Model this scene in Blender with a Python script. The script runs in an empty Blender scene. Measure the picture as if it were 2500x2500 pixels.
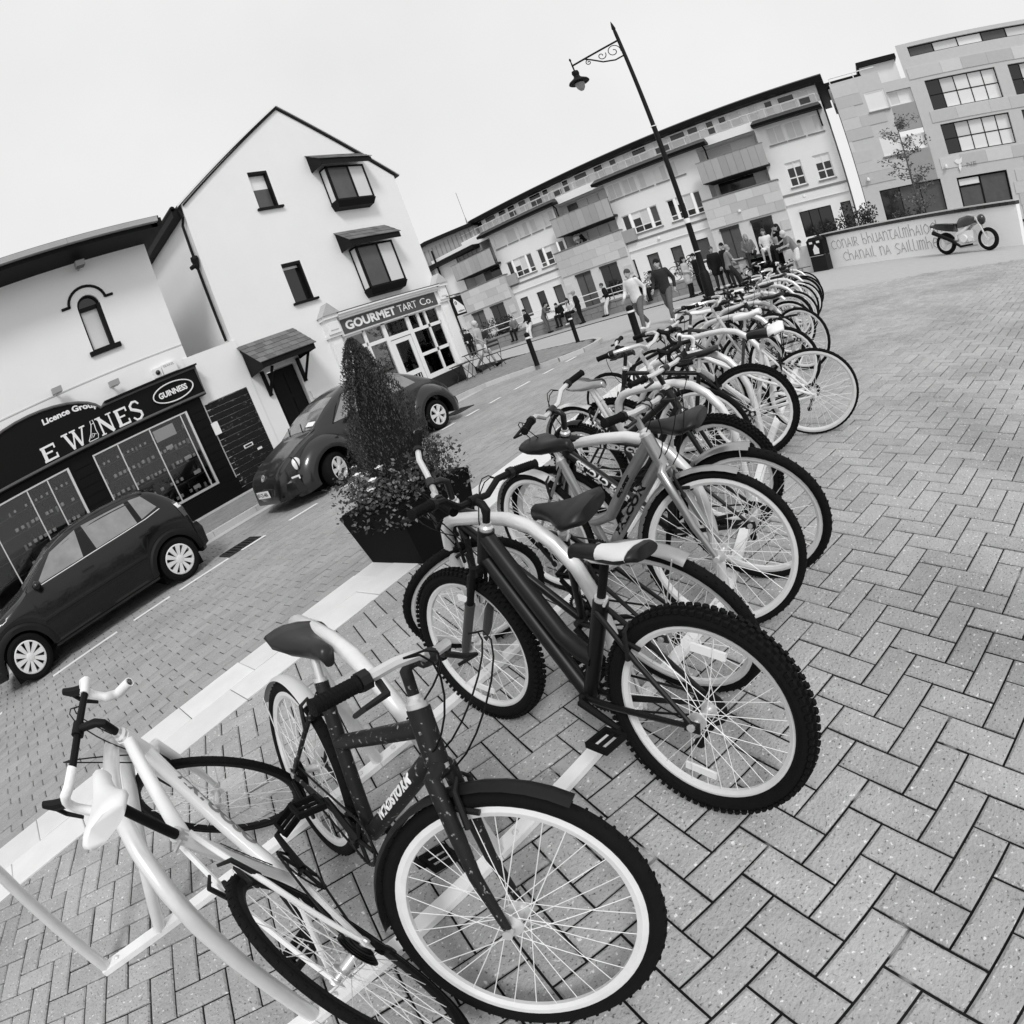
import bpy, bmesh, math, random
from mathutils import Vector as V, Matrix as M
from mathutils.geometry import tessellate_polygon
R = math.radians
rnd = random.Random(7)
S = bpy.context.scene
COL = S.collection
# ------------------------------------------------ camera: a very wide action-camera lens (close to equidistant), tilted
CAM_POS = V((0, 0, 1.45))
cd = bpy.data.cameras.new('camera')
cd.type = 'PANO'
cd.panorama_type = 'FISHEYE_LENS_POLYNOMIAL'
cd.sensor_width = 36; cd.sensor_height = 36; cd.sensor_fit = 'HORIZONTAL'
cd.fisheye_fov = math.pi
cd.fisheye_polynomial_k0 = 0
cd.fisheye_polynomial_k1 = -5.13823139e-02
cd.fisheye_polynomial_k2 = -6.60778392e-06
cd.fisheye_polynomial_k3 = 6.30157734e-06
cd.fisheye_polynomial_k4 = -4.76427906e-08
cd.clip_start = .02; cd.clip_end = 2000
cd.lens = 18
cam = bpy.data.objects.new('camera', cd); COL.objects.link(cam)
cam.matrix_world = M.Translation(CAM_POS) @ M(((0.556056, 0.46564, -0.688463), (-0.759298, -0.052298, -0.648639), (-0.338037, 0.883428, 0.324479))).to_4x4()
S.camera = cam
# ------------------------------------------------ bright overcast sky, soft weak sun
SUN_EL, SUN_AZ = R(48), R(228)      # azimuth of the place the light comes from, counter-clockwise from +X
w = bpy.data.worlds.new('World'); S.world = w; w.use_nodes = True
nt = w.node_tree; nt.nodes.clear()
N = lambda t: nt.nodes.new(t)
sky = N('ShaderNodeTexSky'); sky.sky_type = 'NISHITA'; sky.sun_disc = False
sky.sun_elevation = SUN_EL; sky.sun_rotation = R(90) - SUN_AZ
bw = N('ShaderNodeRGBToBW'); nt.links.new(sky.outputs[0], bw.inputs[0])
tc = N('ShaderNodeTexCoord'); nz = N('ShaderNodeTexNoise'); nz.inputs['Scale'].default_value = 2.2; nz.inputs['Detail'].default_value = 5
nt.links.new(tc.outputs['Generated'], nz.inputs['Vector'])
cl = N('ShaderNodeMapRange'); cl.inputs[1].default_value = .3; cl.inputs[2].default_value = .75; cl.inputs[3].default_value = 7.55; cl.inputs[4].default_value = 8.3
nt.links.new(nz.outputs['Fac'], cl.inputs[0])
mx = N('ShaderNodeMix'); mx.inputs[0].default_value = .96       # cloud cover over the clear sky
nt.links.new(bw.outputs[0], mx.inputs[2]); nt.links.new(cl.outputs[0], mx.inputs[3])
bg = N('ShaderNodeBackground'); bg.inputs['Strength'].default_value = .1
nt.links.new(mx.outputs[0], bg.inputs['Color'])
ou = N('ShaderNodeOutputWorld'); nt.links.new(bg.outputs[0], ou.inputs['Surface'])
sl = bpy.data.lights.new('sun', 'SUN'); sl.energy = 1.5; sl.angle = R(14); sl.color = (1, 1, 1)
so = bpy.data.objects.new('sun', sl); COL.objects.link(so)
sd = V((math.cos(SUN_EL) * math.cos(SUN_AZ), math.cos(SUN_EL) * math.sin(SUN_AZ), math.sin(SUN_EL)))
so.rotation_euler = (-sd).to_track_quat('-Z', 'Y').to_euler()
S.view_settings.view_transform = 'Standard'; S.view_settings.look = 'None'
S.view_settings.gamma = 1; S.view_settings.exposure = 0.15; S.view_settings.use_curve_mapping = False
S.cycles.max_bounces = 6; S.cycles.transparent_max_bounces = 12
# ------------------------------------------------ materials (a black and white photograph: greys only)
MATS = {}
def mat(name, g, rough=.6, metal=0, var=.0, scale=6, bump=0, bscale=40, speck=0, spscale=60, tone=0, dark=0, spec=.22, coat=0, stain=0, stainscale=1.3):
    """grey Principled material; var: soft mottling, speck: pale flecks, tone: piece-to-piece variation, dark: dark pits"""
    if name in MATS: return MATS[name]
    m = bpy.data.materials.new(name); m.use_nodes = True; MATS[name] = m
    t = m.node_tree; b = t.nodes['Principled BSDF']; n = t.nodes.new; L = t.links.new
    b.inputs['Roughness'].default_value = rough; b.inputs['Metallic'].default_value = metal
    b.inputs['Specular IOR Level'].default_value = spec
    if coat: b.inputs['Coat Weight'].default_value = coat; b.inputs['Coat Roughness'].default_value = .05
    m.diffuse_color = (g, g, g, 1)
    cur = None
    def math_(op, a, c, clamp=False):
        k = n('ShaderNodeMath'); k.operation = op; k.use_clamp = clamp
        for i, x in enumerate((a, c)):
            if isinstance(x, (int, float)): k.inputs[i].default_value = x
            else: L(x, k.inputs[i])
        return k.outputs[0]
    co = n('ShaderNodeTexCoord').outputs['Object']
    if tone:
        at = n('ShaderNodeAttribute'); at.attribute_name = 'tone'
        oi = n('ShaderNodeObjectInfo')
        s = math_('FRACT', math_('ADD', at.outputs['Fac'], math_('MULTIPLY', oi.outputs['Random'], 1.0)), 0)
        cur = math_('MULTIPLY', math_('ADD', math_('MULTIPLY', s, tone), 1 - tone / 2), g)
    if var or speck or dark or stain:
        geo = n('ShaderNodeNewGeometry').outputs['Position']
        if cur is None:
            cur = math_('ADD', g, 0)
        if var:
            a = n('ShaderNodeTexNoise'); a.inputs['Scale'].default_value = scale; a.inputs['Detail'].default_value = 6; a.inputs['Roughness'].default_value = .65
            L(geo, a.inputs['Vector'])
            cur = math_('MULTIPLY', cur, math_('ADD', math_('MULTIPLY', a.outputs['Fac'], 2 * var), 1 - var))
        if stain:
            a = n('ShaderNodeTexNoise'); a.inputs['Scale'].default_value = stainscale; a.inputs['Detail'].default_value = 3
            L(geo, a.inputs['Vector'])
            r = n('ShaderNodeMapRange'); r.inputs[1].default_value = .45; r.inputs[2].default_value = .75; r.inputs[3].default_value = 1; r.inputs[4].default_value = 1 - stain
            L(a.outputs['Fac'], r.inputs[0]); cur = math_('MULTIPLY', cur, r.outputs[0])
        if speck:
            a = n('ShaderNodeTexNoise'); a.inputs['Scale'].default_value = spscale; a.inputs['Detail'].default_value = 2
            L(geo, a.inputs['Vector'])
            r = n('ShaderNodeMapRange'); r.inputs[1].default_value = .64; r.inputs[2].default_value = .72; r.inputs[3].default_value = 0; r.inputs[4].default_value = speck
            L(a.outputs['Fac'], r.inputs[0]); cur = math_('ADD', cur, r.outputs[0])
        if dark:
            a = n('ShaderNodeTexNoise'); a.inputs['Scale'].default_value = spscale * 1.7; a.inputs['Detail'].default_value = 2
            L(geo, a.inputs['Vector'])
            r = n('ShaderNodeMapRange'); r.inputs[1].default_value = .6; r.inputs[2].default_value = .72; r.inputs[3].default_value = 1; r.inputs[4].default_value = 1 - dark
            L(a.outputs['Fac'], r.inputs[0]); cur = math_('MULTIPLY', cur, r.outputs[0])
    if cur is None:
        b.inputs['Base Color'].default_value = (g, g, g, 1)
    else:
        cb = n('ShaderNodeCombineColor')
        for i in range(3): L(cur, cb.inputs[i])
        L(cb.outputs[0], b.inputs['Base Color'])
    if bump:
        a = n('ShaderNodeTexNoise'); a.inputs['Scale'].default_value = bscale; a.inputs['Detail'].default_value = 4
        L(n('ShaderNodeNewGeometry').outputs['Position'], a.inputs['Vector'])
        u = n('ShaderNodeBump'); u.inputs['Strength'].default_value = bump; u.inputs['Distance'].default_value = .01
        L(a.outputs['Fac'], u.inputs['Height']); L(u.outputs[0], b.inputs['Normal'])
    return m
def glass_mat(name, tint=.9, refl=1.0):
    m = bpy.data.materials.new(name); m.use_nodes = True; MATS[name] = m
    t = m.node_tree; t.nodes.clear(); n = t.nodes.new; L = t.links.new
    tr = n('ShaderNodeBsdfTransparent'); tr.inputs[0].default_value = (tint, tint, tint, 1)
    gl = n('ShaderNodeBsdfGlossy'); gl.inputs['Roughness'].default_value = .02
    fr = n('ShaderNodeFresnel'); fr.inputs[0].default_value = 1.5
    k = n('ShaderNodeMath'); k.operation = 'MULTIPLY'; k.inputs[1].default_value = refl; k.use_clamp = True; L(fr.outputs[0], k.inputs[0])
    x = n('ShaderNodeMixShader'); L(k.outputs[0], x.inputs[0]); L(tr.outputs[0], x.inputs[1]); L(gl.outputs[0], x.inputs[2])
    o = n('ShaderNodeOutputMaterial'); L(x.outputs[0], o.inputs[0])
    return m
mat('render_white', .87, .85, var=.04, scale=1.2, bump=.15, bscale=60)
mat('paint_white', .86, .5); mat('trim_black', .004, .6, spec=.2); mat('paint_black', .003, .5, spec=.16); mat('matt_black', .004, .85, spec=.15)
mat('slate', .15, .7, tone=.5, var=.2, scale=9, bump=.3, bscale=30)
mat('stone', .60, .8, tone=.28, var=.08, scale=4, bump=.1)
mat('stone_dark', .27, .85, var=.25, scale=7, bump=.4, bscale=25, speck=.05)
mat('zinc', .40, .55, tone=.25, var=.1, scale=3)
mat('roof_grey', .075, .8, tone=.3, var=.15); mat('cap_dark', .035, .8, var=.3)
mat('pane_dark', .012, .06, spec=.6); mat('pane_mid', .10, .1, var=.3, scale=2.5); mat('pane_sky_tone', .68, .25, var=.06, scale=2); mat('blind', .85, .6)  # pale panes: the sky's reflection is put into their base colour
mat('upvc', .85, .4); mat('sill_grey', .24, .7); mat('granite', .72, .75, tone=.14, var=.1, scale=5, speck=.06, spscale=90, stain=.12, stainscale=1.5)
mat('paver', .41, .85, tone=.20, var=.24, scale=12, bump=.7, bscale=80, speck=.36, spscale=62, dark=.7, spec=.15, stain=.3, stainscale=.8)
mat('road_paver', .35, .85, tone=.16, var=.18, scale=8, bump=.4, bscale=70, speck=.16, spscale=60, dark=.45, stain=.18, stainscale=.9, spec=.15)
mat('joint', .012, .95, var=.6, scale=3, speck=.45, spscale=5, spec=.1); mat('joint_road', .012, .95, var=.5, scale=3, speck=.2, spscale=6, spec=.1)
mat('kerb', .5, .8, tone=.2, var=.15, scale=6, speck=.05)
mat('asphalt', .42, .9, var=.1, scale=1.5, speck=.04, spscale=40)
mat('line_white', .8, .7, var=.2, scale=12, dark=.35)
mat('iron', .03, .6, var=.3)
mat('chrome', .85, .22, .7); mat('steel', .72, .22, 1, var=.15, scale=14); mat('alu', .70, .33, .5, spec=.5); mat('galv', .74, .33, .25, var=.12, scale=20, spec=.6)
mat('rubber', .006, .85, var=.4, scale=30, bump=.2, bscale=120, spec=.14); mat('grip', .006, .8, bump=.3, bscale=200, spec=.15); mat('cable', .004, .5, spec=.2); mat('rim_pale', .74, .35, var=.1, scale=20, spec=.5); mat('spoke', .82, .3, spec=.5)
glass_mat('shop_glass', .95, 1.0)
mat('bark', .09, .9, var=.4, scale=20)
# ------------------------------------------------ mesh builder
class MB:
    def __init__(s): s.v = []; s.f = []; s.tone = []
    def add(s, vs, fs, tone=None):
        o = len(s.v); s.v += [tuple(p) for p in vs]; s.f += [tuple(i + o for i in f) for f in fs]
        s.tone += [0.0 if tone is None else tone] * len(fs); return s
    def box(s, c, d, rot=None, tone=None):
        x, y, z = d[0] / 2, d[1] / 2, d[2] / 2
        vs = [V(p) for p in ((-x,-y,-z),(x,-y,-z),(x,y,-z),(-x,y,-z),(-x,-y,z),(x,-y,z),(x,y,z),(-x,y,z))]
        if rot is not None:
            if not isinstance(rot, M): rot = M.Rotation(rot, 3, 'Z')
            vs = [rot @ p for p in vs]
        c = V(c); return s.add([p + c for p in vs], [(0,3,2,1),(4,5,6,7),(0,1,5,4),(1,2,6,5),(2,3,7,6),(3,0,4,7)], tone)
    def hexa(s, ps, tone=None):
        return s.add(ps, [(0,3,2,1),(4,5,6,7),(0,1,5,4),(1,2,6,5),(2,3,7,6),(3,0,4,7)], tone)
    def loft(s, rings, closed=False, caps=True, tone=None):
        n = len(rings[0]); vs = [p for r in rings for p in r]; fs = []
        k = len(rings)
        for i in range(k if closed else k - 1):
            a, b = i * n, ((i + 1) % k) * n
            for j in range(n):
                fs.append((a + j, a + (j + 1) % n, b + (j + 1) % n, b + j))
        if caps and not closed: fs += [tuple(range(n))[::-1], tuple(range((k - 1) * n, k * n))]
        return s.add(vs, fs, tone)
    def tube(s, pts, r, n=8, closed=False, caps=True, flat=1.0, upv=None):
        pts = [V(p) for p in pts]; k = len(pts)
        rs = r if isinstance(r, (list, tuple)) else [r] * k
        rings = []; prev = None
        for i, p in enumerate(pts):
            a = pts[(i - 1) % k] if (closed or i) else p; b = pts[(i + 1) % k] if (closed or i < k - 1) else p
            t = (b - a)
            if t.length < 1e-9: t = V((0, 0, 1))
            t.normalize()
            if prev is None:
                q = V(upv) if upv else (V((0, 0, 1)) if abs(t.z) < .9 else V((1, 0, 0)))
            else: q = prev
            e = q - t * q.dot(t)
            if e.length < 1e-6: e = t.orthogonal()
            e.normalize(); prev = e; g = t.cross(e)
            rings.append([p + (e * math.cos(2 * math.pi * j / n) * flat + g * math.sin(2 * math.pi * j / n)) * rs[i] for j in range(n)])
        return s.loft(rings, closed, caps)
    def lathe(s, prof, n=16, mtx=None, caps=True):
        mtx = mtx or M.Identity(4)
        rings = [[mtx @ V((r * math.cos(2 * math.pi * j / n), r * math.sin(2 * math.pi * j / n), z)) for j in range(n)] for r, z in prof]
        return s.loft(rings, False, caps)
    def ring(s, prof, n, mtx=None):
        """closed profile [(r, z)...] swept round z"""
        mtx = mtx or M.Identity(4); k = len(prof)
        rings = [[mtx @ V((r * math.cos(2 * math.pi * i / n), r * math.sin(2 * math.pi * i / n), z)) for r, z in prof] for i in range(n)]
        return s.loft(rings, True, False)
    def ball(s, c, r, n=10, m=6, mtx=None):
        c = V(c); r = (r, r, r) if isinstance(r, (int, float)) else r
        rings = []
        for i in range(m + 1):
            a = math.pi * i / m; q = max(math.sin(a), .02)
            rings.append([V((r[0] * q * math.cos(2 * math.pi * j / n), r[1] * q * math.sin(2 * math.pi * j / n), -r[2] * math.cos(a))) for j in range(n)])
        if mtx: rings = [[mtx @ p for p in q] for q in rings]
        return s.loft([[p + c for p in q] for q in rings])
    def mesh(s, name, m, smooth=None):
        me = bpy.data.meshes.new(name); me.from_pydata([tuple(p) for p in s.v], [], s.f)
        if any(s.tone):
            at = me.attributes.new('tone', 'FLOAT', 'FACE'); at.data.foreach_set('value', s.tone)
        me.materials.append(MATS[m] if isinstance(m, str) else m)
        me.update()
        bm = bmesh.new(); bm.from_mesh(me); bmesh.ops.recalc_face_normals(bm, faces=bm.faces); bm.to_mesh(me); bm.free()
        if smooth:
            me.shade_smooth(); me.set_sharp_from_angle(angle=R(smooth))
        return me
    def build(s, name, m, parent=None, smooth=None, **kw):
        return put(name, s.mesh(name, m, smooth), parent, **kw)
def put(name, me, parent=None, local=False, **kw):
    o = bpy.data.objects.new(name, me); COL.objects.link(o)
    if parent is not None:
        o.parent = parent
        if not local and parent.type == 'EMPTY': o.matrix_parent_inverse = parent.matrix_basis.inverted()
    for k, x in kw.items(): o[k] = x
    return o
LABELS = {}
def thing(name, label, cat, loc=(0, 0, 0), rz=0, group=None, mtx=None):
    o = bpy.data.objects.new(name, None); COL.objects.link(o); o.empty_display_size = .2
    if mtx is not None: o.matrix_basis = mtx
    else: o.location = loc; o.rotation_euler = (0, 0, rz); o.matrix_basis = M.Translation(V(loc)) @ M.Rotation(rz, 4, 'Z')
    return tag(o, label, cat, group)
def tag(o, label, cat, group=None):
    o['label'] = label; o['category'] = cat
    if group: o['group'] = group
    return o
def struct(o): o['kind'] = 'structure'; return o
def stuff(o): o['kind'] = 'stuff'; return o
class Fr:
    """a facade frame: p(u, z, d), d is the depth into the wall"""
    def __init__(s, O, U, I): s.O = V(O); s.U = V(U).normalized(); s.I = V(I).normalized()
    def p(s, u, z, d=0): return s.O + s.U * u + V((0, 0, z)) + s.I * d
    def box(s, mb, u0, u1, z0, z1, d0, d1, tone=None):
        return mb.hexa([s.p(u0, z0, d0), s.p(u1, z0, d0), s.p(u1, z0, d1), s.p(u0, z0, d1), s.p(u0, z1, d0), s.p(u1, z1, d0), s.p(u1, z1, d1), s.p(u0, z1, d1)], tone)
    def prism(s, mb, poly, d0, d1, tone=None):
        n = len(poly); a = [s.p(u, z, d0) for u, z in poly]; b = [s.p(u, z, d1) for u, z in poly]
        tr = tessellate_polygon([[V((u, z, 0)) for u, z in poly]])
        fs = [tuple(t) for t in tr] + [tuple(i + n for i in t) for t in tr] + [(i, (i + 1) % n, n + (i + 1) % n, n + i) for i in range(n)]
        return mb.add(a + b, fs, tone)
def wall_mesh(fr, outer, holes, d=0, reveal=.14, mb=None):
    mb = mb or MB()
    loops = [outer] + holes
    tr = tessellate_polygon([[V((u, z, 0)) for u, z in l] for l in loops])
    flat = [p for l in loops for p in l]
    mb.add([fr.p(u, z, d) for u, z in flat], [tuple(t) for t in tr])
    for h in holes:
        n = len(h)
        mb.add([fr.p(u, z, d) for u, z in h] + [fr.p(u, z, d + reveal) for u, z in h], [(i, (i + 1) % n, n + (i + 1) % n, n + i) for i in range(n)])
    return mb
rect = lambda a, b, c, d: [(a, c), (b, c), (b, d), (a, d)]
def window(fr, parent, u0, u1, z0, z1, d=.1, bar=.05, fm='upvc', cells=None, panes=('pane_dark',), sill=None, sillm='sill_grey', name='window', bm=.04):
    """cells: list of (a, b, c, d) fractions of the opening"""
    if u0 > u1: u0, u1 = u1, u0
    mb = MB(); cells = cells or [(0, 1, 0, 1)]
    q = []
    for a, b, c, e in cells:
        x0, x1 = u0 + (u1 - u0) * a, u0 + (u1 - u0) * b; y0, y1 = z0 + (z1 - z0) * c, z0 + (z1 - z0) * e
        t = bar / 2
        l0 = bar if a == 0 else t; l1 = bar if b == 1 else t; l2 = bar if c == 0 else t; l3 = bar if e == 1 else t
        fr.box(mb, x0, x0 + l0, y0, y1, d, d + bm); fr.box(mb, x1 - l1, x1, y0, y1, d, d + bm)
        fr.box(mb, x0 + l0, x1 - l1, y0, y0 + l2, d, d + bm); fr.box(mb, x0 + l0, x1 - l1, y1 - l3, y1, d, d + bm)
        q.append((x0 + l0 - .004, x1 - l1 + .004, y0 + l2 - .004, y1 - l3 + .004))
    w_ = mb.build(name, fm, parent)
    for i, (x0, x1, y0, y1) in enumerate(q):
        pm = panes[i % len(panes)]
        if isinstance(pm, tuple):      # blind pulled part of the way down in front of a dark pane
            pm, k = pm
            yb = y1 - (y1 - y0) * k
            fr.box(MB(), 0, 1, 0, 1, 0, 1)
            fr.box(b_ := MB(), x0, x1, yb, y1, d + .022, d + .03).build('blind', 'blind', w_)
            y1 = yb
        fr.box(g_ := MB(), x0, x1, y0, y1, d + .018, d + .028).build('pane', pm, w_)
    if sill:
        fr.box(s_ := MB(), u0 - .05, u1 + .05, z0 - sill, z0 - .002, -.06, d + .02).build('sill', sillm, w_)
    return w_
def text_mesh(body, size, name, m, parent, place, extrude=.004, bold=0.0, sx=1.0, align='LEFT', shear=0, space=1.0, width=None):
    """lettering; place maps (x, y, z) of the text plane to the world; width: scale the line to this length"""
    cu = bpy.data.curves.new(name, 'FONT'); cu.body = body; cu.size = size; cu.extrude = extrude; cu.offset = bold; cu.align_x = align; cu.shear = shear; cu.space_character = space; cu.resolution_u = 3
    o = bpy.data.objects.new(name, cu); COL.objects.link(o)
    dg = bpy.context.evaluated_depsgraph_get(); me = bpy.data.meshes.new_from_object(o.evaluated_get(dg), depsgraph=dg)
    bpy.data.objects.remove(o); bpy.data.curves.remove(cu)
    if width:
        xs = [v.co.x for v in me.vertices]; sx = width / (max(xs) - min(xs)); x0 = min(xs)
        for v in me.vertices: v.co.x -= x0
    for v in me.vertices: v.co = place(v.co.x * sx, v.co.y, v.co.z)
    me.materials.clear(); me.materials.append(MATS[m]); me.update(); me.name = name
    return put(name, me, parent)
# ------------------------------------------------ ground
def sheet(name, poly, z, m):
    mb = MB(); tr = tessellate_polygon([[V((x, y, 0)) for x, y in poly]])
    mb.add([(x, y, z) for x, y in poly], [tuple(t) for t in tr]); return struct(mb.build(name, m))
sheet('ground', [(-300, -300), (300, -300), (300, 300), (-300, 300)], -.06, 'asphalt')
LEN, WID, J = .2275, .11375, .0075
def paver_rings(c, rz, l, w_, z, tone, mb, tilt=(0, 0), ch=.006, h=.03):
    cs, sn = math.cos(rz), math.sin(rz); x, y = l / 2, w_ / 2
    def P(a, b, zz): return (c[0] + a * cs - b * sn, c[1] + a * sn + b * cs, z + zz + tilt[0] * a + tilt[1] * b)
    vs = [P(a, b, 0) for a, b in ((-x + ch, -y + ch), (x - ch, -y + ch), (x - ch, y - ch), (-x + ch, y - ch))]
    vs += [P(a, b, -ch * .8) for a, b in ((-x, -y), (x, -y), (x, y), (-x, y))] + [P(a, b, -h) for a, b in ((-x, -y), (x, -y), (x, y), (-x, y))]
    mb.add(vs, [(0, 1, 2, 3), (4, 5, 1, 0), (5, 6, 2, 1), (6, 7, 3, 2), (7, 4, 0, 3), (8, 9, 5, 4), (9, 10, 6, 5), (10, 11, 7, 6), (11, 8, 4, 7)], tone)
def lay(name, part, base, spots, m, z=0, n_single=300):
    """spots: (x, y, angle, length, width); the nearest ones are objects of their own, the rest one mesh"""
    spots = sorted(spots, key=lambda q: q[0] ** 2 + q[1] ** 2)
    r = random.Random(len(spots)); cache = {}
    for x, y, a, l, w_ in spots[:n_single]:
        k = (round(l, 3), round(w_, 3), r.randrange(4))
        if k not in cache:
            mb = MB(); rr = random.Random(hash(k)); paver_rings((0, 0), 0, l, w_, 0, .001, mb, (rr.uniform(-.012, .012), rr.uniform(-.02, .02)), ch=.007 if l < .4 else .004)
            cache[k] = mb.mesh(part, m)
        o = put(part, cache[k], base, local=True); o.location = (x, y, z + r.uniform(-.0022, .0018)); o.rotation_euler = (0, 0, a + r.uniform(-.006, .006) + math.pi * r.randrange(2))
    mb = MB()
    for x, y, a, l, w_ in spots[n_single:]:
        paver_rings((x, y), a + r.uniform(-.006, .006), l, w_, z + r.uniform(-.0022, .0018), r.random() * .98 + .01, mb, (r.uniform(-.012, .012), r.uniform(-.02, .02)))
    if mb.f: stuff(mb.build(part + '_field', m, base))
# plaza in 90 degree herringbone
plaza = sheet('plaza', [(-4, -6), (16, -6), (16, 3.24), (-4, 3.24)], -.009, 'joint')
HA = R(-22.4); spots = []; W = WID
cs, sn = math.cos(HA), math.sin(HA)
for i in range(-90, 160):
    for j in range(-120, 120):
        # cell pattern of period 4 : horizontal brick at (0,0)-(1,0), vertical ones follow
        k = (i - j) % 4
        if k == 0: cx, cy, a = i + 1, j + .5, 0
        elif k == 2: cx, cy, a = i + .5, j + 1 - 1 + 0.0, 1
        else: continue
        if a: cy = j + 0.0
        x, y = (cx * cs - cy * sn) * W + .4498, (cx * sn + cy * cs) * W - .0057
        if -1.9 < x < 13.5 and y > -5.2 + .02 * x and y > -.25 - .62 * max(0, x - .2) * .55 - .5 and y < 3.34:
            spots.append((x, y, HA + a * math.pi / 2, 2 * W - J, W - J))
lay('plaza', 'paver', plaza, spots, 'paver', 0)
# edge course of cut pavers beside the strip
# pale stone strip between plaza and street
strip = sheet('stone_strip', [(-4, 3.24), (24, 3.24), (24, 3.86), (-4, 3.86)], -.008, 'joint_road')
sp = []; x = -3.0
while x < 20:
    l = .6 + rnd.uniform(-.05, .12); sp.append((x + l / 2, 3.395, 0, l - .006, .30)); x += l
x = -3.2
while x < 20:
    l = .55 + rnd.uniform(-.05, .12); sp.append((x + l / 2, 3.70, 0, l - .006, .296)); x += l
lay('stone_strip', 'slab', strip, sp, 'granite', .006)
# street of small pavers in running bond
road = sheet('street', [(-9, 3.86), (17, 3.86), (17, 9.4), (-9, 9.4)], -.009, 'joint_road')
sp = []
nrow = int((9.34 - 3.86) / W)
for j in range(nrow):
    y = 3.86 + (j + .5) * W
    off = (j % 2) * W + rnd.uniform(-.02, .02)
    for i in range(-14, 62):
        x = i * 2 * W + off
        if x > -4 + .0 * y and x < 13.6: sp.append((x, y, 0, 2 * W - .006, W - .012))
lay('street', 'paver', road, sp, 'road_paver', 0)
sheet('far_street', [(13.5, 3.86), (21.6, 3.0), (21.6, 60), (13.5, 60)], -.004, 'asphalt')
sheet('far_plaza', [(13.2, 3.24), (24, 3.24), (24, -14), (6, -14), (8, -4.4), (13.2, -4.4)], -.003, mat('plaza_far', .44, .85, var=.12, scale=5, speck=.05, spscale=30))
# painted parking line dashes
pl = MB()
for a, b in ((-2.2, -1.2), (-.45, .5), (.75, 1.3), (1.45, 2.24), (2.46, 2.86), (3.29, 3.81), (4.31, 4.95), (5.4, 5.95), (6.65, 7.02), (7.36, 7.75), (8.11, 8.47), (8.99, 9.58), (10.15, 10.6), (11.2, 11.7)):
    mb = MB(); mb.box(((a + b) / 2, 7.16, .006), (b - a, .07, .006)); o = struct(mb.build('road_marking', 'line_white'))
# footpath by the shops with its kerb
KERB = [(-9, 9.42), (9.3, 9.42), (10.0, 9.42), (10.5, 9.2), (10.95, 8.72), (11.3, 8.1), (11.6, 7.6), (12.2, 7.22), (13.0, 7.22), (13.6, 7.4), (14.1, 7.8), (14.45, 8.4), (14.9, 9.6), (15.5, 11.2), (16.2, 13.4), (17.5, 20), (18, 60)]
path = sheet('footpath', KERB + [(13.3, 60), (13.3, 12.0), (-9, 12.0)], .085, 'joint_road')
def inside(x, y, poly):
    c = False; n = len(poly)
    for i in range(n):
        (x1, y1), (x2, y2) = poly[i], poly[(i + 1) % n]
        if (y1 > y) != (y2 > y) and x < (x2 - x1) * (y - y1) / (y2 - y1) + x1: c = not c
    return c
FP = KERB + [(13.3, 60), (13.3, 12.0), (-9, 12.0)]
sp = []
for j in range(0, 44):
    y = 7.3 + j * W
    for i in range(-16, 68):
        x = i * 2 * W + (j % 2) * W
        if -4 < x < 15.2 and y < 11.95 and inside(x - .13, y - .19, FP) and inside(x + .13, y - .19, FP) and inside(x, y + .06, FP): sp.append((x, y, 0, 2 * W - .007, W - .007))
lay('footpath', 'paver', path, sp, mat('path_paver', .24, .8, tone=.2, var=.15, scale=8, speck=.08, spscale=50), .1, 250)
def kerb_run(name, pts, w_, z1, m, parent, step=.9):
    for (x0, y0), (x1, y1) in zip(pts, pts[1:]):
        L = math.hypot(x1 - x0, y1 - y0); n = max(1, round(L / step)); a = math.atan2(y1 - y0, x1 - x0)
        for i in range(n):
            t = (i + .5) / n
            mb = MB(); mb.box((x0 + (x1 - x0) * t, y0 + (y1 - y0) * t, z1 / 2 - .02), (L / n - .008, w_, z1 + .04), a); mb.build('kerb_stone', m, parent)
kerb_run('kerb', KERB[:-2], .15, .105, 'kerb', path)
gut = sheet('gutter', [(-9, 9.05), (9.4, 9.05), (10.3, 9.1), (10.3, 9.35), (-9, 9.35)], .0045, 'kerb')
# drain grates in the gutter
for i, (x, y) in enumerate(((2.55, 7.42), (8.1, 8.0))):
    t = thing('drain_grate', ['iron drain grate in the street beside the black hatchback', 'iron drain grate in the street beyond the rounded car'][i], 'drain grate', (x, y, 0), 0, 'drain grates in the street')
    mb = MB(); mb.box((x, y - .19, .008), (.5, .03, .016)); mb.box((x, y + .19, .008), (.5, .03, .016)); mb.box((x - .26, y, .008), (.03, .4, .016)); mb.box((x + .26, y, .008), (.03, .4, .016)); mb.build('rim', 'iron', t)
    for k in range(7):
        mb = MB(); mb.box((x - .21 + k * .07, y, .007), (.035, .35, .012)); mb.build('bar', 'iron', t)
    mb = MB(); mb.box((x, y, .003), (.5, .36, .002)); mb.build('pit', 'matt_black', t)
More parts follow.
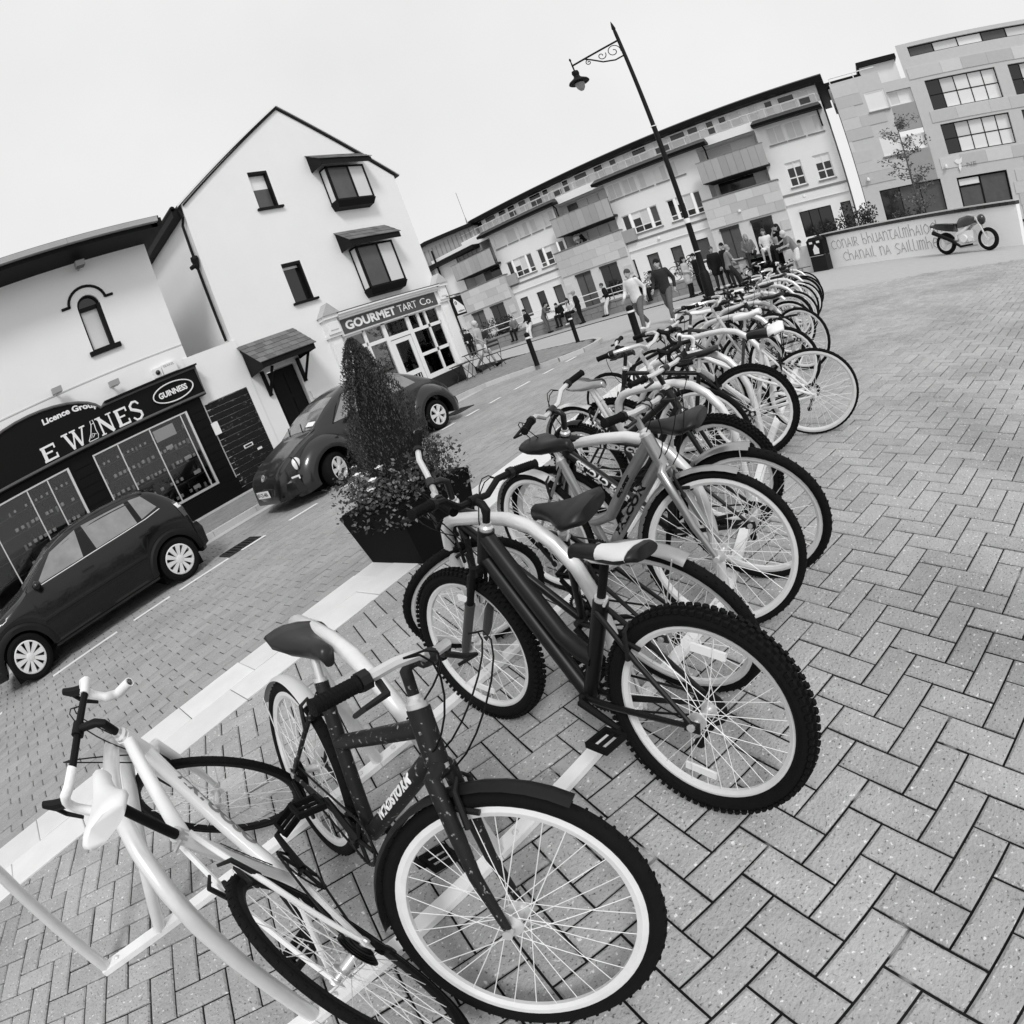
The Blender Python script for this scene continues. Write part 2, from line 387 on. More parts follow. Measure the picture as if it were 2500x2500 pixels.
# ------------------------------------------------ white gabled house with the tart shop (facade plane Y = 12)
H = Fr((0, 12, 0), (1, 0, 0), (0, 1, 0))
house = thing('gabled_house', 'tall white rendered house with steep gable and black timber bay windows', 'house', (9.6, 12, 0))
DOOR = rect(6.58, 7.42, .1, 2.40)
WA, WB = rect(8.1, 8.69, 6.46, 7.54), rect(8.1, 8.69, 3.79, 4.87)
BAYS = ((6.37, 7.5, 7.88), (3.62, 4.93, 5.42))
SHOPOPEN = rect(9.1, 12.86, .1, 2.6)
holes = [DOOR, WA, WB, SHOPOPEN] + [rect(10.55, 12.0, a + .05, b - .05) for a, b, c in BAYS]
mb = wall_mesh(H, [(6.06, 0), (13.17, 0), (13.17, 7.02), (9.68, 9.47), (6.06, 6.98)], holes, reveal=.16)
for a, b in ((6.06, 'l'), (13.17, 'r')):
    mb.add([H.p(a, 0), H.p(a, 7.0), H.p(a, 7.0, 9), H.p(a, 0, 9)], [(0, 1, 2, 3)])
mb.build('wall', 'render_white', house)
mb = MB()   # roof slopes behind the gable, thin verge
for (u0, z0), (u1, z1) in (((5.93, 6.94), (9.68, 9.60)), ((13.38, 7.06), (9.68, 9.60))):
    H.prism(mb, [(u0, z0), (u1, z1), (u1, z1 - .07), (u0, z0 - .07)], -.03, 9)
rf = mb.build('roof', 'roof_grey', house)
mb = MB()
for (u0, z0), (u1, z1) in (((5.93, 6.94), (9.68, 9.60)), ((13.38, 7.06), (9.68, 9.60))):
    H.prism(mb, [(u0, z0 + .005), (u1, z1 + .005), (u1, z1 - .05), (u0, z0 - .05)], -.07, -.032)
mb.build('verge', 'upvc', rf)
mb = MB()
for (u0, z0), (u1, z1) in (((6.1, 6.95), (9.68, 9.50)), ((13.2, 7.07), (9.68, 9.50))):
    H.prism(mb, [(u0, z0), (u1, z1), (u1, z1 - .05), (u0, z0 - .05)], -.05, -.001)
mb.build('bargeboard', 'trim_black', rf)
# eave and gutter along the left flank
mb = MB(); H.box(mb, 5.78, 6.05, 6.68, 6.90, .02, 9); mb.tube([H.p(5.82, 6.9, .02), H.p(5.82, 6.9, 9)], .07, 8); mb.build('gutter', 'trim_black', house)
mb = MB(); mb.tube([H.p(5.95, 6.82, .0), H.p(5.99, 6.6, -.02), H.p(5.97, 6.45, .1), H.p(5.965, 5.5, .1), H.p(5.965, 3.45, .1)], .035, 8)
mb.tube([H.p(5.965, 5.62, .1), H.p(5.965, 5.55, .1), H.p(5.965, 5.32, .1)], [.09, .1, .05], 8); mb.tube([H.p(5.80, 5.36, .1), H.p(5.95, 5.42, .1)], [.05, .06], 8)
mb.build('downpipe', 'trim_black', house)
# two small windows
for i, (w_, z) in enumerate(((WA, 6.46), (WB, 3.79))):
    x = window(H, house, 8.1, 8.69, z, z + 1.08, d=.1, bar=.03, fm='trim_black', cells=[(0, 1, 0, 1)], panes=((('pane_mid', .45) if i == 0 else ('pane_dark', .12)),))
    mb = MB(); H.box(mb, 8.63, 8.69, z, z + 1.08, -.004, .14); H.box(mb, 8.1, 8.63, z + 1.0, z + 1.08, -.004, .14); mb.build('surround', 'trim_black', x)
    mb = MB(); H.box(mb, 8.02, 8.80, z - .06, z - .002, -.08, .1); mb.build('sill', 'trim_black', x)
# two bay windows with slated hoods
def slates(parent, p00, p10, p01, p11, rows, cols, m='slate', th=.012):
    """slates over the quad p00 p10 (eave) p01 p11 (top)"""
    p00, p10, p01, p11 = V(p00), V(p10), V(p01), V(p11)
    nrm = (p10 - p00).cross(p01 - p00).normalized()
    if nrm.z < 0: nrm = -nrm
    for r in range(rows):
        n = cols + (r % 2)
        for c in range(n):
            a = max(0, (c - .5 * (r % 2)) / cols); b = min(1, (c + 1 - .5 * (r % 2)) / cols)
            t0, t1 = r / rows, min(1, (r + 1.12) / rows)
            q = lambda u, v: p00.lerp(p10, u).lerp(p01.lerp(p11, u), v)
            e = .004 / max(.2, (p10 - p00).length)
            k = [q(a + e, t0), q(b - e, t0), q(b - e, t1), q(a + e, t1)]
            l = rnd.uniform(0, .004)
            up = [k[0] + nrm * (th + l), k[1] + nrm * (th + l), k[2] + nrm * .003, k[3] + nrm * .003]
            mb = MB(); mb.hexa([k[0] - nrm * .004, k[1] - nrm * .004, k[2] - nrm * .004, k[3] - nrm * .004] + up); mb.build('slate', m, parent)
def hood(parent, u0, u1, ztop, zfront, proj, over, ins, rows, cols, name='hood'):
    """little lean-to roof: wall line u0..u1 at ztop, front edge inset by ins at zfront"""
    mb = MB()
    a, b = H.p(u0, ztop, 0), H.p(u1, ztop, 0); c, d = H.p(u1, zfront, -proj), H.p(u0, zfront, -proj)
    a2, b2, c2, d2 = [p - V((0, 0, .16)) for p in (a, b, c, d)]
    mb.hexa([a2, b2, c2, d2, a, b, c, d])
    mb.add([a2, H.p(u0, zfront - .17, 0), d2, H.p(u0 + .03, ztop - .16, 0), H.p(u0 + .03, zfront - .17, 0), d2 + V((.03, 0, 0))], [(0, 1, 2), (3, 4, 5), (0, 1, 4, 3), (1, 2, 5, 4)])
    h = mb.build(name, 'trim_black', parent)
    slates(h, d + V((-.04, -.03, .006)), c + V((.04, -.03, .006)), a + V((-.04, 0, .006)), b + V((.04, 0, .006)), rows, cols)
    return h
for zb, zt, zh in BAYS:
    P_ = .32        # projection towards the street
    sc = (12 - P_) / 12
    k = lambda u, z: (u * sc, 1.45 + (z - 1.45) * sc)
    b = MB()
    L0, R0 = 10.36, 11.76
    z0, z1 = 1.45 + (zb - 1.45) * sc, 1.45 + (zt - 1.45) * sc
    F = Fr((0, 12 - P_, 0), (1, 0, 0), (0, 1, 0))
    w_ = window(F, house, L0, R0, z0, z1, d=0, bar=.06, fm='trim_black', cells=[(0, .56, 0, 1), (.56, 1, 0, 1)], panes=('pane_mid', 'pane_sky_tone'), name='bay_window', bm=.06)
    F2 = Fr((L0, 12, 0), (0, -1, 0), (1, 0, 0))
    mb = MB(); F2.box(mb, 0, .05, z0, z1, 0, .04); F2.box(mb, .05, P_ - .001, z0, z0 + .05, 0, .04); F2.box(mb, .05, P_ - .001, z1 - .05, z1, 0, .04)
    F3 = Fr((R0, 12, 0), (0, -1, 0), (-1, 0, 0))
    F3.box(mb, 0, .05, z0, z1, 0, .04); F3.box(mb, .05, P_ - .001, z0, z0 + .05, 0, .04); F3.box(mb, .05, P_ - .001, z1 - .05, z1, 0, .04)
    mb.build('side_frame', 'trim_black', w_)
    mb = MB(); F2.box(mb, .05, P_, z0 + .05, z1 - .05, .012, .02); mb.build('pane', 'pane_sky_tone', w_)
    mb = MB(); F3.box(mb, .05, P_, z0 + .05, z1 - .05, .012, .02); mb.build('pane', 'pane_sky_tone', w_)
    mb = MB(); mb.hexa([H.p(L0 + .04, z0 - .2, .0), H.p(R0 - .04, z0 - .2, 0), H.p(R0 - .04, z0 - .17, -P_ + .08), H.p(L0 + .04, z0 - .17, -P_ + .08), H.p(L0 - .02, z0 - .002, 0), H.p(R0 + .02, z0 - .002, 0), H.p(R0 + .02, z0 - .002, -P_ - .02), H.p(L0 - .02, z0 - .002, -P_ - .02)]); mb.build('apron', 'trim_black', w_)
    hood(w_, 10.1, 11.98, 1.45 + (zh - 1.45) * .998, z1 + .14, .52, 0, 0, 3, 9)
# door canopy and door
cp = thing('door_canopy', 'slated lean-to canopy on black timber brackets over a dark doorway', 'canopy', (7, 12, 2.5))
cpo = MB()
a, b, c, d = H.p(6.17, 3.21), H.p(7.72, 3.21), H.p(7.46, 2.56, -.82), H.p(6.0, 2.56, -.82)
a, b = H.p(6.13, 3.2), H.p(7.70, 3.2); d, c = H.p(6.13, 2.585, -.8), H.p(7.62, 2.585, -.8)
cpo.hexa([p - V((0, 0, .13)) for p in (a, b, c, d)] + [a, b, c, d]); cpo.build('canopy_frame', 'trim_black', cp)
mb = MB()
for u in (6.16, 7.59):
    mb.add([H.p(u, 3.08, -.002), H.p(u, 2.42, -.002), H.p(u, 2.46, -.78), H.p(u + .03, 3.08, -.002), H.p(u + .03, 2.42, -.002), H.p(u + .03, 2.46, -.78)], [(0, 1, 2), (3, 4, 5), (0, 1, 4, 3), (1, 2, 5, 4), (0, 2, 5, 3)])
mb.build('gable_board', 'trim_black', cp)
for u in (6.45, 7.5):
    mb = MB(); mb.tube([H.p(u, 2.44, -.6), H.p(u, 1.9, -.06)], .045, 4); mb.box(H.p(u, 2.15, -.035), (.08, .06, .62)); mb.build('bracket', 'trim_black', cp)
slates(cp, d + V((-.05, -.04, .006)), c + V((.05, -.04, .006)), a + V((-.05, 0, .006)), b + V((.05, 0, .006)), 5, 7)
mb = MB(); H.box(mb, 6.60, 7.40, .1, 2.38, .10, .14)
dr = mb.build('door', 'trim_black', house)
for k in range(2):
    for z in ((.25, .9), (1.05, 1.6), (1.7, 2.25)):
        mb = MB(); H.box(mb, 6.68 + k * .37, 6.95 + k * .37, z[0], z[1], .085, .1); mb.build('panel', 'paint_black', dr)
mb = MB(); H.box(mb, 7.50, 7.57, 1.38, 1.58, -.05, 0); tag(mb.build('meter_box', 'upvc'), 'small white meter box on the wall right of the doorway', 'meter box')
# ------------------------------------------------ tart shop front
sf = thing('shopfront', 'white painted timber shopfront with gabled pilaster caps below the grey tart sign', 'shopfront', (11, 12, 0))
mb = MB(); H.box(mb, 9.0, 12.98, 2.56, 3.0, -.12, .0); bd = mb.build('fascia_board', 'paint_white', sf)
mb = MB(); H.box(mb, 9.08, 12.84, 2.60, 2.99, -.135, -.121); sg = mb.build('sign_panel', mat('sign_grey', .085, .5), sf)
pl_ = lambda x0, z0, d: (lambda x, y, z: H.p(x0 + x, z0 + y, d - z))
text_mesh('GOURMET', .33, 'lettering', 'paint_white', sg, pl_(9.2, 2.69, -.141), bold=.012, width=1.86)
text_mesh('TART', .31, 'lettering', 'paint_white', sg, pl_(11.16, 2.70, -.141), width=.79)
text_mesh('Co.', .31, 'lettering', 'paint_white', sg, pl_(12.1, 2.70, -.141), width=.54)
mb = MB(); H.box(mb, 9.05, 12.95, 3.0, 3.06, -.2, 0); H.box(mb, 9.02, 12.98, 3.06, 3.13, -.26, 0); H.box(mb, 9.0, 13.0, 3.13, 3.17, -.32, 0); mb.build('cornice', 'paint_white', sf)
mb = MB(); H.box(mb, 9.0, 13.0, 3.172, 3.2, -.31, 0); mb.build('flashing', 'roof_grey', sf)
for u in (8.55, 12.93):
    mb = MB(); H.box(mb, u + .04, u + .42, .1, 2.62, -.1, 0); H.box(mb, u + .02, u + .44, .1, .5, -.13, -.101)
    H.box(mb, u + .10, u + .36, .62, 2.45, -.115, -.101)
    H.box(mb, u, u + .46, 2.62, 2.7, -.16, 0); H.box(mb, u + .03, u + .43, 2.7, 3.1, -.2, 0); H.box(mb, u + .1, u + .36, 2.8, 3.0, -.22, -.201); H.box(mb, u - .02, u + .48, 3.1, 3.2, -.26, 0)
    pil = mb.build('pilaster', 'paint_white', sf)
    mb = MB(); H.prism(mb, [(u - .06, 3.2), (u + .52, 3.2), (u + .23, 3.52)], -.3, 0); mb.build('gable_cap', 'kerb', pil)
# glazing bars : left window, door, right windows
mb = MB()
for x0, x1, z0, z1 in ((9.10, 9.18, .1, 2.6), (9.18, 9.78, .55, .68), (9.18, 9.78, 2.1, 2.2), (9.18, 9.78, 2.5, 2.6), (9.74, 9.84, .1, 2.6), (10.45, 10.58, .1, 2.6), (11.42, 11.56, .1, 2.6), (9.84, 10.45, 2.06, 2.16), (9.84, 12.8, 2.53, 2.6), (10.58, 11.42, 2.02, 2.14), (11.56, 12.8, 2.02, 2.12), (11.56, 12.8, .55, .69), (11.56, 12.8, 1.26, 1.36), (12.22, 12.30, .69, 2.53), (12.78, 12.86, .1, 2.6), (11.9, 12.0, 2.12, 2.53), (9.84, 10.45, .55, .68)):
    H.box(mb, x0, x1, z0, z1, -.02, .05)
mb.build('window_frame', 'paint_white', sf)
mb = MB(); H.box(mb, 9.18, 12.8, .56, 2.55, .02, .026); mb.build('pane', 'shop_glass', sf)
mb = MB(); H.box(mb, 11.5, 12.95, .1, .55, -.06, .04); mb.build('stall_riser', mat('riser', .03, .7), sf)
mb = MB(); H.box(mb, 9.1, 10.5, .1, .55, -.06, .04); mb.build('stall_riser', 'riser', sf)
mb = MB()
for x0, x1, z0, z1 in ((10.6, 10.72, .12, 2.0), (11.28, 11.4, .12, 2.0), (10.72, 11.28, 1.88, 2.0), (10.72, 11.28, .86, 1.0), (10.72, 11.28, .12, .3)): H.box(mb, x0, x1, z0, z1, .0, .05)
sd_ = mb.build('door', 'paint_white', sf)
mb = MB(); H.box(mb, 10.72, 11.28, .3, .86, .015, .03); mb.build('panel', 'pane_dark', sd_)
for k in range(5): mb = MB(); H.box(mb, 10.76 + k * .11, 10.775 + k * .11, .32, .84, -.005, .012); mb.build('bar', 'upvc', sd_)
# the room behind the glass
room = MB(); room.add([H.p(*p) for p in ((9.05, .1, .1), (12.95, .1, .1), (12.95, .1, 4), (9.05, .1, 4), (9.05, 2.9, .1), (12.95, 2.9, .1), (12.95, 2.9, 4), (9.05, 2.9, 4))], [(0, 1, 2, 3), (4, 5, 6, 7), (0, 3, 7, 4), (1, 2, 6, 5), (2, 3, 7, 6)])
room.build('room', mat('room_grey', .42, .8, var=.3, scale=2), house)
def cafe_table(x, y, z, label, group, r=.3, legs='cross', m='iron', h=.7):
    t = thing('cafe_table', label, 'table', (x, y, z), 0, group)
    mb = MB(); mb.box((x, y, z + h), (2 * r, 2 * r, .025)); mb.build('tabletop', m if legs == 'cross' else 'blind', t)
    for s in (-1, 1):
        for q in (-1, 1):
            mb = MB(); mb.tube([(x + s * r * .8, y + q * r * .75, z), (x - s * r * .8, y + q * r * .75, z + h - .01)], .011, 5); mb.build('leg', m, t)
    return t
def cafe_chair(x, y, z, rz, label, group, m='iron'):
    t = thing('cafe_chair', label, 'chair', (x, y, z), rz, group); T_ = M.Translation((x, y, z)) @ M.Rotation(rz, 4, 'Z')
    q = lambda *p: T_ @ V(p)
    for k in range(5): mb = MB(); mb.hexa([q(a, b, c) for a, b, c in ((-.19 + k * .078, -.19, .44), (-.125 + k * .078, -.19, .44), (-.125 + k * .078, .19, .44), (-.19 + k * .078, .19, .44), (-.19 + k * .078, -.19, .455), (-.125 + k * .078, -.19, .455), (-.125 + k * .078, .19, .455), (-.19 + k * .078, .19, .455))]); mb.build('seat_slat', m, t)
    for s in (-1, 1):
        mb = MB(); mb.tube([q(.24, s * .2, 0), q(-.2, s * .2, .5), q(-.26, s * .2, .84)], .011, 5); mb.build('back_leg', m, t)
        mb = MB(); mb.tube([q(-.24, s * .19, 0), q(.18, s * .19, .44)], .011, 5); mb.build('leg', m, t)
    for z_ in (.66, .78): mb = MB(); mb.hexa([q(a, b, c) for a, b, c in ((-.225 - (z_ - .6) * .15, -.2, z_), (-.21 - (z_ - .6) * .15, -.2, z_), (-.21 - (z_ - .6) * .15, .2, z_), (-.225 - (z_ - .6) * .15, .2, z_), (-.235 - (z_ - .6) * .15, -.2, z_ + .06), (-.22 - (z_ - .6) * .15, -.2, z_ + .06), (-.22 - (z_ - .6) * .15, .2, z_ + .06), (-.235 - (z_ - .6) * .15, .2, z_ + .06))]); mb.build('back_slat', m, t)
cafe_table(12.35, 11.45, .1, 'folding metal cafe table standing against the dark stall riser under the window', 'folding cafe tables outside the tart shop', .26, h=.52)
cafe_table(13.05, 11.4, .1, 'folding metal cafe table at the corner beside the old man in shorts', 'folding cafe tables outside the tart shop', .28)
cafe_chair(13.5, 11.05, .1, R(200), 'folding slatted metal chair at the corner table outside the tart shop', None)
for i, x in enumerate((11.75, 12.45)):
    cafe_chair(x, 13.0, .1, R(90 + i * 160), ['dark chair inside the shop behind the glazed door', 'dark chair inside the shop behind the right hand window'][i], 'chairs inside the tart shop', 'blind' if i else 'iron')
cafe_table(10.9, 13.2, .1, 'dark table inside the tart shop seen through the door glass', None, .35)
mb = MB(); mb.box((10, 14.2, .6), (1.6, .5, 1.0)); tag(mb.build('counter', 'blind'), 'pale serving counter inside the tart shop at the left', 'counter')
# hanging sign on the corner
hs = thing('hanging_sign', 'black projecting sign with white house shape at the corner of the tart shop', 'sign', (13.4, 11.9, 2.2))
mb = MB(); mb.box((13.62, 11.8, 2.36), (.5, .05, .62)); mb.tube([(13.2, 11.8, 2.74), (13.9, 11.8, 2.74)], .014, 6); mb.build('board', 'trim_black', hs)
G = Fr((13.37, 11.772, 2.05), (1, 0, 0), (0, 1, 0)); mb = MB(); G.prism(mb, [(.06, .06), (.46, .06), (.46, .24), (.2, .5), (.1, .56), (.04, .45)], -.004, .0); mb.build('emblem', 'paint_white', hs)
mb = MB(); mb.ring([(.03, 0), (.055, 0), (.055, .004), (.03, .004)], 14, M.Translation((13.5, 11.766, 2.46)) @ M.Rotation(R(90), 4, 'X')); mb.build('ring', 'trim_black', hs)
text_mesh('makers', .1, 'lettering', 'trim_black', hs, lambda x, y, z: G.p(.12 + x, .1 + y, -.006 - z), width=.3)
# ------------------------------------------------ wine shop at the left
wine = thing('wine_shop', 'white two storey off licence with arched upper window and black shopfront', 'shop building', (2, 12, 0))
n = 12; AW = [(2.98, 4.24), (3.50, 4.24), (3.46, 5.2)]
AW = [(2.97, 4.24), (3.47, 4.24)] + [(3.22 + .25 * math.cos(math.pi * i / n), 5.2 + .25 * math.sin(math.pi * i / n)) for i in range(n + 1)]
WR, WL = rect(2.08, 4.33, .58, 2.30), rect(-1.2, 1.54, .58, 2.30)
mb = wall_mesh(H, [(-9, 0), (4.87, 0), (4.87, 6.45), (-9, 6.45)], [AW, WR, WL], reveal=.12)
mb.add([H.p(4.87, 0), H.p(4.87, 6.45), H.p(4.87, 6.45, 8), H.p(4.87, 0, 8)], [(0, 1, 2, 3)])
mb.build('wall', 'render_white', wine)
mb = MB(); H.box(mb, -9, 4.86, 3.70, 3.725, -.012, 0); mb.build('string_course', 'stone', wine)
# deep eave with gutter
mb = MB(); mb.hexa([H.p(-9, 6.2, 0), H.p(4.88, 6.2, 0), H.p(5.0, 6.22, -.75), H.p(-9, 6.22, -.75), H.p(-9, 6.5, 0), H.p(4.88, 6.5, 0), H.p(5.0, 6.32, -.75), H.p(-9, 6.32, -.75)]); H.box(mb, 4.872, 5.12, 6.22, 6.42, -.75, 8); mb.build('eave', 'trim_black', wine)
mb = MB()
for i in range(7): H.box(mb, -9 + i * 2.0, -7.005 + i * 2.0, 6.31, 6.42, -.86, -.752)
mb.build('gutter', 'zinc', wine)
mb = MB(); H.prism(mb, [(-9, 6.42), (5.1, 6.42), (5.1, 6.5), (-9, 6.5)], -.7, 0); mb.build('roof', 'roof_grey', wine)
# arched window : frame, transom, panes, hood mould, sill
wn = MB(); out = AW; ce = (3.22, 4.85)
inn = [(ce[0] + (u - ce[0]) * .84, ce[1] + (z - ce[1]) * .94) for u, z in AW]
k = len(AW)
for d0 in (.0,):
    vs = [H.p(u, z, .05) for u, z in out] + [H.p(u, z, .05) for u, z in inn] + [H.p(u, z, .12) for u, z in inn]
    wn.add(vs, [(i, (i + 1) % k, k + (i + 1) % k, k + i) for i in range(k)] + [(k + i, k + (i + 1) % k, 2 * k + (i + 1) % k, 2 * k + i) for i in range(k)])
H.box(wn, 2.99, 3.45, 5.12, 5.2, .03, .1); H.box(wn, 3.38, 3.47, 4.24, 5.2, -.004, .1)
wn = wn.build('arched_window', 'trim_black', wine)
mb = MB(); H.prism(mb, [(u, z) for u, z in inn if z > 5.15] , .09, .1); mb.build('pane', 'pane_dark', wn)
mb = MB(); H.box(mb, 3.0, 3.44, 4.27, 5.13, .09, .1); mb.build('pane', 'pane_sky_tone', wn)
mb = MB(); H.box(mb, 2.88, 3.58, 4.14, 4.238, -.06, .1); mb.build('sill', 'trim_black', wn)
mb = MB(); mb.tube([H.p(2.64, 5.29, -.01), H.p(2.82, 5.29, -.01)] + [H.p(3.22 + .41 * math.cos(a), 5.27 + .37 * math.sin(a), -.01) for a in [math.pi * (1 - i / 14) for i in range(15)]] + [H.p(3.62, 5.29, -.01), H.p(3.8, 5.29, -.01)], .032, 6); mb.build('hood_mould', 'trim_black', wine)
# black shop front
mb = wall_mesh(H, [(-9, 0.08), (4.74, .08), (4.74, 2.5), (-9, 2.5)], [WR, WL], d=-.1, reveal=.2)
mb.add([H.p(4.74, .08, -.1), H.p(4.74, 2.5, -.1), H.p(4.74, 2.5, 0), H.p(4.74, .08, 0)], [(0, 1, 2, 3)])
front = mb.build('shopfront', 'paint_black', wine)
for i in range(9): mb = MB(); H.box(mb, 4.38, 4.72, .66 + i * .19, .835 + i * .19, -.115, -.101); mb.build('panel_board', 'paint_black', front)
for i in range(9): mb = MB(); H.box(mb, 1.6, 2.02, .66 + i * .19, .835 + i * .19, -.115, -.101); mb.build('panel_board', 'paint_black', front)
mb = MB()   # fascia with an arched rise
fas = [(-9, 2.46), (4.88, 2.46), (4.88, 3.12), (2.66, 3.12)] + [(1.2 + 1.45 * math.cos(a), 2.98 + .56 * math.sin(a)) for a in [math.pi * i / 16 for i in range(1, 16)]] + [(-.25, 3.12), (-9, 3.12)]
H.prism(mb, fas, -.2, -.0); fs_ = mb.build('fascia', 'paint_black', wine)
mb = MB()
top = [(4.88, 3.10), (2.68, 3.10)] + [(1.2 + 1.45 * math.cos(a), 2.97 + .55 * math.sin(a)) for a in [math.pi * i / 16 for i in range(1, 16)]] + [(-.25, 3.10), (-9, 3.10)]
mb.tube([H.p(u, z, -.215) for u, z in top], .028, 6)
mb.tube([H.p(4.86, 3.1, -.215), H.p(4.86, 2.5, -.215), H.p(-9, 2.5, -.215)], .028, 6); mb.build('moulding', mat('mould_grey', .12, .5), fs_)
mb = MB(); H.box(mb, 2.72, 4.9, 3.125, 3.16, -.3, .0); mb.build('ledge', 'trim_black', wine)
# lettering
def stroke_letters(parts, name, m, parent, d):
    mb = MB()
    for i, poly in enumerate(parts): H.prism(mb, poly, d - .012 - .0012 * i, d - .0001 * i)
    return mb.build(name, m, parent)
def bar(p, q, t0, t1=None):
    t1 = t1 or t0; p, q = V((p[0], p[1], 0)), V((q[0], q[1], 0)); n = (q - p).normalized(); n = V((-n.y, n.x, 0))
    return [tuple((p + n * t0 / 2)[:2]), tuple((p - n * t0 / 2)[:2]), tuple((q - n * t1 / 2)[:2]), tuple((q + n * t1 / 2)[:2])]
def letterE(x, z, w_, h): return [bar((x + .05, z), (x + .05, z + h), .07), bar((x, z + .02), (x + w_, z + .02), .04), bar((x, z + h - .02), (x + w_, z + h - .02), .04), bar((x + .05, z + h * .52), (x + w_ * .75, z + h * .52), .035), bar((x + w_ - .015, z), (x + w_ - .015, z + .1), .03), bar((x + w_ - .015, z + h - .1), (x + w_ - .015, z + h), .03)]
stroke_letters(letterE(1.16, 2.56, .3, .3), 'lettering', 'paint_white', fs_, -.201)
x, z, h = 1.66, 2.55, .34
stroke_letters([bar((x + .05, z + h), (x + .15, z), .06, .05), bar((x + .15, z), (x + .23, z + h * .8), .03), bar((x + .23, z + h), (x + .32, z), .06, .05), bar((x + .32, z), (x + .44, z + h), .03), bar((x - .02, z + h), (x + .12, z + h), .03), bar((x + .16, z + h), (x + .29, z + h), .03), bar((x + .38, z + h), (x + .5, z + h), .03)], 'lettering', 'paint_white', fs_, -.201)
x = 2.42; h = .36
stroke_letters([bar((x + .05, z), (x + .05, z + h), .035), bar((x + .04, z + h), (x + .28, z), .07), bar((x + .28, z), (x + .28, z + h), .03), bar((x, z + .01), (x + .1, z + .01), .025), bar((x - .02, z + h), (x + .1, z + h), .025), bar((x + .22, z + h), (x + .34, z + h), .025)], 'lettering', 'paint_white', fs_, -.201)
stroke_letters(letterE(2.82, 2.55, .27, .36), 'lettering', 'paint_white', fs_, -.201)
mb = MB(); mb.tube([H.p(3.28 + a * .11, 2.73 + b * .19, -.207) for a, b in ((.9, .6), (.5, .95), (-.2, 1), (-.85, .7), (-.8, .3), (0, .02), (.8, -.3), (.85, -.7), (.2, -1), (-.5, -.95), (-.95, -.6))], [.02, .025, .03, .03, .034, .036, .034, .03, .03, .025, .02], 6, flat=.4, upv=(0, 1, 0)); mb.build('lettering', 'paint_white', fs_)
mb = MB(); mb.tube([H.p(u, z_, -.207) for u, z_ in ((2.13, 2.55), (2.33, 2.55), (2.36, 2.62), (2.35, 2.72), (2.36, 2.82), (2.36, 2.92), (2.30, 2.92), (2.29, 2.83), (2.22, 2.68), (2.13, 2.57))], .009, 5, closed=True)
mb.tube([H.p(2.2, 2.6, -.207), H.p(2.25, 2.68, -.207), H.p(2.33, 2.64, -.207)], .007, 5); mb.tube([H.p(2.24, 2.6, -.207), H.p(2.3, 2.66, -.207)], .007, 5); mb.tube([H.p(2.29, 2.85, -.207), H.p(2.36, 2.86, -.207)], .007, 5); mb.build('bottle_emblem', 'paint_white', fs_)
def arc_place(x, y, z):
    a = R(96) - x * 1.0 / 1.22
    a = R(104) - x / 1.15
    r = 1.0
    return H.p(1.28 + 1.38 * math.cos(a) * (1 + y * .5), 2.74 + .57 * math.sin(a) + y * 1.0 - .02, -.204 - z)
text_mesh('Licence Group', .16, 'lettering', 'paint_white', fs_, lambda x, y, z: H.p(1.42 + x, 3.235 + y + .0 - .17 * max(0, (x - .42)) ** 2 * 1.25, -.204 - z), bold=.006, width=1.16)
mb = MB(); mb.lathe([(1, -.02), (1, .0)], 40, M.Translation(H.p(4.19, 2.785, -.22)) @ M.Diagonal((.49, .02, .215, 1)) @ M.Rotation(R(90), 4, 'X') @ M.Identity(4)); ov = mb.build('oval_sign', 'paint_black', wine)
mb = MB(); mb.tube([H.p(4.19 + .475 * math.cos(a), 2.785 + .2 * math.sin(a), -.243) for a in [2 * math.pi * i / 40 for i in range(40)]], .014, 6, closed=True); mb.build('rim', 'paint_white', ov)
text_mesh('GUINNESS', .17, 'lettering', 'paint_white', ov, lambda x, y, z: H.p(3.84 + x, 2.73 + y, -.243 - z), bold=.006, width=.68)
# windows of the wine shop with bottles on shelves
def shop_window(u0, u1, z0, z1, mull, seed):
    mb = MB(); H.box(mb, u0, u0 + .03, z0, z1, -.11, -.04); H.box(mb, u1 - .05, u1, z0, z1, -.115, -.04); H.box(mb, u0 + .03, u1 - .05, z0, z0 + .05, -.115, -.04); H.box(mb, u0 + .03, u1 - .05, z1 - .03, z1, -.11, -.04)
    for m_ in mull: H.box(mb, m_ - .012, m_ + .012, z0 + .05, z1 - .03, -.1, -.06)
    w_ = mb.build('window', 'alu', wine)
    mb = MB(); H.box(mb, u0 + .03, u1 - .05, z0 + .05, z1 - .03, -.08, -.074); mb.build('pane', 'shop_glass', w_)
    mb = MB(); mb.add([H.p(*p) for p in ((u0, z0, .02), (u1, z0, .02), (u1, z0, .75), (u0, z0, .75), (u0, z1, .02), (u1, z1, .02), (u1, z1, .75), (u0, z1, .75))], [(0, 1, 2, 3), (4, 5, 6, 7), (0, 3, 7, 4), (1, 2, 6, 5), (2, 3, 7, 6)]); mb.build('display_box', mat('display', .035, .8), w_)
    for z in (.95, 1.3, 1.65, 2.0):
        mb = MB(); H.box(mb, u0 + .04, u1 - .05, z - .015, z, .06, .5); mb.build('shelf', mat('shelf', .08, .6), w_)
shop_window(2.08, 4.33, .58, 2.30, (2.65, 3.4, 4.16), 1)
shop_window(-1.2, 1.54, .58, 2.30, (-.3, .6, 1.05), 2)
bott = MB(); bott.lathe([(.036, 0), (.038, .01), (.038, .15), (.034, .18), (.016, .215), (.014, .27), (.016, .275), (.016, .29)], 8); BOT = bott.mesh('bottle', mat('bottle_glass', .012, .1), 50)
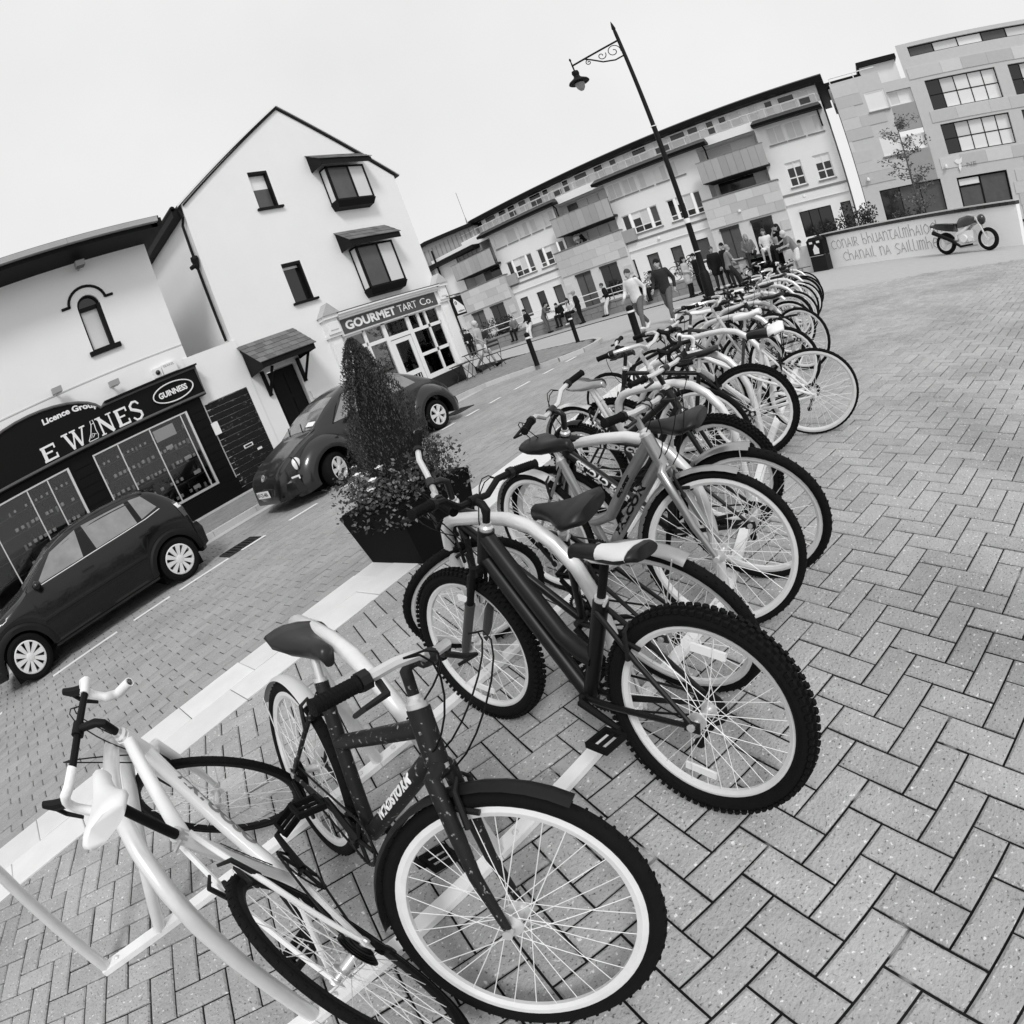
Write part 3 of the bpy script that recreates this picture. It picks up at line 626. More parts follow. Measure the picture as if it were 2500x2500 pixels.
lab = MB(); lab.lathe([(.0388, .05), (.0388, .12)], 8, caps=False); LAB = lab.mesh('label', 'blind', 50)
can = MB(); can.lathe([(.03, 0), (.033, .01), (.033, .11), (.028, .12)], 8); CAN = can.mesh('can', mat('can_pale', .45, .35), 50)
rb = random.Random(3)
for zi, z in enumerate((.63, .95, 1.3, 1.65, 2.0)):
    for u0, u1, side in ((2.16, 4.24, 0), (.1, 1.45, 1)):
        u = u0
        while u < u1:
            if rb.random() < .86:
                is_can = rb.random() < .22
                o = put('can' if is_can else 'bottle', CAN if is_can else BOT)
                o.location = H.p(u, z + .001, rb.uniform(.1, .2)); s = rb.uniform(.85, 1.0) if z < 1.9 else .7; o.scale = (s, s, s)
                if is_can: tag(o, ['pale drinks can on a shelf in the right hand wine shop window', 'pale drinks can on a shelf in the left wine shop window'][side], 'can', 'cans on the wine shop window shelves ' + ['right', 'left'][side])
                else:
                    tag(o, ['dark labelled bottle on a shelf in the wine shop window under the oval sign', 'dark labelled bottle on a shelf in the wine shop window at the left edge'][side], 'bottle', 'bottles on the wine shop window shelves ' + ['right', 'left'][side])
                    put('label', LAB, o, local=True)
            u += rb.uniform(.095, .13)
mb = MB(); H.box(mb, 3.46, 3.95, 1.95, 2.2, -.035, -.03); tag(mb.build('poster', 'paint_white'), 'white price poster inside the wine shop window below the oval sign', 'poster')
for i, (u, z) in enumerate(((3.62, 1.72), (3.9, 1.35), (3.95, .98), (3.8, .7))):
    mb = MB(); H.box(mb, u, u + .16, z, z + .08, .05, .055); tag(mb.build('price_card', 'paint_white'), ['white price card on the top shelf of the wine window', 'white price card on the second shelf of the wine window', 'white price card on the third shelf of the wine window', 'white price card on the bottom shelf of the wine window'][i], 'price card', 'price cards in the wine shop window')
# spotlights and alarm boxes over the shop
def spot(u, z, d, label, big=False):
    t = thing('spotlight', label, 'spotlight', H.p(u, z, 0), 0, 'spotlights over the wine shop')
    mb = MB(); mb.hexa([H.p(u + a, z + b, c) for a, b, c in ((-.1, -.05, -.16), (.1, -.05, -.16), (.1, -.06, -.34), (-.1, -.06, -.34), (-.09, .08, -.14), (.09, .08, -.14), (.1, .05, -.36), (-.1, .05, -.36))]); mb.build('lamp_body', 'zinc', t)
    mb = MB(); mb.tube([H.p(u, z - .03, 0), H.p(u, z - .04, -.18)], .02, 6); mb.build('bracket', 'zinc', t)
    mb = MB(); H.box(mb, u - .085, u + .085, z - .064, z - .054, -.33, -.17); mb.build('lamp_glass', 'pane_dark', t)
spot(3.26, 6.05, 0, 'small floodlight high under the black eave of the wine shop')
spot(1.92, 3.74, 0, 'grey spotlight over the arched rise of the wine shop sign')
spot(3.06, 3.42, 0, 'grey spotlight over the wine lettering left of the alarm boxes')
al = thing('alarm_box', 'white alarm box with maker text above the oval sign', 'alarm box', H.p(4.35, 3.3, 0))
mb = MB(); H.box(mb, 4.2, 4.54, 3.2, 3.42, -.1, 0); mb.build('cover', 'upvc', al)
text_mesh('SEAKEL', .07, 'lettering', 'sill_grey', al, lambda x, y, z: H.p(4.24 + x, 3.35 + y, -.101 - z), width=.26, extrude=.001)
al = thing('siren_box', 'square white siren with dark round lens beside the alarm box', 'siren', H.p(4.08, 3.3, 0))
mb = MB(); H.box(mb, 3.98, 4.18, 3.2, 3.4, -.1, 0); mb.build('cover', 'upvc', al)
mb = MB(); mb.ball(H.p(4.08, 3.3, -.1), .055); mb.build('lens', 'pane_dark', al, smooth=60)
# low link wall, gate and plinth between the two houses
lw = thing('link_wall', 'low white wall with black boarded gate between the wine shop and the gabled house', 'wall', (5.5, 12, 0))
mb = wall_mesh(H, [(4.75, 0), (6.13, 0), (6.13, 3.39), (4.75, 3.39)], [rect(4.90, 5.94, .1, 2.27)], d=-.02, reveal=.1)
mb.add([H.p(*p) for p in ((4.75, 3.39, -.02), (6.13, 3.39, -.02), (6.13, 3.39, .3), (4.75, 3.39, .3))], [(0, 1, 2, 3)]); mb.build('wall', 'render_white', lw)
for i in range(15):
    mb = MB(); H.box(mb, 4.80, 5.93, .12 + i * .143, .25 + i * .143, .02 - .05 + rnd.uniform(0, .006), .05); mb.build('board', mat('board_black', .010, .6, var=.5, scale=8, speck=.12, spscale=14), lw)
mb = MB(); H.box(mb, 5.26, 5.5, .99, 1.07, -.045, -.031); lb = tag(mb.build('letter_plate', 'paint_white'), 'white framed letter plate on the black gate', 'letter plate')
mb = MB(); H.box(mb, 5.29, 5.47, 1.01, 1.05, -.05, -.046); mb.build('slot', 'trim_black', lb)
mb = MB(); H.box(mb, 5.55, 5.67, .83, .88, -.05, -.031); tag(mb.build('handle_plate', 'paint_white'), 'small white handle plate near the right edge of the black gate', 'handle plate')
mb = MB(); H.box(mb, 4.72, 4.88, 1.54, 1.82, -.14, -.116); tag(mb.build('notice', 'paint_white'), 'small white notice on the black pier beside the gate', 'notice')
for a, b in ((-9, 4.9), (4.95, 6.5)):
    pass
mb = MB(); H.box(mb, -9, 4.75, .1, .52, -.16, -.101); mb.build('plinth', 'paint_black', wine)
mb = MB(); H.box(mb, -9, 6.5, .1, .14, -.24, -.161); mb.build('ground_course', 'kerb', wine)
pw = thing('pot_plant', 'dark leafy plant growing at the foot of the black gate', 'plant', (6.2, 11.7, .1))
mb = MB()
for i in range(160):
    c = V((6.05 + rnd.gauss(0, .12), 11.6 + rnd.gauss(0, .1), .15 + abs(rnd.gauss(0, .22)))); a = V((rnd.uniform(-1, 1), rnd.uniform(-1, 1), rnd.uniform(-1, 1))).normalized() * .04; b = a.orthogonal().normalized() * .025
    mb.add([c - a, c + b, c + a, c - b], [(0, 1, 2, 3)])
mb.build('foliage', mat('leaf_dark', .05, .6, var=.5, scale=9), pw)
# ------------------------------------------------ long apartment block across the canal (facade plane X = 34, u = Y)
A = Fr((34, 0, 0), (0, 1, 0), (1, 0, 0))
apt = thing('apartment_block', 'long white apartment block with dark eaves, zinc balconies and pale stone bays', 'apartment building', (34, 14, 0))
BAYS_ = [(4.2, 8.8), (14.4, 19.5), (24.0, 29.0)]           # stone bays
PAV = [(.55, 4.6), (7.4, 15.1), (18.1, 24.9)]               # pavilions with their own eaves
trip = [(0, .2, 0, .24), (0, .2, .24, 1), (.27, .5, 0, .3), (.27, .5, .3, 1), (.5, .73, 0, .3), (.5, .73, .3, 1), (.8, 1, 0, .24), (.8, 1, .24, 1)]
first = [(11.72, 14.2), (8.85, 11.05), (21.5, 23.8), (18.75, 21.0)]
top_ = [(13.55, 14.5), (12.5, 13.4), (11.45, 12.3), (10.4, 11.2), (9.3, 10.15), (3.05, 4.0), (1.95, 2.9), (.85, 1.75), (23.2, 24.1), (22.1, 22.95), (21.0, 21.85), (19.9, 20.75), (18.75, 19.6)]
pair = [(2.65, 3.58), (1.0, 1.95)]
gnd = [(14.25, 15.0), (12.6, 13.4), (11.0, 11.75), (9.25, 10.05), (20.0, 20.75), (21.5, 22.2), (23.0, 23.7), (1.75, 3.6), (.0 + .7, .72 + .4)]
gnd[-1] = (.62, 1.2)
H0 = [rect(a, b, 3.95, 5.3) for a, b in first] + [rect(a, b, 6.5, 7.5) for a, b in top_] + [rect(a, b, 3.9, 5.3) for a, b in pair] + [rect(a, b, 1.0, 2.46) for a, b in gnd]
loggia = [rect(4.6, 8.2, 4.5, 7.62), rect(14.6, 18.6, 4.5, 7.62), rect(24.4, 28.0, 4.5, 7.5)]
mb = wall_mesh(A, [(.5, 0), (30.5, 0), (30.5, 7.9), (.5, 7.9)], H0 + loggia, reveal=.12)
mb.add([A.p(.5, 0), A.p(.5, 9.3), A.p(.5, 9.3, 9), A.p(.5, 0, 9)], [(0, 1, 2, 3)])
mb.build('wall', 'render_white', apt)
rw = random.Random(11)
for a, b in first:
    window(A, apt, a, b, 3.95, 5.3, d=.06, bar=.06, cells=trip, panes=('pane_dark', 'pane_mid', 'pane_dark', 'pane_sky_tone', 'pane_dark', ('pane_dark', rw.uniform(.3, .6)), 'pane_mid', 'pane_dark'), sill=.09)
for a, b in top_:
    k = rw.random() < .5
    window(A, apt, a, b, 6.5, 7.5, d=.05, bar=.05, cells=[(0, .5, 0, 1), (.5, 1, 0, 1)] if rw.random() < .7 else [(0, 1, 0, 1)], panes=(rw.choice(['pane_sky_tone', 'blind', 'pane_sky_tone']), 'blind' if k else 'pane_sky_tone'), sill=.08)
for i, (a, b) in enumerate(pair):
    window(A, apt, a, b, 3.9, 5.3, d=.06, bar=.07, cells=[(0, .5, 0, .36), (0, .5, .36, 1), (.5, 1, 0, .36), (.5, 1, .36, 1)], panes=('pane_dark', ('pane_dark', .35 + .15 * i)), sill=.09)
for a, b in gnd:
    window(A, apt, a, b, 1.0, 2.46, d=.1, bar=.05, fm='trim_black', cells=[(0, 1, 0, 1)] if b - a < 1 else [(0, .4, 0, 1), (.4, .7, 0, 1), (.7, 1, 0, 1)], panes=('pane_mid' if rw.random() < .5 else 'pane_dark',))
# string course / cornice over the ground floor
for a, b in ((.5, 4.2), (8.8, 14.4), (19.5, 24.0)):
    mb = MB(); A.box(mb, a, b, 3.46, 3.58, -.12, 0); mb.build('string_course', 'sill_grey', apt)
    mb = MB(); A.box(mb, a, b, 3.0, 3.455, -.08, 0); A.box(mb, a, b, 2.97, 2.999, -.1, 0); mb.build('band', 'render_white', apt)
# stone bays of separate panels
for i, (a, b) in enumerate(BAYS_):
    core = MB(); A.box(core, a + .01, b - .01, 0, 4.49, -.44, .2)
    st = core.build('stone_bay', 'stone', apt)
    lo = {0: 0, 1: 0, 2: 0}[i]; z = 0; row = 0
    opens = [(a + .9, a + 2.2, .6, 2.74), (a + 2.9, a + 4.1, .3, 2.74)]
    while z < 4.45:
        h = .56; u = a - (row % 2) * .5
        while u < b:
            u1 = min(b, u + 1.02); u0 = max(a, u)
            zz1 = min(4.5, z + h)
            if u1 - u0 > .08 and not any(u0 < o[1] and u1 > o[0] and z < o[3] - .1 for o in opens):
                mb = MB(); A.box(mb, u0 + .004, u1 - .004, z + .004, zz1 - .004, -.5 - rw.uniform(0, .006), -.441); mb.build('stone_panel', 'stone', st)
            u += 1.02
        z += h; row += 1
    for o in opens:
        mb = MB(); A.box(mb, o[0] + .02, o[1] - .02, o[2], o[3] - .06, -.45, -.442); x = mb.build('dark_window', 'pane_mid' if o[0] > a + 2 else 'pane_dark', apt)
        mb = MB(); A.box(mb, o[0], o[1], o[3] - .2, o[3] - .05, -.53, -.445); A.box(mb, (o[0] + o[1]) / 2 - .03, (o[0] + o[1]) / 2 + .03, o[2], o[3] - .2, -.47, -.451); mb.build('lintel', 'cap_dark', x)
    mb = MB(); A.box(mb, a - .04, b + .04, 4.5, 4.56, -.54, .1); mb.build('coping', 'sill_grey', st)
    # recessed balconies
    ul, uh = ((4.6, 8.2), (14.6, 18.6), (24.4, 28.0))[i]
    lg = MB(); lg.add([A.p(*p) for p in ((ul, 4.4, 0), (uh, 4.4, 0), (uh, 4.4, 1.3), (ul, 4.4, 1.3), (ul, 7.62, 0), (uh, 7.62, 0), (uh, 7.62, 1.3), (ul, 7.62, 1.3))], [(0, 1, 2, 3), (4, 5, 6, 7), (0, 3, 7, 4), (1, 2, 6, 5), (2, 3, 7, 6)]); lo_ = lg.build('loggia', 'render_white', apt)
    for z0, z1 in ((4.5, 5.4), (6.0, 7.5)):
        for k in range(4):
            u0 = ul + .3 + k * (uh - ul - .6) / 4
            mb = MB(); A.box(mb, u0, u0 + .75, z0, z1, 1.2, 1.28); mb.build('balcony_door', rw.choice(['pane_dark', 'pane_sky_tone', 'pane_mid', 'blind']), lo_)
    mb = MB(); A.box(mb, ul - .25, uh + .1, 5.42, 5.56, -.75, 1.28); A.box(mb, ul - .25, uh + .1, 5.56, 6.62, -.70, -.64); bal = mb.build('balcony', 'cap_dark', apt)
    nb = 9
    for k in range(nb):
        u0 = ul - .28 + k * (uh - ul + .4) / nb; u1 = ul - .28 + (k + 1) * (uh - ul + .4) / nb
        mb = MB(); A.box(mb, u0 + .006, u1 - .006, 5.45, 6.68, -.79 + rw.uniform(0, .012), -.755); mb.build('zinc_panel', 'zinc', bal)
    mb = MB(); A.box(mb, ul - .3, uh + .15, 6.68, 6.72, -.8, -.6); mb.build('rail_cap', 'sill_grey', bal)
for a, b in ((13.55, 14.4), (23.2, 24.0)):
    mb = MB(); A.box(mb, a + .0, b, 3.59, 4.36, -.3, .0); mb.build('side_parapet', 'zinc', apt)
# pavilion eaves
for a, b in PAV:
    mb = MB(); mb.hexa([A.p(a, 7.64, -.75), A.p(b, 7.64, -.75), A.p(b, 7.7, .6), A.p(a, 7.7, .6), A.p(a, 7.8, -.8), A.p(b, 7.8, -.8), A.p(b, 7.8, .6), A.p(a, 7.8, .6)]); ev = mb.build('eave', 'trim_black', apt)
    mb = MB(); mb.hexa([A.p(a, 7.801, -.8), A.p(b, 7.801, -.8), A.p(b, 7.801, .6), A.p(a, 7.801, .6), A.p(a + .1, 8.08, -.2), A.p(b - .1, 8.08, -.2), A.p(b - .1, 8.08, .6), A.p(a + .1, 8.08, .6)]); mb.build('tiled_edge', 'roof_grey', ev)
    mb = MB(); mb.tube([A.p(a + .3, 7.72, -.4), A.p(a + .3, 7.45, .0), A.p(a + .3, 6.75, -.03)], .05, 6); mb.build('downpipe', 'trim_black', apt)
# setback top storey with its long row of windows
mb = MB(); A.box(mb, .5, 27, 7.6, 9.32, .62, 8); tp = mb.build('top_storey', 'render_white', apt)
mb = MB(); A.box(mb, .5, 27, 7.9, 8.12, .0, .2); mb.build('parapet', 'render_white', apt)
u = 1.0
while u < 26:
    wdt = rw.choice([.5, .7, .7, 1.0]); 
    window(A, tp, u, u + wdt, 8.25, 9.1, d=.56, bar=.05, cells=[(0, 1, 0, .5), (0, 1, .5, 1)], panes=(rw.choice(['pane_sky_tone', 'pane_sky_tone', 'pane_mid']), rw.choice(['pane_sky_tone', 'pane_mid', 'pane_dark'])))
    u += wdt + rw.choice([.15, .3, .5])
mb = MB(); mb.tube([A.p(.6, 8.62, .1), A.p(27, 8.62, .1)], .018, 4)
mb.build('handrail', 'upvc', apt)
for k in range(27):
    mb = MB(); mb.tube([A.p(.7 + k, 8.1, .1), A.p(.7 + k, 8.62, .1)], .014, 4); mb.build('rail_post', 'upvc', apt)
mb = MB(); mb.hexa([A.p(.0, 9.2, -.1), A.p(25.6, 9.05, -.1), A.p(25.6, 9.05, 9), A.p(.0, 9.2, 9), A.p(.0, 9.48, -.15), A.p(25.6, 9.3, -.15), A.p(25.6, 9.3, 9), A.p(.0, 9.48, 9)]); rf = mb.build('roof', 'trim_black', apt)
mb = MB(); mb.hexa([A.p(.0, 9.481, -.16), A.p(25.6, 9.301, -.16), A.p(25.6, 9.301, 2), A.p(.0, 9.481, 2), A.p(.0, 9.62, .2), A.p(25.6, 9.42, .2), A.p(25.6, 9.42, 2), A.p(.0, 9.62, 2)]); mb.build('tiled_edge', 'roof_grey', rf)
# zinc clad end at the far left
mb = MB(); A.prism(mb, [(25.4, 6.9), (31.5, 6.9), (31.5, 9.3), (30.2, 9.3), (25.4, 8.95)], .1, 6); ze = mb.build('zinc_gable', 'zinc', apt)
for k in range(13):
    mb = MB(); A.box(mb, 25.5 + k * .45, 25.53 + k * .45, 6.9, 8.9, .06, .1); mb.build('seam', 'sill_grey', ze)
mb = MB(); A.prism(mb, [(25.3, 8.9), (30.2, 9.3), (31.6, 9.3), (31.6, 9.5), (30.2, 9.55), (25.3, 9.15)], -.3, 6); mb.build('verge', 'trim_black', ze)
mb = MB(); A.box(mb, 25.5, 31, 7.2, 7.5, -.75, .3); mb.build('eave', 'trim_black', ze)
mb = MB(); mb.tube([A.p(29.9, 8.6, -.2), A.p(29.9, 0, -.2)], .08, 6); mb.build('downpipe', 'trim_black', apt)
mb = MB(); mb.tube([A.p(27.3, 9.1, 2), A.p(27.3, 10.2, 2)], [.12, .03], 6); mb.tube([A.p(27.3, 10.2, 2), A.p(27.3, 12.4, 2)], .02, 5); mb.build('roof_aerial', 'sill_grey', apt)
for k, u in enumerate((12.2, 6.8, 17.2, 3.0)):
    mb = MB(); mb.lathe([(.07, 0), (.1, .05), (.08, .16)], 8, M.Translation(A.p(u, 3.15 if k != 1 else 3.3, -.12 if k % 2 == 0 else -.52))); mb.build('wall_light', 'upvc', apt)
# ------------------------------------------------ stone clad office block at the right (X = 33)
O = Fr((33, 0, 0), (0, 1, 0), (1, 0, 0))
off = thing('office_block', 'pale stone clad block with black ribbon windows at the right edge', 'office building', (33, -6, 0))
oh = [rect(-2.87, -1.8, 6.66, 7.7), rect(-2.88, -1.84, 4.24, 5.32), rect(-4.4, -1.06, .9, 2.58), rect(-8.9, -5.08, 6.03, 7.6), rect(-8.9, -5.17, 3.7, 5.26), rect(-8.0, -5.25, .1, 2.46), rect(-4.28, -2.96, 4.27, 7.46), rect(-12.8, -9.6, 6.03, 7.6), rect(-12.8, -9.6, 3.7, 5.26), rect(-12.8, -4.82, 8.96, 9.5)]
mb = wall_mesh(O, [(-.22, 0), (-.22, 8.62), (-2.9, 8.62), (-2.9, 7.98), (-4.22, 7.98), (-4.22, 8.94), (-4.24, 9.7), (-14, 9.7), (-14, 0)], oh, d=.03, reveal=.25)
mb.add([O.p(-.22, 0, .03), O.p(-.22, 8.62, .03), O.p(-.22, 8.62, 8), O.p(-.22, 0, 8)], [(0, 1, 2, 3)]); mb.build('wall', 'stone', off)
z = 0; row = 0
while z < 9.5:
    u = -.22 + (row % 3) * .45
    while u > -13.9:
        u1 = max(-14, u - rw.choice([1.1, 1.4, 1.4, 1.8])); u0 = min(-.22, u); z1 = min(z + .6, 9.7)
        topz = 8.62 if u0 > -2.9 and u1 > -2.92 else (7.98 if u1 > -4.24 else 9.7)
        bad = any(u1 < max(q[0][0], q[1][0]) + .0 and u0 > min(q[0][0], q[1][0]) and z < q[2][1] and z1 > q[0][1] for q in oh) or any(u0 > min(q[0][0], q[1][0]) and u1 < max(q[0][0], q[1][0]) and z < q[2][1] and z1 > q[0][1] for q in oh)
        if not bad and z1 <= topz and u0 - u1 > .1 and not (u1 < -2.9 < u0) and not (u1 < -4.22 < u0):
            mb = MB(); O.box(mb, u1 + .004, u0 - .004, z + .004, z1 - .004, -.0 - rw.uniform(0, .005), .029); mb.build('stone_panel', 'stone', off)
        u = u1
    z += .6; row += 1
for z0, z1 in ((6.66, 7.7), (4.24, 5.32)):
    window(O, off, -2.87, -1.8, z0, z1, d=.05, bar=.07, panes=('blind',), sill=.07)
    window(O, off, -4.27, -2.97, z0 + .05, z1 - .25, d=.2, bar=.07, cells=[(0, .55, 0, 1), (.55, 1, 0, 1)], panes=('blind', 'pane_sky_tone'))
mb = MB(); O.box(mb, -4.28, -2.96, 5.33, 6.69, .06, .25); O.box(mb, -4.28, -2.96, 2.6, 4.26, .035 - .06, .028); mb.build('zinc_panel', 'zinc', off)
for z0, z1, k in ((6.03, 7.6, 5), (3.7, 5.26, 5)):
    for a, b in ((-8.9, -5.08 if k == 5 else -5.17), (-12.8, -9.6)):
        if z0 < 5 and b > -6: b = -5.17
        cells = [(i / 5, (i + 1) / 5, j / 2, (j + 1) / 2) for i in range(5) for j in range(2)]
        window(O, off, a, b, z0, z1, d=.2, bar=.05, fm='trim_black', cells=cells, panes=['blind', 'blind'] * 3 + ['blind', 'pane_sky_tone', 'pane_dark', 'pane_dark'])
window(O, off, -4.4, -1.06, .9, 2.58, d=.2, bar=.05, fm='trim_black', cells=[(0, .35, 0, 1), (.35, .68, 0, 1), (.68, 1, 0, 1)], panes=('pane_mid', 'pane_mid', 'pane_dark'))
window(O, off, -8.0, -5.25, .1, 2.46, d=.15, bar=.1, fm='trim_black', cells=[(0, .55, 0, 1), (.55, 1, 0, .8), (.55, 1, .8, 1)], panes=('pane_mid', 'pane_mid', 'blind'), name='entrance')
window(O, off, -12.8, -4.82, 8.96, 9.5, d=.2, bar=.06, fm='trim_black', cells=[(i / 6, (i + 1) / 6, 0, 1) for i in range(6)], panes=('blind', 'pane_sky_tone', 'pane_mid'))
mb = MB(); O.box(mb, -4.1, -2.1, 8.0, 9.3, 1.2, 6); O.box(mb, -2.3, -.1, 8.0, 8.85, 2.2, 6); mb.build('setback_storey', 'render_white', off)
mb = MB(); O.box(mb, -4.2, -2.0, 9.32, 9.56, .9, 6); O.box(mb, -2.3, .0, 8.95, 9.15, 1.8, 6); mb.build('roof', 'trim_black', off)
mb = MB(); mb.tube([O.p(-.3, 8.95, .2), O.p(-2.8, 8.95, .2)], .03, 6); mb.tube([O.p(-.3, 8.62, .2), O.p(-.3, 8.95, .2)], .03, 6); mb.tube([O.p(-1.6, 8.62, .2), O.p(-1.6, 8.95, .2)], .03, 6); mb.build('handrail', 'upvc', off)
for u, z in ((-.66, 3.2), (-4.85, 3.05)):
    mb = MB(); mb.lathe([(.08, 0), (.08, .08), (.05, .18)], 8, M.Translation(O.p(u, z, -.1))); mb.build('wall_light', 'upvc', off)
text_mesh('NE', .28, 'lettering', 'sill_grey', off, lambda x, y, z: O.p(-5.97 - x, 2.94 + y, -.008 - z), width=.52)
mb = MB(); O.prism(mb, [(-5.36, 3.3), (-5.5, 3.38), (-5.62, 3.32), (-5.8, 3.44), (-5.74, 3.2), (-5.62, 3.12), (-5.66, 2.95), (-5.55, 2.72), (-5.5, 2.95), (-5.56, 3.12), (-5.44, 3.18)], -.04, -.008); mb.build('bird_emblem', 'render_white', off)
# ------------------------------------------------ foliage helper
def leaves(n, spot, size, m, name, parent, flat=.5, seed=1):
    r = random.Random(seed); mb = MB()
    for i in range(n):
        c = V(spot(r)); a = V((r.uniform(-1, 1), r.uniform(-1, 1), r.uniform(-.6, 1))).normalized(); s = size * r.uniform(.6, 1.3)
        b = a.cross(V((r.uniform(-1, 1), r.uniform(-1, 1), r.uniform(-1, 1)))).normalized()
        mb.add([c - a * s, c + b * s * flat, c + a * s, c - b * s * flat], [(0, 1, 2, 3)], r.random())
    return mb.build(name, m, parent)
LEAF = mat('leaf', .065, .55, tone=1.3); LEAF2 = mat('leaf_pale', .12, .55, tone=1.0); LEAF3 = mat('leaf_deep', .035, .6, tone=1.2)
def clump(parent, blobs, n, size, m, seed=1, name='foliage'):
    def spot(r):
        c, q = r.choice(blobs); d = V((r.gauss(0, 1), r.gauss(0, 1), r.gauss(0, 1))).normalized() * (r.random() ** .4)
        return V(c) + V((d.x * q[0], d.y * q[1], d.z * q[2]))
    return leaves(n, spot, size, m, name, parent, .55, seed)
def shrub(x, y, z, h, r_, label, n=1400, m='leaf', seed=1, size=.05, group='shrubs behind the canal wall', name='shrub'):
    t = thing(name, label, 'shrub', (x, y, z), 0, group); r = random.Random(seed)
    blobs = [((x + r.uniform(-.6, .6) * r_, y + r.uniform(-.8, .8) * r_, z + h * r.uniform(.25, .85)), (r_ * r.uniform(.25, .5), r_ * r.uniform(.25, .5), h * r.uniform(.12, .26))) for i in range(9)]
    mb = MB()
    for i in range(6): b = r.choice(blobs)[0]; mb.tube([(x + r.uniform(-.1, .1), y + r.uniform(-.1, .1), z), (x + (b[0] - x) * .4, y + (b[1] - y) * .4, z + h * .35), b], [.025, .018, .008], 5)
    mb.build('stem', 'bark', t); clump(t, blobs, n, size, m, seed); return t
# ------------------------------------------------ canal wall with rail, far kerb line
cw = thing('canal_wall', 'low dark stone wall with pale coping along the canal where people sit', 'wall', (24.2, 14, 0))
y = 4.6
while y < 34:
    L = rw.uniform(.7, 1.1)
    for z0, z1 in ((0, .3), (.3, .58)):
        mb = MB(); mb.box((24.3, y + L / 2 + (.3 if z0 else 0), (z0 + z1) / 2), (.4 + rw.uniform(-.02, .02), L - .015, z1 - z0 - .012)); mb.build('stone', 'stone_dark', cw)
    mb = MB(); mb.box((24.3, y + L / 2, .63), (.46, L - .01, .09)); mb.build('coping', 'stone_dark', cw)
    y += L
rl = thing('canal_railing', 'thin pale horizontal rails on posts behind the canal wall', 'railing', (24.9, 20, 0))
for z in (.95, 1.25):
    mb = MB(); mb.tube([(24.75, 6, z), (24.75, 34, z)], .022, 5); mb.build('rail', 'upvc', rl)
for k in range(15):
    mb = MB(); mb.tube([(24.75, 6 + k * 2, .6), (24.75, 6 + k * 2, 1.27)], .025, 5); mb.build('post', 'sill_grey', rl)
sheet('quay_path', [(21.9, 3.0), (24.1, 3.0), (24.1, 60), (21.9, 60)], .02, mat('quay', .36, .85, var=.12, scale=2))
sheet('quay_kerb', [(21.72, 3.6), (21.9, 3.6), (21.9, 60), (21.72, 60)], .024, 'kerb')
sheet('canal_water', [(24.6, -40), (32.9, -40), (32.9, 70), (24.6, 70)], -.04, mat('water', .02, .08, bump=.2, bscale=4))
sheet('far_bank', [(30.4, -40), (33.9, -40), (33.9, 70), (30.4, 70)], .02, 'asphalt')
for i, (x, y, h, r_, m, s) in enumerate([(25.9, 22.8, 1.7, 1.6, 'leaf_deep', .07), (26.2, 20.2, 1.7, 1.5, 'leaf_deep', .07), (26.0, 25.2, 1.3, 1.2, 'leaf_deep', .07), (26.0, 11.9, 1.5, .9, 'leaf_pale', .06), (25.8, 10.1, 1.6, .9, 'leaf_pale', .06), (26.2, 8.6, 1.5, .7, 'leaf_pale', .06)]):
    shrub(x, y, 0, h, r_, ['large dark shrub over the canal rail left of the sitting people', 'dark bushy shrub beside the largest one by the canal', 'dark shrub furthest left along the canal rail', 'sparse pale shrub behind the seated couple on the wall', 'wispy pale shrub behind the walking men', 'thin pale shrub under the ground floor windows right of the walking men'][i], 1300 if i < 3 else 420, m, 30 + i, s)
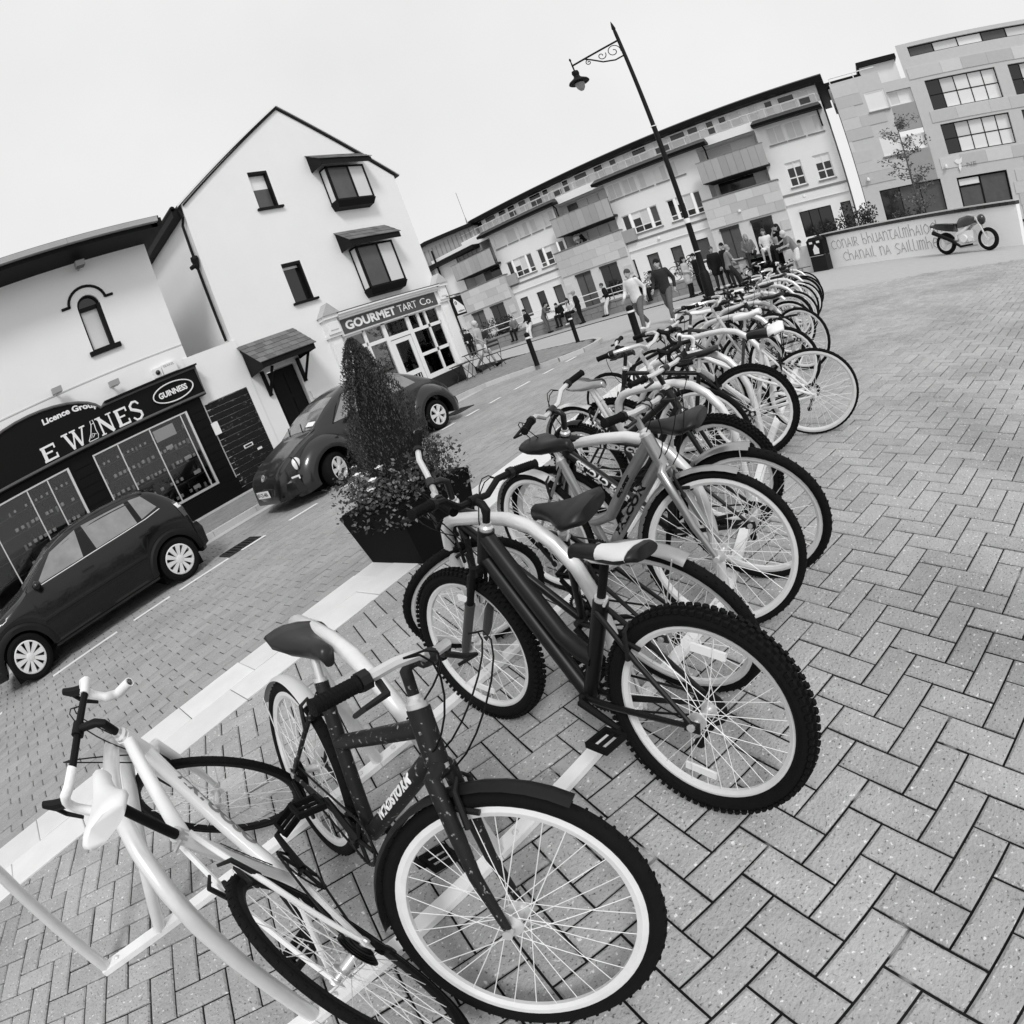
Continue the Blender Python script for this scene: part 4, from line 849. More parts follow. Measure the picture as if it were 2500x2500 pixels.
# ------------------------------------------------ white wall with carved lettering, litter bin, plinth
p0, p1 = V((20.15, 1.62, 0)), V((16.9, -4.2, 0))
Wd = (p1 - p0).normalized(); WN = V((-Wd.y, Wd.x, 0)); WN = WN if WN.x > 0 else -WN
IW = Fr(p0, Wd, WN)
iw = thing('lettered_wall', 'long low white wall with carved Irish lettering and dark brick coping', 'wall', p0)
mb = MB(); IW.box(mb, 0, 6.6, -.02, 1.06, 0, .35); mb.build('wall', 'render_white', iw)
for k in range(29):
    mb = MB(); IW.box(mb, k * .228 + .004, k * .228 + .222, 1.061, 1.15, -.04, .39); mb.build('coping_brick', mat('brick_dark', .05, .85, tone=.8, var=.2), iw)
mb = MB(); IW.box(mb, 0, 6.6, 1.151, 1.185, -.05, .40); mb.build('coping_slab', 'kerb', iw)
GL = {  # uncial letters as strokes in a box 1 high
 'c': ([[(.75, .85), (.45, 1), (.12, .75), (.05, .4), (.3, .05), (.7, .1)]], .8), 'o': ([[(.4, 1), (.1, .7), (.1, .3), (.4, 0), (.7, .3), (.7, .7), (.4, 1)]], .85), 'n': ([[(.05, 1), (.1, 0)], [(.08, .8), (.35, 1), (.55, .8), (.6, .0)]], .75),
 'a': ([[(.0, 0), (.3, 1), (.6, 0)], [(.12, .35), (.5, .35)]], .72), 'i': ([[(.1, 1), (.12, 0)]], .3), 'r': ([[(.05, 0), (.05, 1), (.5, .9), (.45, .55), (.1, .5), (.6, 0)]], .72), 'b': ([[(.05, 1.2), (.08, .1), (.45, 0), (.6, .35), (.35, .65), (.08, .5)]], .75), 'h': ([[(.05, 1.25), (.08, 0)], [(.08, .6), (.4, .75), (.55, .5), (.58, 0)]], .75),
 'u': ([[(.05, 1), (.08, .2), (.35, 0), (.55, .2)], [(.56, 1), (.6, 0)]], .75), 't': ([[(.0, 1), (.6, 1)], [(.3, 1), (.2, .4), (.35, .02), (.6, .1)]], .7), 'l': ([[(.1, 1.2), (.08, .1), (.4, .02)]], .5), 'm': ([[(.05, 1), (.05, 0)], [(.05, .85), (.25, 1), (.35, .8), (.35, 0)], [(.35, .85), (.55, 1), (.65, .8), (.68, 0)]], .85), 'g': ([[(.65, .9), (.3, 1), (.05, .7), (.3, .45), (.6, .3), (.5, .0), (.1, -.1)]], .75), 's': ([[(.6, .9), (.3, 1), (.1, .75), (.5, .35), (.45, .05), (.1, .0)]], .7), 'e': ([[(.05, .5), (.6, .6), (.5, .95), (.25, 1), (.05, .6), (.1, .2), (.4, 0), (.7, .12)]], .8), ' ': ([], .5), '.': ([[(.1, .05), (.14, .0)]], .3)}
def carve(s, u, z, h, width):
    tot = sum(GL[c][1] for c in s); k = width / tot
    for c in s:
        mb = MB()
        for st in GL[c][0]: mb.tube([IW.p(u + a * k, z + b * h, -.002) for a, b in st], .011, 4)
        if mb.f: mb.build('letter', mat('letter_grey', .30, .8), iw)
        u += GL[c][1] * k
carve('conair bhuantalmhaioch', .30, .60, .29, 4.0)
carve('chanail na gaillimhe', .66, .17, .29, 3.45)
bn = thing('litter_bin', 'tall black litter bin with white litter symbol at the end of the lettered wall', 'litter bin', (19.9, 1.9, 0), R(-150))
B_ = lambda mb, u0, u1, z0, z1, d0, d1: BF.box(mb, u0, u1, z0, z1, d0, d1)
BF = Fr((20.0, 2.15, 0), (-.42, -.9, 0), (.9, -.42, 0))
mb = MB(); BF.box(mb, 0, .58, 0, .5, 0, .5); mb.build('lower_door', mat('bin_grey', .012, .5), bn)
mb = MB(); BF.box(mb, -.01, .59, .53, 1.02, -.01, .51); bo = mb.build('upper_body', 'trim_black', bn)
mb = MB(); BF.box(mb, .06, .52, .505, .525, -.015, .0); mb.build('strip', 'zinc', bn)
mb = MB(); mb.hexa([BF.p(-.02, 1.021, -.02), BF.p(.6, 1.021, -.02), BF.p(.6, 1.021, .52), BF.p(-.02, 1.021, .52), BF.p(.08, 1.13, .05), BF.p(.5, 1.13, .05), BF.p(.5, 1.13, .45), BF.p(.08, 1.13, .45)]); mb.build('hood', 'trim_black', bn)
mb = MB(); BF.prism(mb, [(.2, .58), (.4, .58), (.42, .74), (.3, .9), (.19, .74)], -.018, -.011); mb.build('symbol', 'paint_white', bo)
mb = MB(); BF.box(mb, .1, .22, .93, 1.0, -.018, -.011); BF.box(mb, .38, .5, .93, 1.0, -.018, -.011); mb.build('lettering', 'paint_white', bo)
pt = thing('stone_plinth', 'broad pale stone plinth with dark recessed panel where a group sits', 'plinth', (21, 4, 0))
PF = Fr((20.95, 4.85, 0), (-.30, -1, 0), (1, -.30, 0))
mb = MB(); PF.box(mb, 0, .32, 0, .92, 0, .9); PF.box(mb, 1.85, 2.85, 0, .92, 0, .9); PF.box(mb, .32, 1.85, 0, .92, .3, .9); mb.build('block', 'granite', pt)
mb = MB(); PF.box(mb, .322, 1.848, .02, .86, .22, .299); mb.build('dark_panel', 'matt_black', pt)
mb = MB(); PF.box(mb, -.04, 2.0, .921, .99, -.05, .95); mb.build('top_slab', mat('slab_dark', .06, .7, var=.3), pt)
# planting and young tree behind the lettered wall
for i, (x, y, h, r_, m, nn) in enumerate([(22.6, .4, 2.0, .9, 'leaf_deep', 1500), (22.2, 1.5, 1.5, .8, 'leaf_deep', 900), (23.4, -.9, 1.5, .7, 'leaf', 500), (21.9, -1.7, 1.55, .5, 'leaf', 420)]):
    shrub(x, y, 0, h, r_, ['tall dark shrub behind the left end of the lettered wall', 'dense dark shrub above the litter bin', 'green shrub in front of the office ground floor window', 'feathery shrub rising behind the middle of the lettered wall'][i], nn, m, 50 + i, .055, 'shrubs behind the lettered wall')
tr = thing('young_tree', 'slender young tree with sparse pale leaves before the office block', 'tree', (22.5, -2.0, 0))
mb = MB(); tk = [(22.5, -2.0, 0), (22.5, -2.02, 1.2), (22.52, -1.98, 2.4), (22.5, -2.0, 3.6), (22.55, -2.0, 4.6)]; mb.tube(tk, [.055, .045, .035, .022, .008], 7)
r = random.Random(5); bl = []
for i in range(22):
    z = r.uniform(1.3, 4.3); a = r.uniform(0, 6.28); L = (1.15 - abs(z - 2.5) * .3) * r.uniform(.5, 1); e = (22.5 + math.cos(a) * L, -2 + math.sin(a) * L, z + L * .55)
    mb.tube([(22.5, -2, z), ((22.5 + e[0]) / 2, (-2 + e[1]) / 2, z + L * .2), e], [.014, .009, .004], 4); bl.append((e, (.28, .28, .2))); bl.append((((22.5 + e[0]) / 2, (-2 + e[1]) / 2, z + L * .25), (.22, .22, .15)))
mb.build('trunk', 'bark', tr); clump(tr, bl, 1500, .05, 'leaf_pale', 8, 'crown')
# ------------------------------------------------ street lamp
PX, PY = 18.5, 5.52
lp = thing('street_lamp', 'tall black lamp post with scrolled bracket and hanging lantern', 'street lamp', (PX, PY, 0))
mb = MB(); mb.lathe([(.17, 0), (.17, .9), (.14, .95), (.12, 1.0), (.105, 1.5), (.10, 1.55), (.095, 2.6), (.085, 2.8), (.082, 6.0), (.075, 6.05), (.06, 9.6), (.05, 9.7), (.07, 9.75), (.03, 9.95), (.0, 10.05)], 14, M.Translation((PX, PY, 0))); mb.build('post', 'trim_black', lp, smooth=40)
for z, h in ((1.62, .03), (2.62, .16), (6.02, .03)):
    mb = MB(); mb.lathe([(.118 if z < 2 else .105, z), (.118 if z < 2 else .105, z + h)], 14, M.Translation((PX, PY, 0))); mb.build('band', 'upvc', lp, smooth=40)
BD = V((-.28, .96, 0)).normalized()
bp = lambda s, z: V((PX, PY, z)) + BD * s
mb = MB(); mb.tube([bp(0, 9.3), bp(1.75, 9.02)], .035, 6); mb.tube([bp(0, 8.72), bp(.35, 8.66), bp(.75, 8.75), bp(1.1, 8.98), bp(1.3, 9.09)], .028, 6)
mb.build('bracket', 'trim_black', lp)
def spiral(c, r0, turns, a0, sgn=1, n=22): return [bp(c[0] + r0 * (1 - .8 * i / n) * math.cos(a0 + sgn * turns * 6.283 * i / n), c[1] + r0 * (1 - .8 * i / n) * math.sin(a0 + sgn * turns * 6.283 * i / n)) for i in range(n + 1)]
for c, r0, tn, a0, sg in (((.3, 8.98), .25, 1.3, R(200), -1), ((.72, 8.98), .16, 1.1, R(160), 1), ((1.2, 8.92), .1, 1.2, R(80), -1)):
    mb = MB(); mb.tube(spiral(c, r0, tn, a0, sg), .016, 5); mb.build('scroll', 'trim_black', lp)
LX = bp(1.75, 0)
mb = MB(); mb.lathe([(.02, 9.3), (.04, 9.24), (.02, 9.18), (.03, 9.0), (.025, 8.82), (.11, 8.8), (.13, 8.72), (.10, 8.62), (.13, 8.55), (.2, 8.5), (.33, 8.42), (.36, 8.36), (.33, 8.34), (.15, 8.36)][::-1], 18, M.Translation((LX.x, LX.y, 0))); ln = mb.build('lantern', 'trim_black', lp, smooth=35)
mb = MB(); mb.lathe([(.17, 8.335), (.165, 8.26), (.13, 8.15), (.06, 8.06), (.0, 8.05)][::-1], 16, M.Translation((LX.x, LX.y, 0))); mb.build('globe', mat('lamp_glass', .3, .1), ln, smooth=60)
# ------------------------------------------------ bollards
for i, (x, y) in enumerate(((11.2, 7.98), (14.2, 8.45), (11.5, 5.3))):
    t = thing('bollard', ['black bollard with white band at the kerb nearest the old man', 'black bollard with white band at the far tip of the footpath', 'thick black bollard with white band beside the bicycle saddles'][i], 'bollard', (x, y, 0), 0, 'bollards at the street corner')
    z0 = .1 if i < 2 else 0; r_ = .062 if i < 2 else .085
    mb = MB(); mb.lathe([(r_ * 1.15, z0), (r_, z0 + .04), (r_, z0 + .66), (r_, z0 + .80), (r_ * .95, z0 + .83), (r_ * .5, z0 + .86), (0, z0 + .865)], 14, M.Translation((x, y, 0))); mb.build('post', 'trim_black', t, smooth=40)
    mb = MB(); mb.lathe([(r_ + .003, z0 + .70), (r_ + .003, z0 + .745)], 14, M.Translation((x, y, 0)), caps=False); mb.build('band', 'paint_white', t, smooth=40)
# ------------------------------------------------ planter with clipped conifer and flowers
plt = thing('planter', 'tapered square black planter at the edge of the street behind the bicycles', 'planter', (2.3, 3.32, 0))
QX, QY = 2.60, 3.50
mb = MB(); b0, b1 = .33, .40; hh = .46
mb.hexa([(QX - b0, QY - b0, .006), (QX + b0, QY - b0, .006), (QX + b0, QY + b0, .006), (QX - b0, QY + b0, .006), (QX - b1, QY - b1, hh), (QX + b1, QY - b1, hh), (QX + b1, QY + b1, hh), (QX - b1, QY + b1, hh)]); mb.build('pot', 'matt_black', plt)
mb = MB(); mb.box((QX, QY, hh + .003), (.76, .76, .02)); mb.build('soil', 'matt_black', plt)
cf = thing('conifer', 'clipped dark cone shaped conifer growing in the black planter', 'conifer', (QX, QY, hh))
mb = MB(); mb.tube([(QX + .08, QY, hh), (QX + .08, QY, hh + 1.1)], [.03, .008], 6); mb.build('trunk', 'bark', cf)
CH = 1.24
def cone(r):
    t = r.random() ** .8; z = hh + .04 + t * CH; rad = (.385 * (1 - t) ** .72 + .015) * (.72 + .3 * r.random() ** .5); a = r.uniform(0, 6.283)
    rad *= 1 + .13 * math.sin(5 * a + 9 * t) + .12 * math.sin(13 * a - 17 * t) + .08 * math.sin(23 * a + 31 * t)
    return (QX + .07 + rad * math.cos(a) + .03 * t, QY + rad * math.sin(a), z)
r = random.Random(21); mb = MB()
for i in range(24000):
    c = V(cone(r)); out = V((c.x - QX - .07, c.y - QY, .0)); out = out.normalized() if out.length > 0 else V((1, 0, 0))
    a = (V((0, 0, 1)) * r.uniform(.5, 1.1) + out * r.uniform(-.1, .6) + V((r.uniform(-.5, .5), r.uniform(-.5, .5), 0))).normalized(); s = r.uniform(.006, .0165)
    b = a.cross(V((r.uniform(-1, 1), r.uniform(-1, 1), r.uniform(-1, 1)))).normalized() * s * .3
    mb.add([c - a * s * .4, c + b, c + a * s * 1.3, c - b], [(0, 1, 2, 3)], r.random() * .98 + .01)
mb.build('foliage', mat('conifer_green', .05, .55, tone=1.7), cf)
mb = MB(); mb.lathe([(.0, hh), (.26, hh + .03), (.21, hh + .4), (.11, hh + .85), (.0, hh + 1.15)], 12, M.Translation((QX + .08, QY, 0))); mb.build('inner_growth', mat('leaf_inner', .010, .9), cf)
fl = thing('bedding_plants', 'leafy bedding plants with white blooms spilling over the planter rim', 'flowers', (QX, QY, hh))
def bed(r):
    a = r.uniform(0, 6.283); d = r.uniform(.2, .46); s = max(abs(math.cos(a)), abs(math.sin(a)))
    return (QX + d * math.cos(a) / s * .95, QY + d * math.sin(a) / s * .95, hh + .02 + r.uniform(-.16, .26) * (1 if d > .32 else .6) + (.06 if d < .38 else 0))
leaves(3600, bed, .019, mat('bed_leaf', .10, .5, tone=1.5), 'foliage', fl, .6, 4)
r = random.Random(9)
for i in range(12):
    c = V(bed(r)) + V((0, 0, .1)); c.z = hh + r.uniform(.08, .32); mb = MB()
    for k in range(9):
        a = k * .698; d = V((math.cos(a), math.sin(a), .5)).normalized(); e = d.cross(V((0, 0, 1))).normalized() * .018
        mb.add([c, c + d * .024 + e, c + d * .045, c + d * .024 - e], [(0, 1, 2, 3)])
    mb.ball(c + V((0, 0, .012)), .018, 6, 4); mb.build('bloom', 'paint_white', fl)
mb = MB()
for k in range(18):
    c = V(bed(r)); mb.tube([(c.x * .7 + QX * .3, c.y * .7 + QY * .3, hh), c + V((0, 0, .05))], .003, 4)
stuff(mb.build('stems', 'leaf', fl))
# ------------------------------------------------ cycle rack : two rails on the paving and bent steel hoops
rack = thing('cycle_rack', 'long steel cycle rack of two floor rails and rounded hoops on the paving', 'cycle rack', (1, 1.5, 0))
ua = R(-10); UX = V((math.cos(ua), math.sin(ua), 0)); UV = V((-math.sin(ua), math.cos(ua), 0))
near = [UX * u + UV * 1.17 for u in (-1.18, -.42, .34, 1.08, 1.84)] + [V((2.90, .92, 0)), V((3.74, 1.0, 0))] + [V((4.6 + .86 * i, 1.04 + .03 * i, 0)) for i in range(8)]
far = [UX * u + UV * 1.96 for u in (-1.18, -.42, .34, 1.08, 1.84)] + [V((3.05, 1.70, 0)), V((3.88, 1.8, 0))] + [V((4.72 + .86 * i, 1.84 + .03 * i, 0)) for i in range(8)]
near[0] = V((-.92, 1.36, 0)); far[0] = V((-.75, 2.11, 0))
for line in (near, far):
    pts = [line[0] - UX * .02] + line[1:]
    for a, b in zip(pts, pts[1:]):
        t = (b - a).normalized(); c = (a + b) / 2; mb = MB(); L = (b - a).length
        mb.box((c.x, c.y, .014), (L - .002, .055, .024), math.atan2(t.y, t.x)); rl_ = mb.build('rail', mat('rail_steel', .86, .42, .0, var=.1, scale=14, spec=.6), rack)
        for k in (.12, .88): p = a.lerp(b, k); mb = MB(); mb.lathe([(.012, .026), (.012, .032), (.006, .036)], 6, M.Translation(p)); mb.build('bolt', 'galv', rl_)
for a, b in zip(near, far):
    d = (a - b); q = lambda s, z: b + d * s + V((0, 0, z))
    prof = [(0, .02), (0, .3), (.0, .58), (.012, .66), (.045, .725), (.10, .768), (.18, .785), (.42, .80), (.60, .80), (.74, .775), (.85, .715), (.93, .63), (.98, .52), (1.0, .38), (1.0, .2), (1.0, .02)]
    bent = V((-.40, .06, 0)) if abs(b.x + .073) < .02 else V((0, 0, 0))      # the second hoop has been knocked askew
    mb = MB(); mb.tube([q(s, z) + (bent * max(0, 1 - z / .7) if s < .1 else V((0, 0, 0))) for s, z in prof], .0255, 12); mb.build('hoop', 'galv', rack, smooth=60)
# ------------------------------------------------ bicycles
HA_ = R(70.5); AXS = V((-math.cos(HA_), 0, math.sin(HA_))); FWDV = V((math.sin(HA_), 0, math.cos(HA_)))
WHEEL = {}
def wheel_meshes(Rw, tw, knob, rimm, ns, q):
    k = (Rw, tw, knob, rimm, ns, q)
    if k in WHEEL: return WHEEL[k]
    RX = M.Rotation(R(90), 4, 'X'); nseg = 72 if q > 1 else (48 if q else 32)
    mb = MB(); n = 12 if q else 8; rr = Rw - tw / 2 - (.006 if knob else 0)
    mb.ring([(rr + tw / 2 * math.cos(2 * math.pi * i / n), tw * .5 * math.sin(2 * math.pi * i / n)) for i in range(n)], nseg, RX)
    if knob:
        nk = 84
        for i in range(nk):
            for lane, (yy, dz) in enumerate(((-.42, -.006), (-.14, 0), (.14, 0), (.42, -.006))):
                a = 2 * math.pi * (i + .5 * (lane % 2)) / nk; rad = Rw - .005 + dz
                mb.box((rad * math.cos(a), yy * tw, rad * math.sin(a)), (.011, tw * .2, .013), M.Rotation(-a, 3, 'Y'))
    elif q:
        for i in range(60):      # fine tread ribs
            for s in (-1, 1):
                a = 2 * math.pi * (i + .5 * (s > 0)) / 60; rad = Rw - .0015
                mb.box((rad * math.cos(a), s * tw * .17, rad * math.sin(a)), (.004, tw * .26, .006), M.Rotation(-a, 3, 'Y'))
    tyre = mb.mesh('tyre', 'rubber', 35 if not knob else 30)
    r0 = Rw - tw - .004
    mb = MB(); mb.ring([(r0 + .010, -.011), (r0 + .010, .011), (r0 - .006, .0125), (r0 - .018, .006), (r0 - .018, -.006), (r0 - .006, -.0125)], nseg, RX); rim = mb.mesh('rim', rimm, 30)
    mb = MB()
    for i in range(ns):
        s = 1 if i % 2 else -1; a = 2 * math.pi * i / ns; b = a + (1.15 if (i // 2) % 2 else -1.15) * (1 if q else 1)
        mb.tube([(.026 * math.cos(b), s * .03, .026 * math.sin(b)), ((r0 - .015) * math.cos(a), s * .003, (r0 - .015) * math.sin(a))], .0013 if q else .0016, 4, caps=False)
    sp_ = mb.mesh('spokes', 'spoke'); 
    mb = MB(); mb.lathe([(.008, -.055), (.008, -.04), (.028, -.034), (.028, -.029), (.014, -.026), (.013, .026), (.028, .029), (.028, .034), (.008, .04), (.008, .055)], 10, RX); mb.lathe([(.012, -.072), (.012, -.055)], 8, RX); mb.lathe([(.012, .055), (.012, .072)], 8, RX); hub = mb.mesh('hub', 'alu', 40)
    WHEEL[k] = (tyre, rim, sp_, hub); return WHEEL[k]
def arc_guard(c, r, a0, a1, w_, nrm=None, n=16):
    """mudguard strip round centre c in the xz plane"""
    mb = MB(); rings = []
    for i in range(n + 1):
        a = a0 + (a1 - a0) * i / n; d = V((math.cos(a), 0, math.sin(a))); ring_ = []
        for s, o in ((-1, -.012), (-.6, 0), (0, .004), (.6, 0), (1, -.012), (.6, -.003), (0, .001), (-.6, -.003)): ring_.append(V(c) + d * (r + o) + V((0, s * w_ / 2, 0)))
        rings.append(ring_)
    return mb.loft(rings)
def tube_text(body, h, a, b, r, side, m, parent, start=.15, length=.5, rev=False):
    """lettering wrapped on a tube from a to b; side: unit vector the letters face"""
    a, b = V(a), V(b)
    if rev: a, b = b, a
    t = (b - a); L = t.length; t.normalize(); s = V(side); s = (s - t * s.dot(t)).normalized(); u = s.cross(t)
    if u.dot(t.cross(s)) > 0: pass
    def pl(x, y, z):
        k = (y - h * .36) / (r * 1.0); k = max(-1.4, min(1.4, k))
        return a + t * (L * start + x) + (s * math.cos(k) + u * math.sin(k)) * (r + .0012 + z)
    return text_mesh(body, h, 'lettering', m, parent, pl, extrude=.0006, bold=.002, width=L * length)
def bicycle(name_label, X, Y, hd, lean, steer, wb=1.03, Rw=.337, tw=.036, knob=False, frame='diamond', fm='paint_black', forkm=None, bar='flat', gripm='grip', saddle='sport', sadm='saddle_black', sad_h=.58, seat_l=.44,
            rimm='rim_pale', guards=None, guard_front=None, susp=False, q=1, crank=.6, ns=32, drop_tape='paint_white', ft=1.0, texts=(), basket=None, rack_=False, stem=.06, reflector=False, kickstand=False, ground=True, group='bicycles parked along the cycle rack', deraill=True, sad2=None, jt=.14, stemm=None, postm='alu', z0=0):
    mt = M.Translation((X, Y, z0)) @ M.Rotation(R(hd), 4, 'Z') @ M.Rotation(R(lean), 4, 'X')
    t = thing('bicycle', name_label, 'bicycle', mtx=mt, group=group)
    B = lambda mb, nm, m, par=None, sm=40: put(nm, mb.mesh(nm, m, sm), par or t, local=True)
    forkm = forkm or fm; stemm = stemm or fm
    RH = V((0, 0, Rw)); A0 = V((wb, 0, Rw)) - FWDV * .045
    rs = M.Rotation(R(steer), 3, AXS); st = lambda p: A0 + rs @ (V(p) - A0)
    FH0 = A0 + FWDV * .045; FH = st(FH0)
    crown = A0 + AXS * (Rw + .055); HB = A0 + AXS * (Rw + .075); HT = HB + AXS * .13
    BB = V((.425, 0, .285)); sdir = V((-math.cos(R(73)), 0, math.sin(R(73))))
    SC = BB + sdir * seat_l; SP = BB + sdir * sad_h
    # wheels
    ty, ri, sk, hu = wheel_meshes(Rw, tw, knob, rimm, ns, q)
    rot = mt
    for nm, c, rr, pm in (('rear_wheel', RH, M.Identity(3), sk), ('front_wheel', FH, rs, sk)):
        o = put(nm, ty, t, local=True); o.location = c; o.rotation_euler = (rr @ M.Rotation(.4, 3, 'Y')).to_euler()
        put('rim', ri, o, local=True); x = put('spokes', pm, o, local=True); stuff(x); put('hub', hu, o, local=True)
        if reflector:
            for k in range(2):
                mb = MB(); a = 2.1 + k * 3.1; c_ = V((.62 * Rw * math.cos(a), 0, .62 * Rw * math.sin(a))); tg = V((-math.sin(a), 0, math.cos(a)))
                mb.hexa([c_ + tg * s1 * .052 * (1 if abs(s2) < 1 else 1) + V((math.cos(a), 0, math.sin(a))) * s2 * .012 + V((0, s3 * .004, 0)) for s1, s2, s3 in ((-1, -1, -1), (1, -1, -1), (1, 1, -1), (-1, 1, -1), (-1, -1, 1), (1, -1, 1), (1, 1, 1), (-1, 1, 1))])
                put('reflector', mb.mesh('reflector', 'paint_white'), o, local=True)
    # frame
    mb = MB(); tr = .0155 * ft
    dt1 = HB + AXS * .02; tt1 = HT - AXS * .025
    if frame == 'diamond': mb.tube([tt1, SC - sdir * .02], tr, 10)
    elif frame == 'curved': 
        e = SC - sdir * .22; mb.tube([tt1 - AXS * .0, tt1.lerp(e, .35) + V((0, 0, -.03)), tt1.lerp(e, .7) + V((0, 0, -.055)), tt1.lerp(e, .88) + V((0, 0, -.03)), e], tr * 1.25, 10)
    elif frame == 'step':
        e = BB + sdir * .17; mb.tube([tt1, tt1.lerp(e, .35) + V((0, 0, -.02)), tt1.lerp(e, .72) + V((0, 0, -.07)), tt1.lerp(e, .88) + V((0, 0, -.035)), e], tr * 1.2, 10)
    elif frame == 'mixte':
        e = BB + sdir * .24
        for s in (-1, 1): mb.tube([tt1 + V((0, s * .012, 0)), e + V((0, s * .03, 0)), RH + V((.02, s * .062, .02))], tr * .62, 8)
    elif frame == 'slope': mb.tube([tt1 - AXS * .02, SC - sdir * jt], tr * 1.05, 10)
    mb.tube([dt1, BB], tr * 1.15, 10); mb.tube([BB - sdir * .0, SC], tr, 10)
    mb.tube([HB, HT], .019 * max(1, ft), 12)
    mb.tube([BB + V((0, -.036, 0)), BB + V((0, .036, 0))], .021, 10)
    for s in (-1, 1):
        mb.tube([BB + V((0, s * .025, 0)), V((.3, s * .03, .29)), RH + V((.005, s * .062, 0))], [.011, .011, .008], 8)
        mb.tube([SC - sdir * (.02 if frame in ('diamond',) else .03) + V((0, s * .02, 0)), RH + V((.16, s * .045, .30)) * 1.0 if False else (SC - sdir * .03).lerp(RH, .45) + V((0, s * .045, 0)), RH + V((0, s * .062, .005))], [.0085, .0085, .007], 8)
        mb.box(RH + V((0, s * .062, 0)), (.05, .005, .035))
    fo = B(mb, 'frame', fm)
    mb = MB(); mb.lathe([(.0215, -.012), (.0215, .012)], 12, M.Translation(SC) @ sdir.to_track_quat('Z', 'Y').to_matrix().to_4x4()); mb.tube([SC + V((-.02, 0, 0)), SC + V((-.035, .03, 0))], .005, 5); B(mb, 'seat_clamp', 'alu')
    for tx in texts:
        body, h, where, side, m_, s0, ln, rv = tx
        a_, b_ = {'down': (dt1, BB), 'top': (tt1, SC - sdir * .02), 'seat': (BB, SC), 'step': (tt1, tt1.lerp(BB + sdir * .17, .72) + V((0, 0, -.07)))}[where]
        tube_text(body, h, a_, b_, tr * 1.15, (0, side, .35), m_, fo, s0, ln, rv)
    # fork
    mb = MB(); lg = []; fk_ = 1 + (ft - 1) * .8
    for s in (-1, 1):
        top_ = crown + V((0, s * .045, 0)); end = FH0 + V((0, s * .055, 0))
        if susp: lg.append([st(top_ + AXS * .03), st(top_.lerp(end, .45))]); continue
        mid = top_.lerp(end, .62) - FWDV * .012
        mb.tube([st(p) for p in (crown + V((0, s * .012, .02)), top_, top_.lerp(end, .35) - FWDV * .006, mid, end)], [.013 * fk_, .0145 * fk_, .0135 * fk_, .011 * fk_, .0075 * fk_], 10)
    if susp:
        mb.tube([st(crown + V((0, -.06, 0))), st(crown + V((0, .06, 0)))], .02, 8)
        for s in (-1, 1):
            a, b = crown + V((0, s * .055, .02)), FH0 + V((0, s * .06, 0))
            mb.tube([st(a), st(a.lerp(b, .42))], .0135, 10)
        fk = B(mb, 'fork', 'trim_black')
        mb = MB()
        for s in (-1, 1):
            a, b = crown + V((0, s * .055, .02)), FH0 + V((0, s * .06, 0)); mb.tube([st(a.lerp(b, .40)), st(a.lerp(b, .44)), st(a.lerp(b, .9)), st(b)], [.021, .0195, .0185, .014], 10)
        mb.tube([st(crown.lerp(FH0, .40) + V((0, -.055, 0)) - AXS * -.0), st(crown.lerp(FH0, .36) + FWDV * .045 + V((0, 0, .02))), st(crown.lerp(FH0, .40) + V((0, .055, 0)))], .012, 8)
        put('lower_leg', mb.mesh('lower_leg', forkm, 40), fk, local=True)
    else:
        mb.tube([st(crown + V((0, -.04, 0))), st(crown + V((0, .04, 0)))], .016, 8); fk = B(mb, 'fork', forkm)
    mb = MB(); hs_ = M.Translation(HT) @ AXS.to_track_quat('Z', 'Y').to_matrix().to_4x4(); mb.lathe([(.024, 0), (.025, .012), (.018, .02), (.018, .03)], 12, hs_)
    hs_ = M.Translation(HB) @ AXS.to_track_quat('Z', 'Y').to_matrix().to_4x4(); mb.lathe([(.024, -.012), (.024, 0)], 12, hs_); B(mb, 'headset', 'alu')
    # stem and bar
    SB = HT + AXS * (.07 + (stem if bar in ('riser', 'north') else .03)); ext = .06 if bar != 'drop' else .10
    BC = SB + FWDV * ext
    mb = MB(); mb.tube([st(HT), st(SB - AXS * .015), st(SB + FWDV * .02), st(BC)], [.013, .0145, .0145, .013], 10); mb.tube([st(BC + V((0, -.022, 0))), st(BC + V((0, .022, 0)))], .02, 10); B(mb, 'stem', stemm)
    F_, U_ = FWDV, AXS
    gx = F_ * .94 - U_ * .33; gz = V((0, 0, 1))
    FX = V((1, 0, 0)); 
    shapes = {'flat': [(0, 0, 0), (0, .12, 0), (-.015, .20, .004), (-.035, .29, .006)], 'low': [(0, 0, 0), (.015, .07, .02), (-.01, .13, .01), (-.05, .2, -.02), (-.09, .29, -.05)], 'riser': [(0, 0, 0), (.0, .07, .0), (-.005, .13, .04), (-.02, .2, .048), (-.05, .30, .05)], 'north': [(0, 0, 0), (.03, .08, .02), (.035, .16, .05), (-.02, .24, .06), (-.12, .28, .055), (-.2, .29, .045)],
              'drop': [(0, 0, 0), (0, .13, 0), (.012, .19, 0), (.05, .205, -.004), (.09, .207, -.022), (.102, .208, -.06), (.085, .21, -.105), (.04, .212, -.13), (-.05, .214, -.132)]}
    sh = shapes[bar]
    full = [(x, -y, z) for x, y, z in sh[:0:-1]] + sh
    P_ = lambda p: st(BC + FX * p[0] + V((0, p[1], 0)) + gz * p[2])
    mb = MB(); mb.tube([P_(p) for p in full], .0125, 8); hb = B(mb, 'handlebar', 'alu' if bar != 'drop' else 'trim_black')
    if bar == 'riser' and gripm == 'grip' and fm in ('mtb_black',): hb.data.materials[0] = MATS['trim_black']
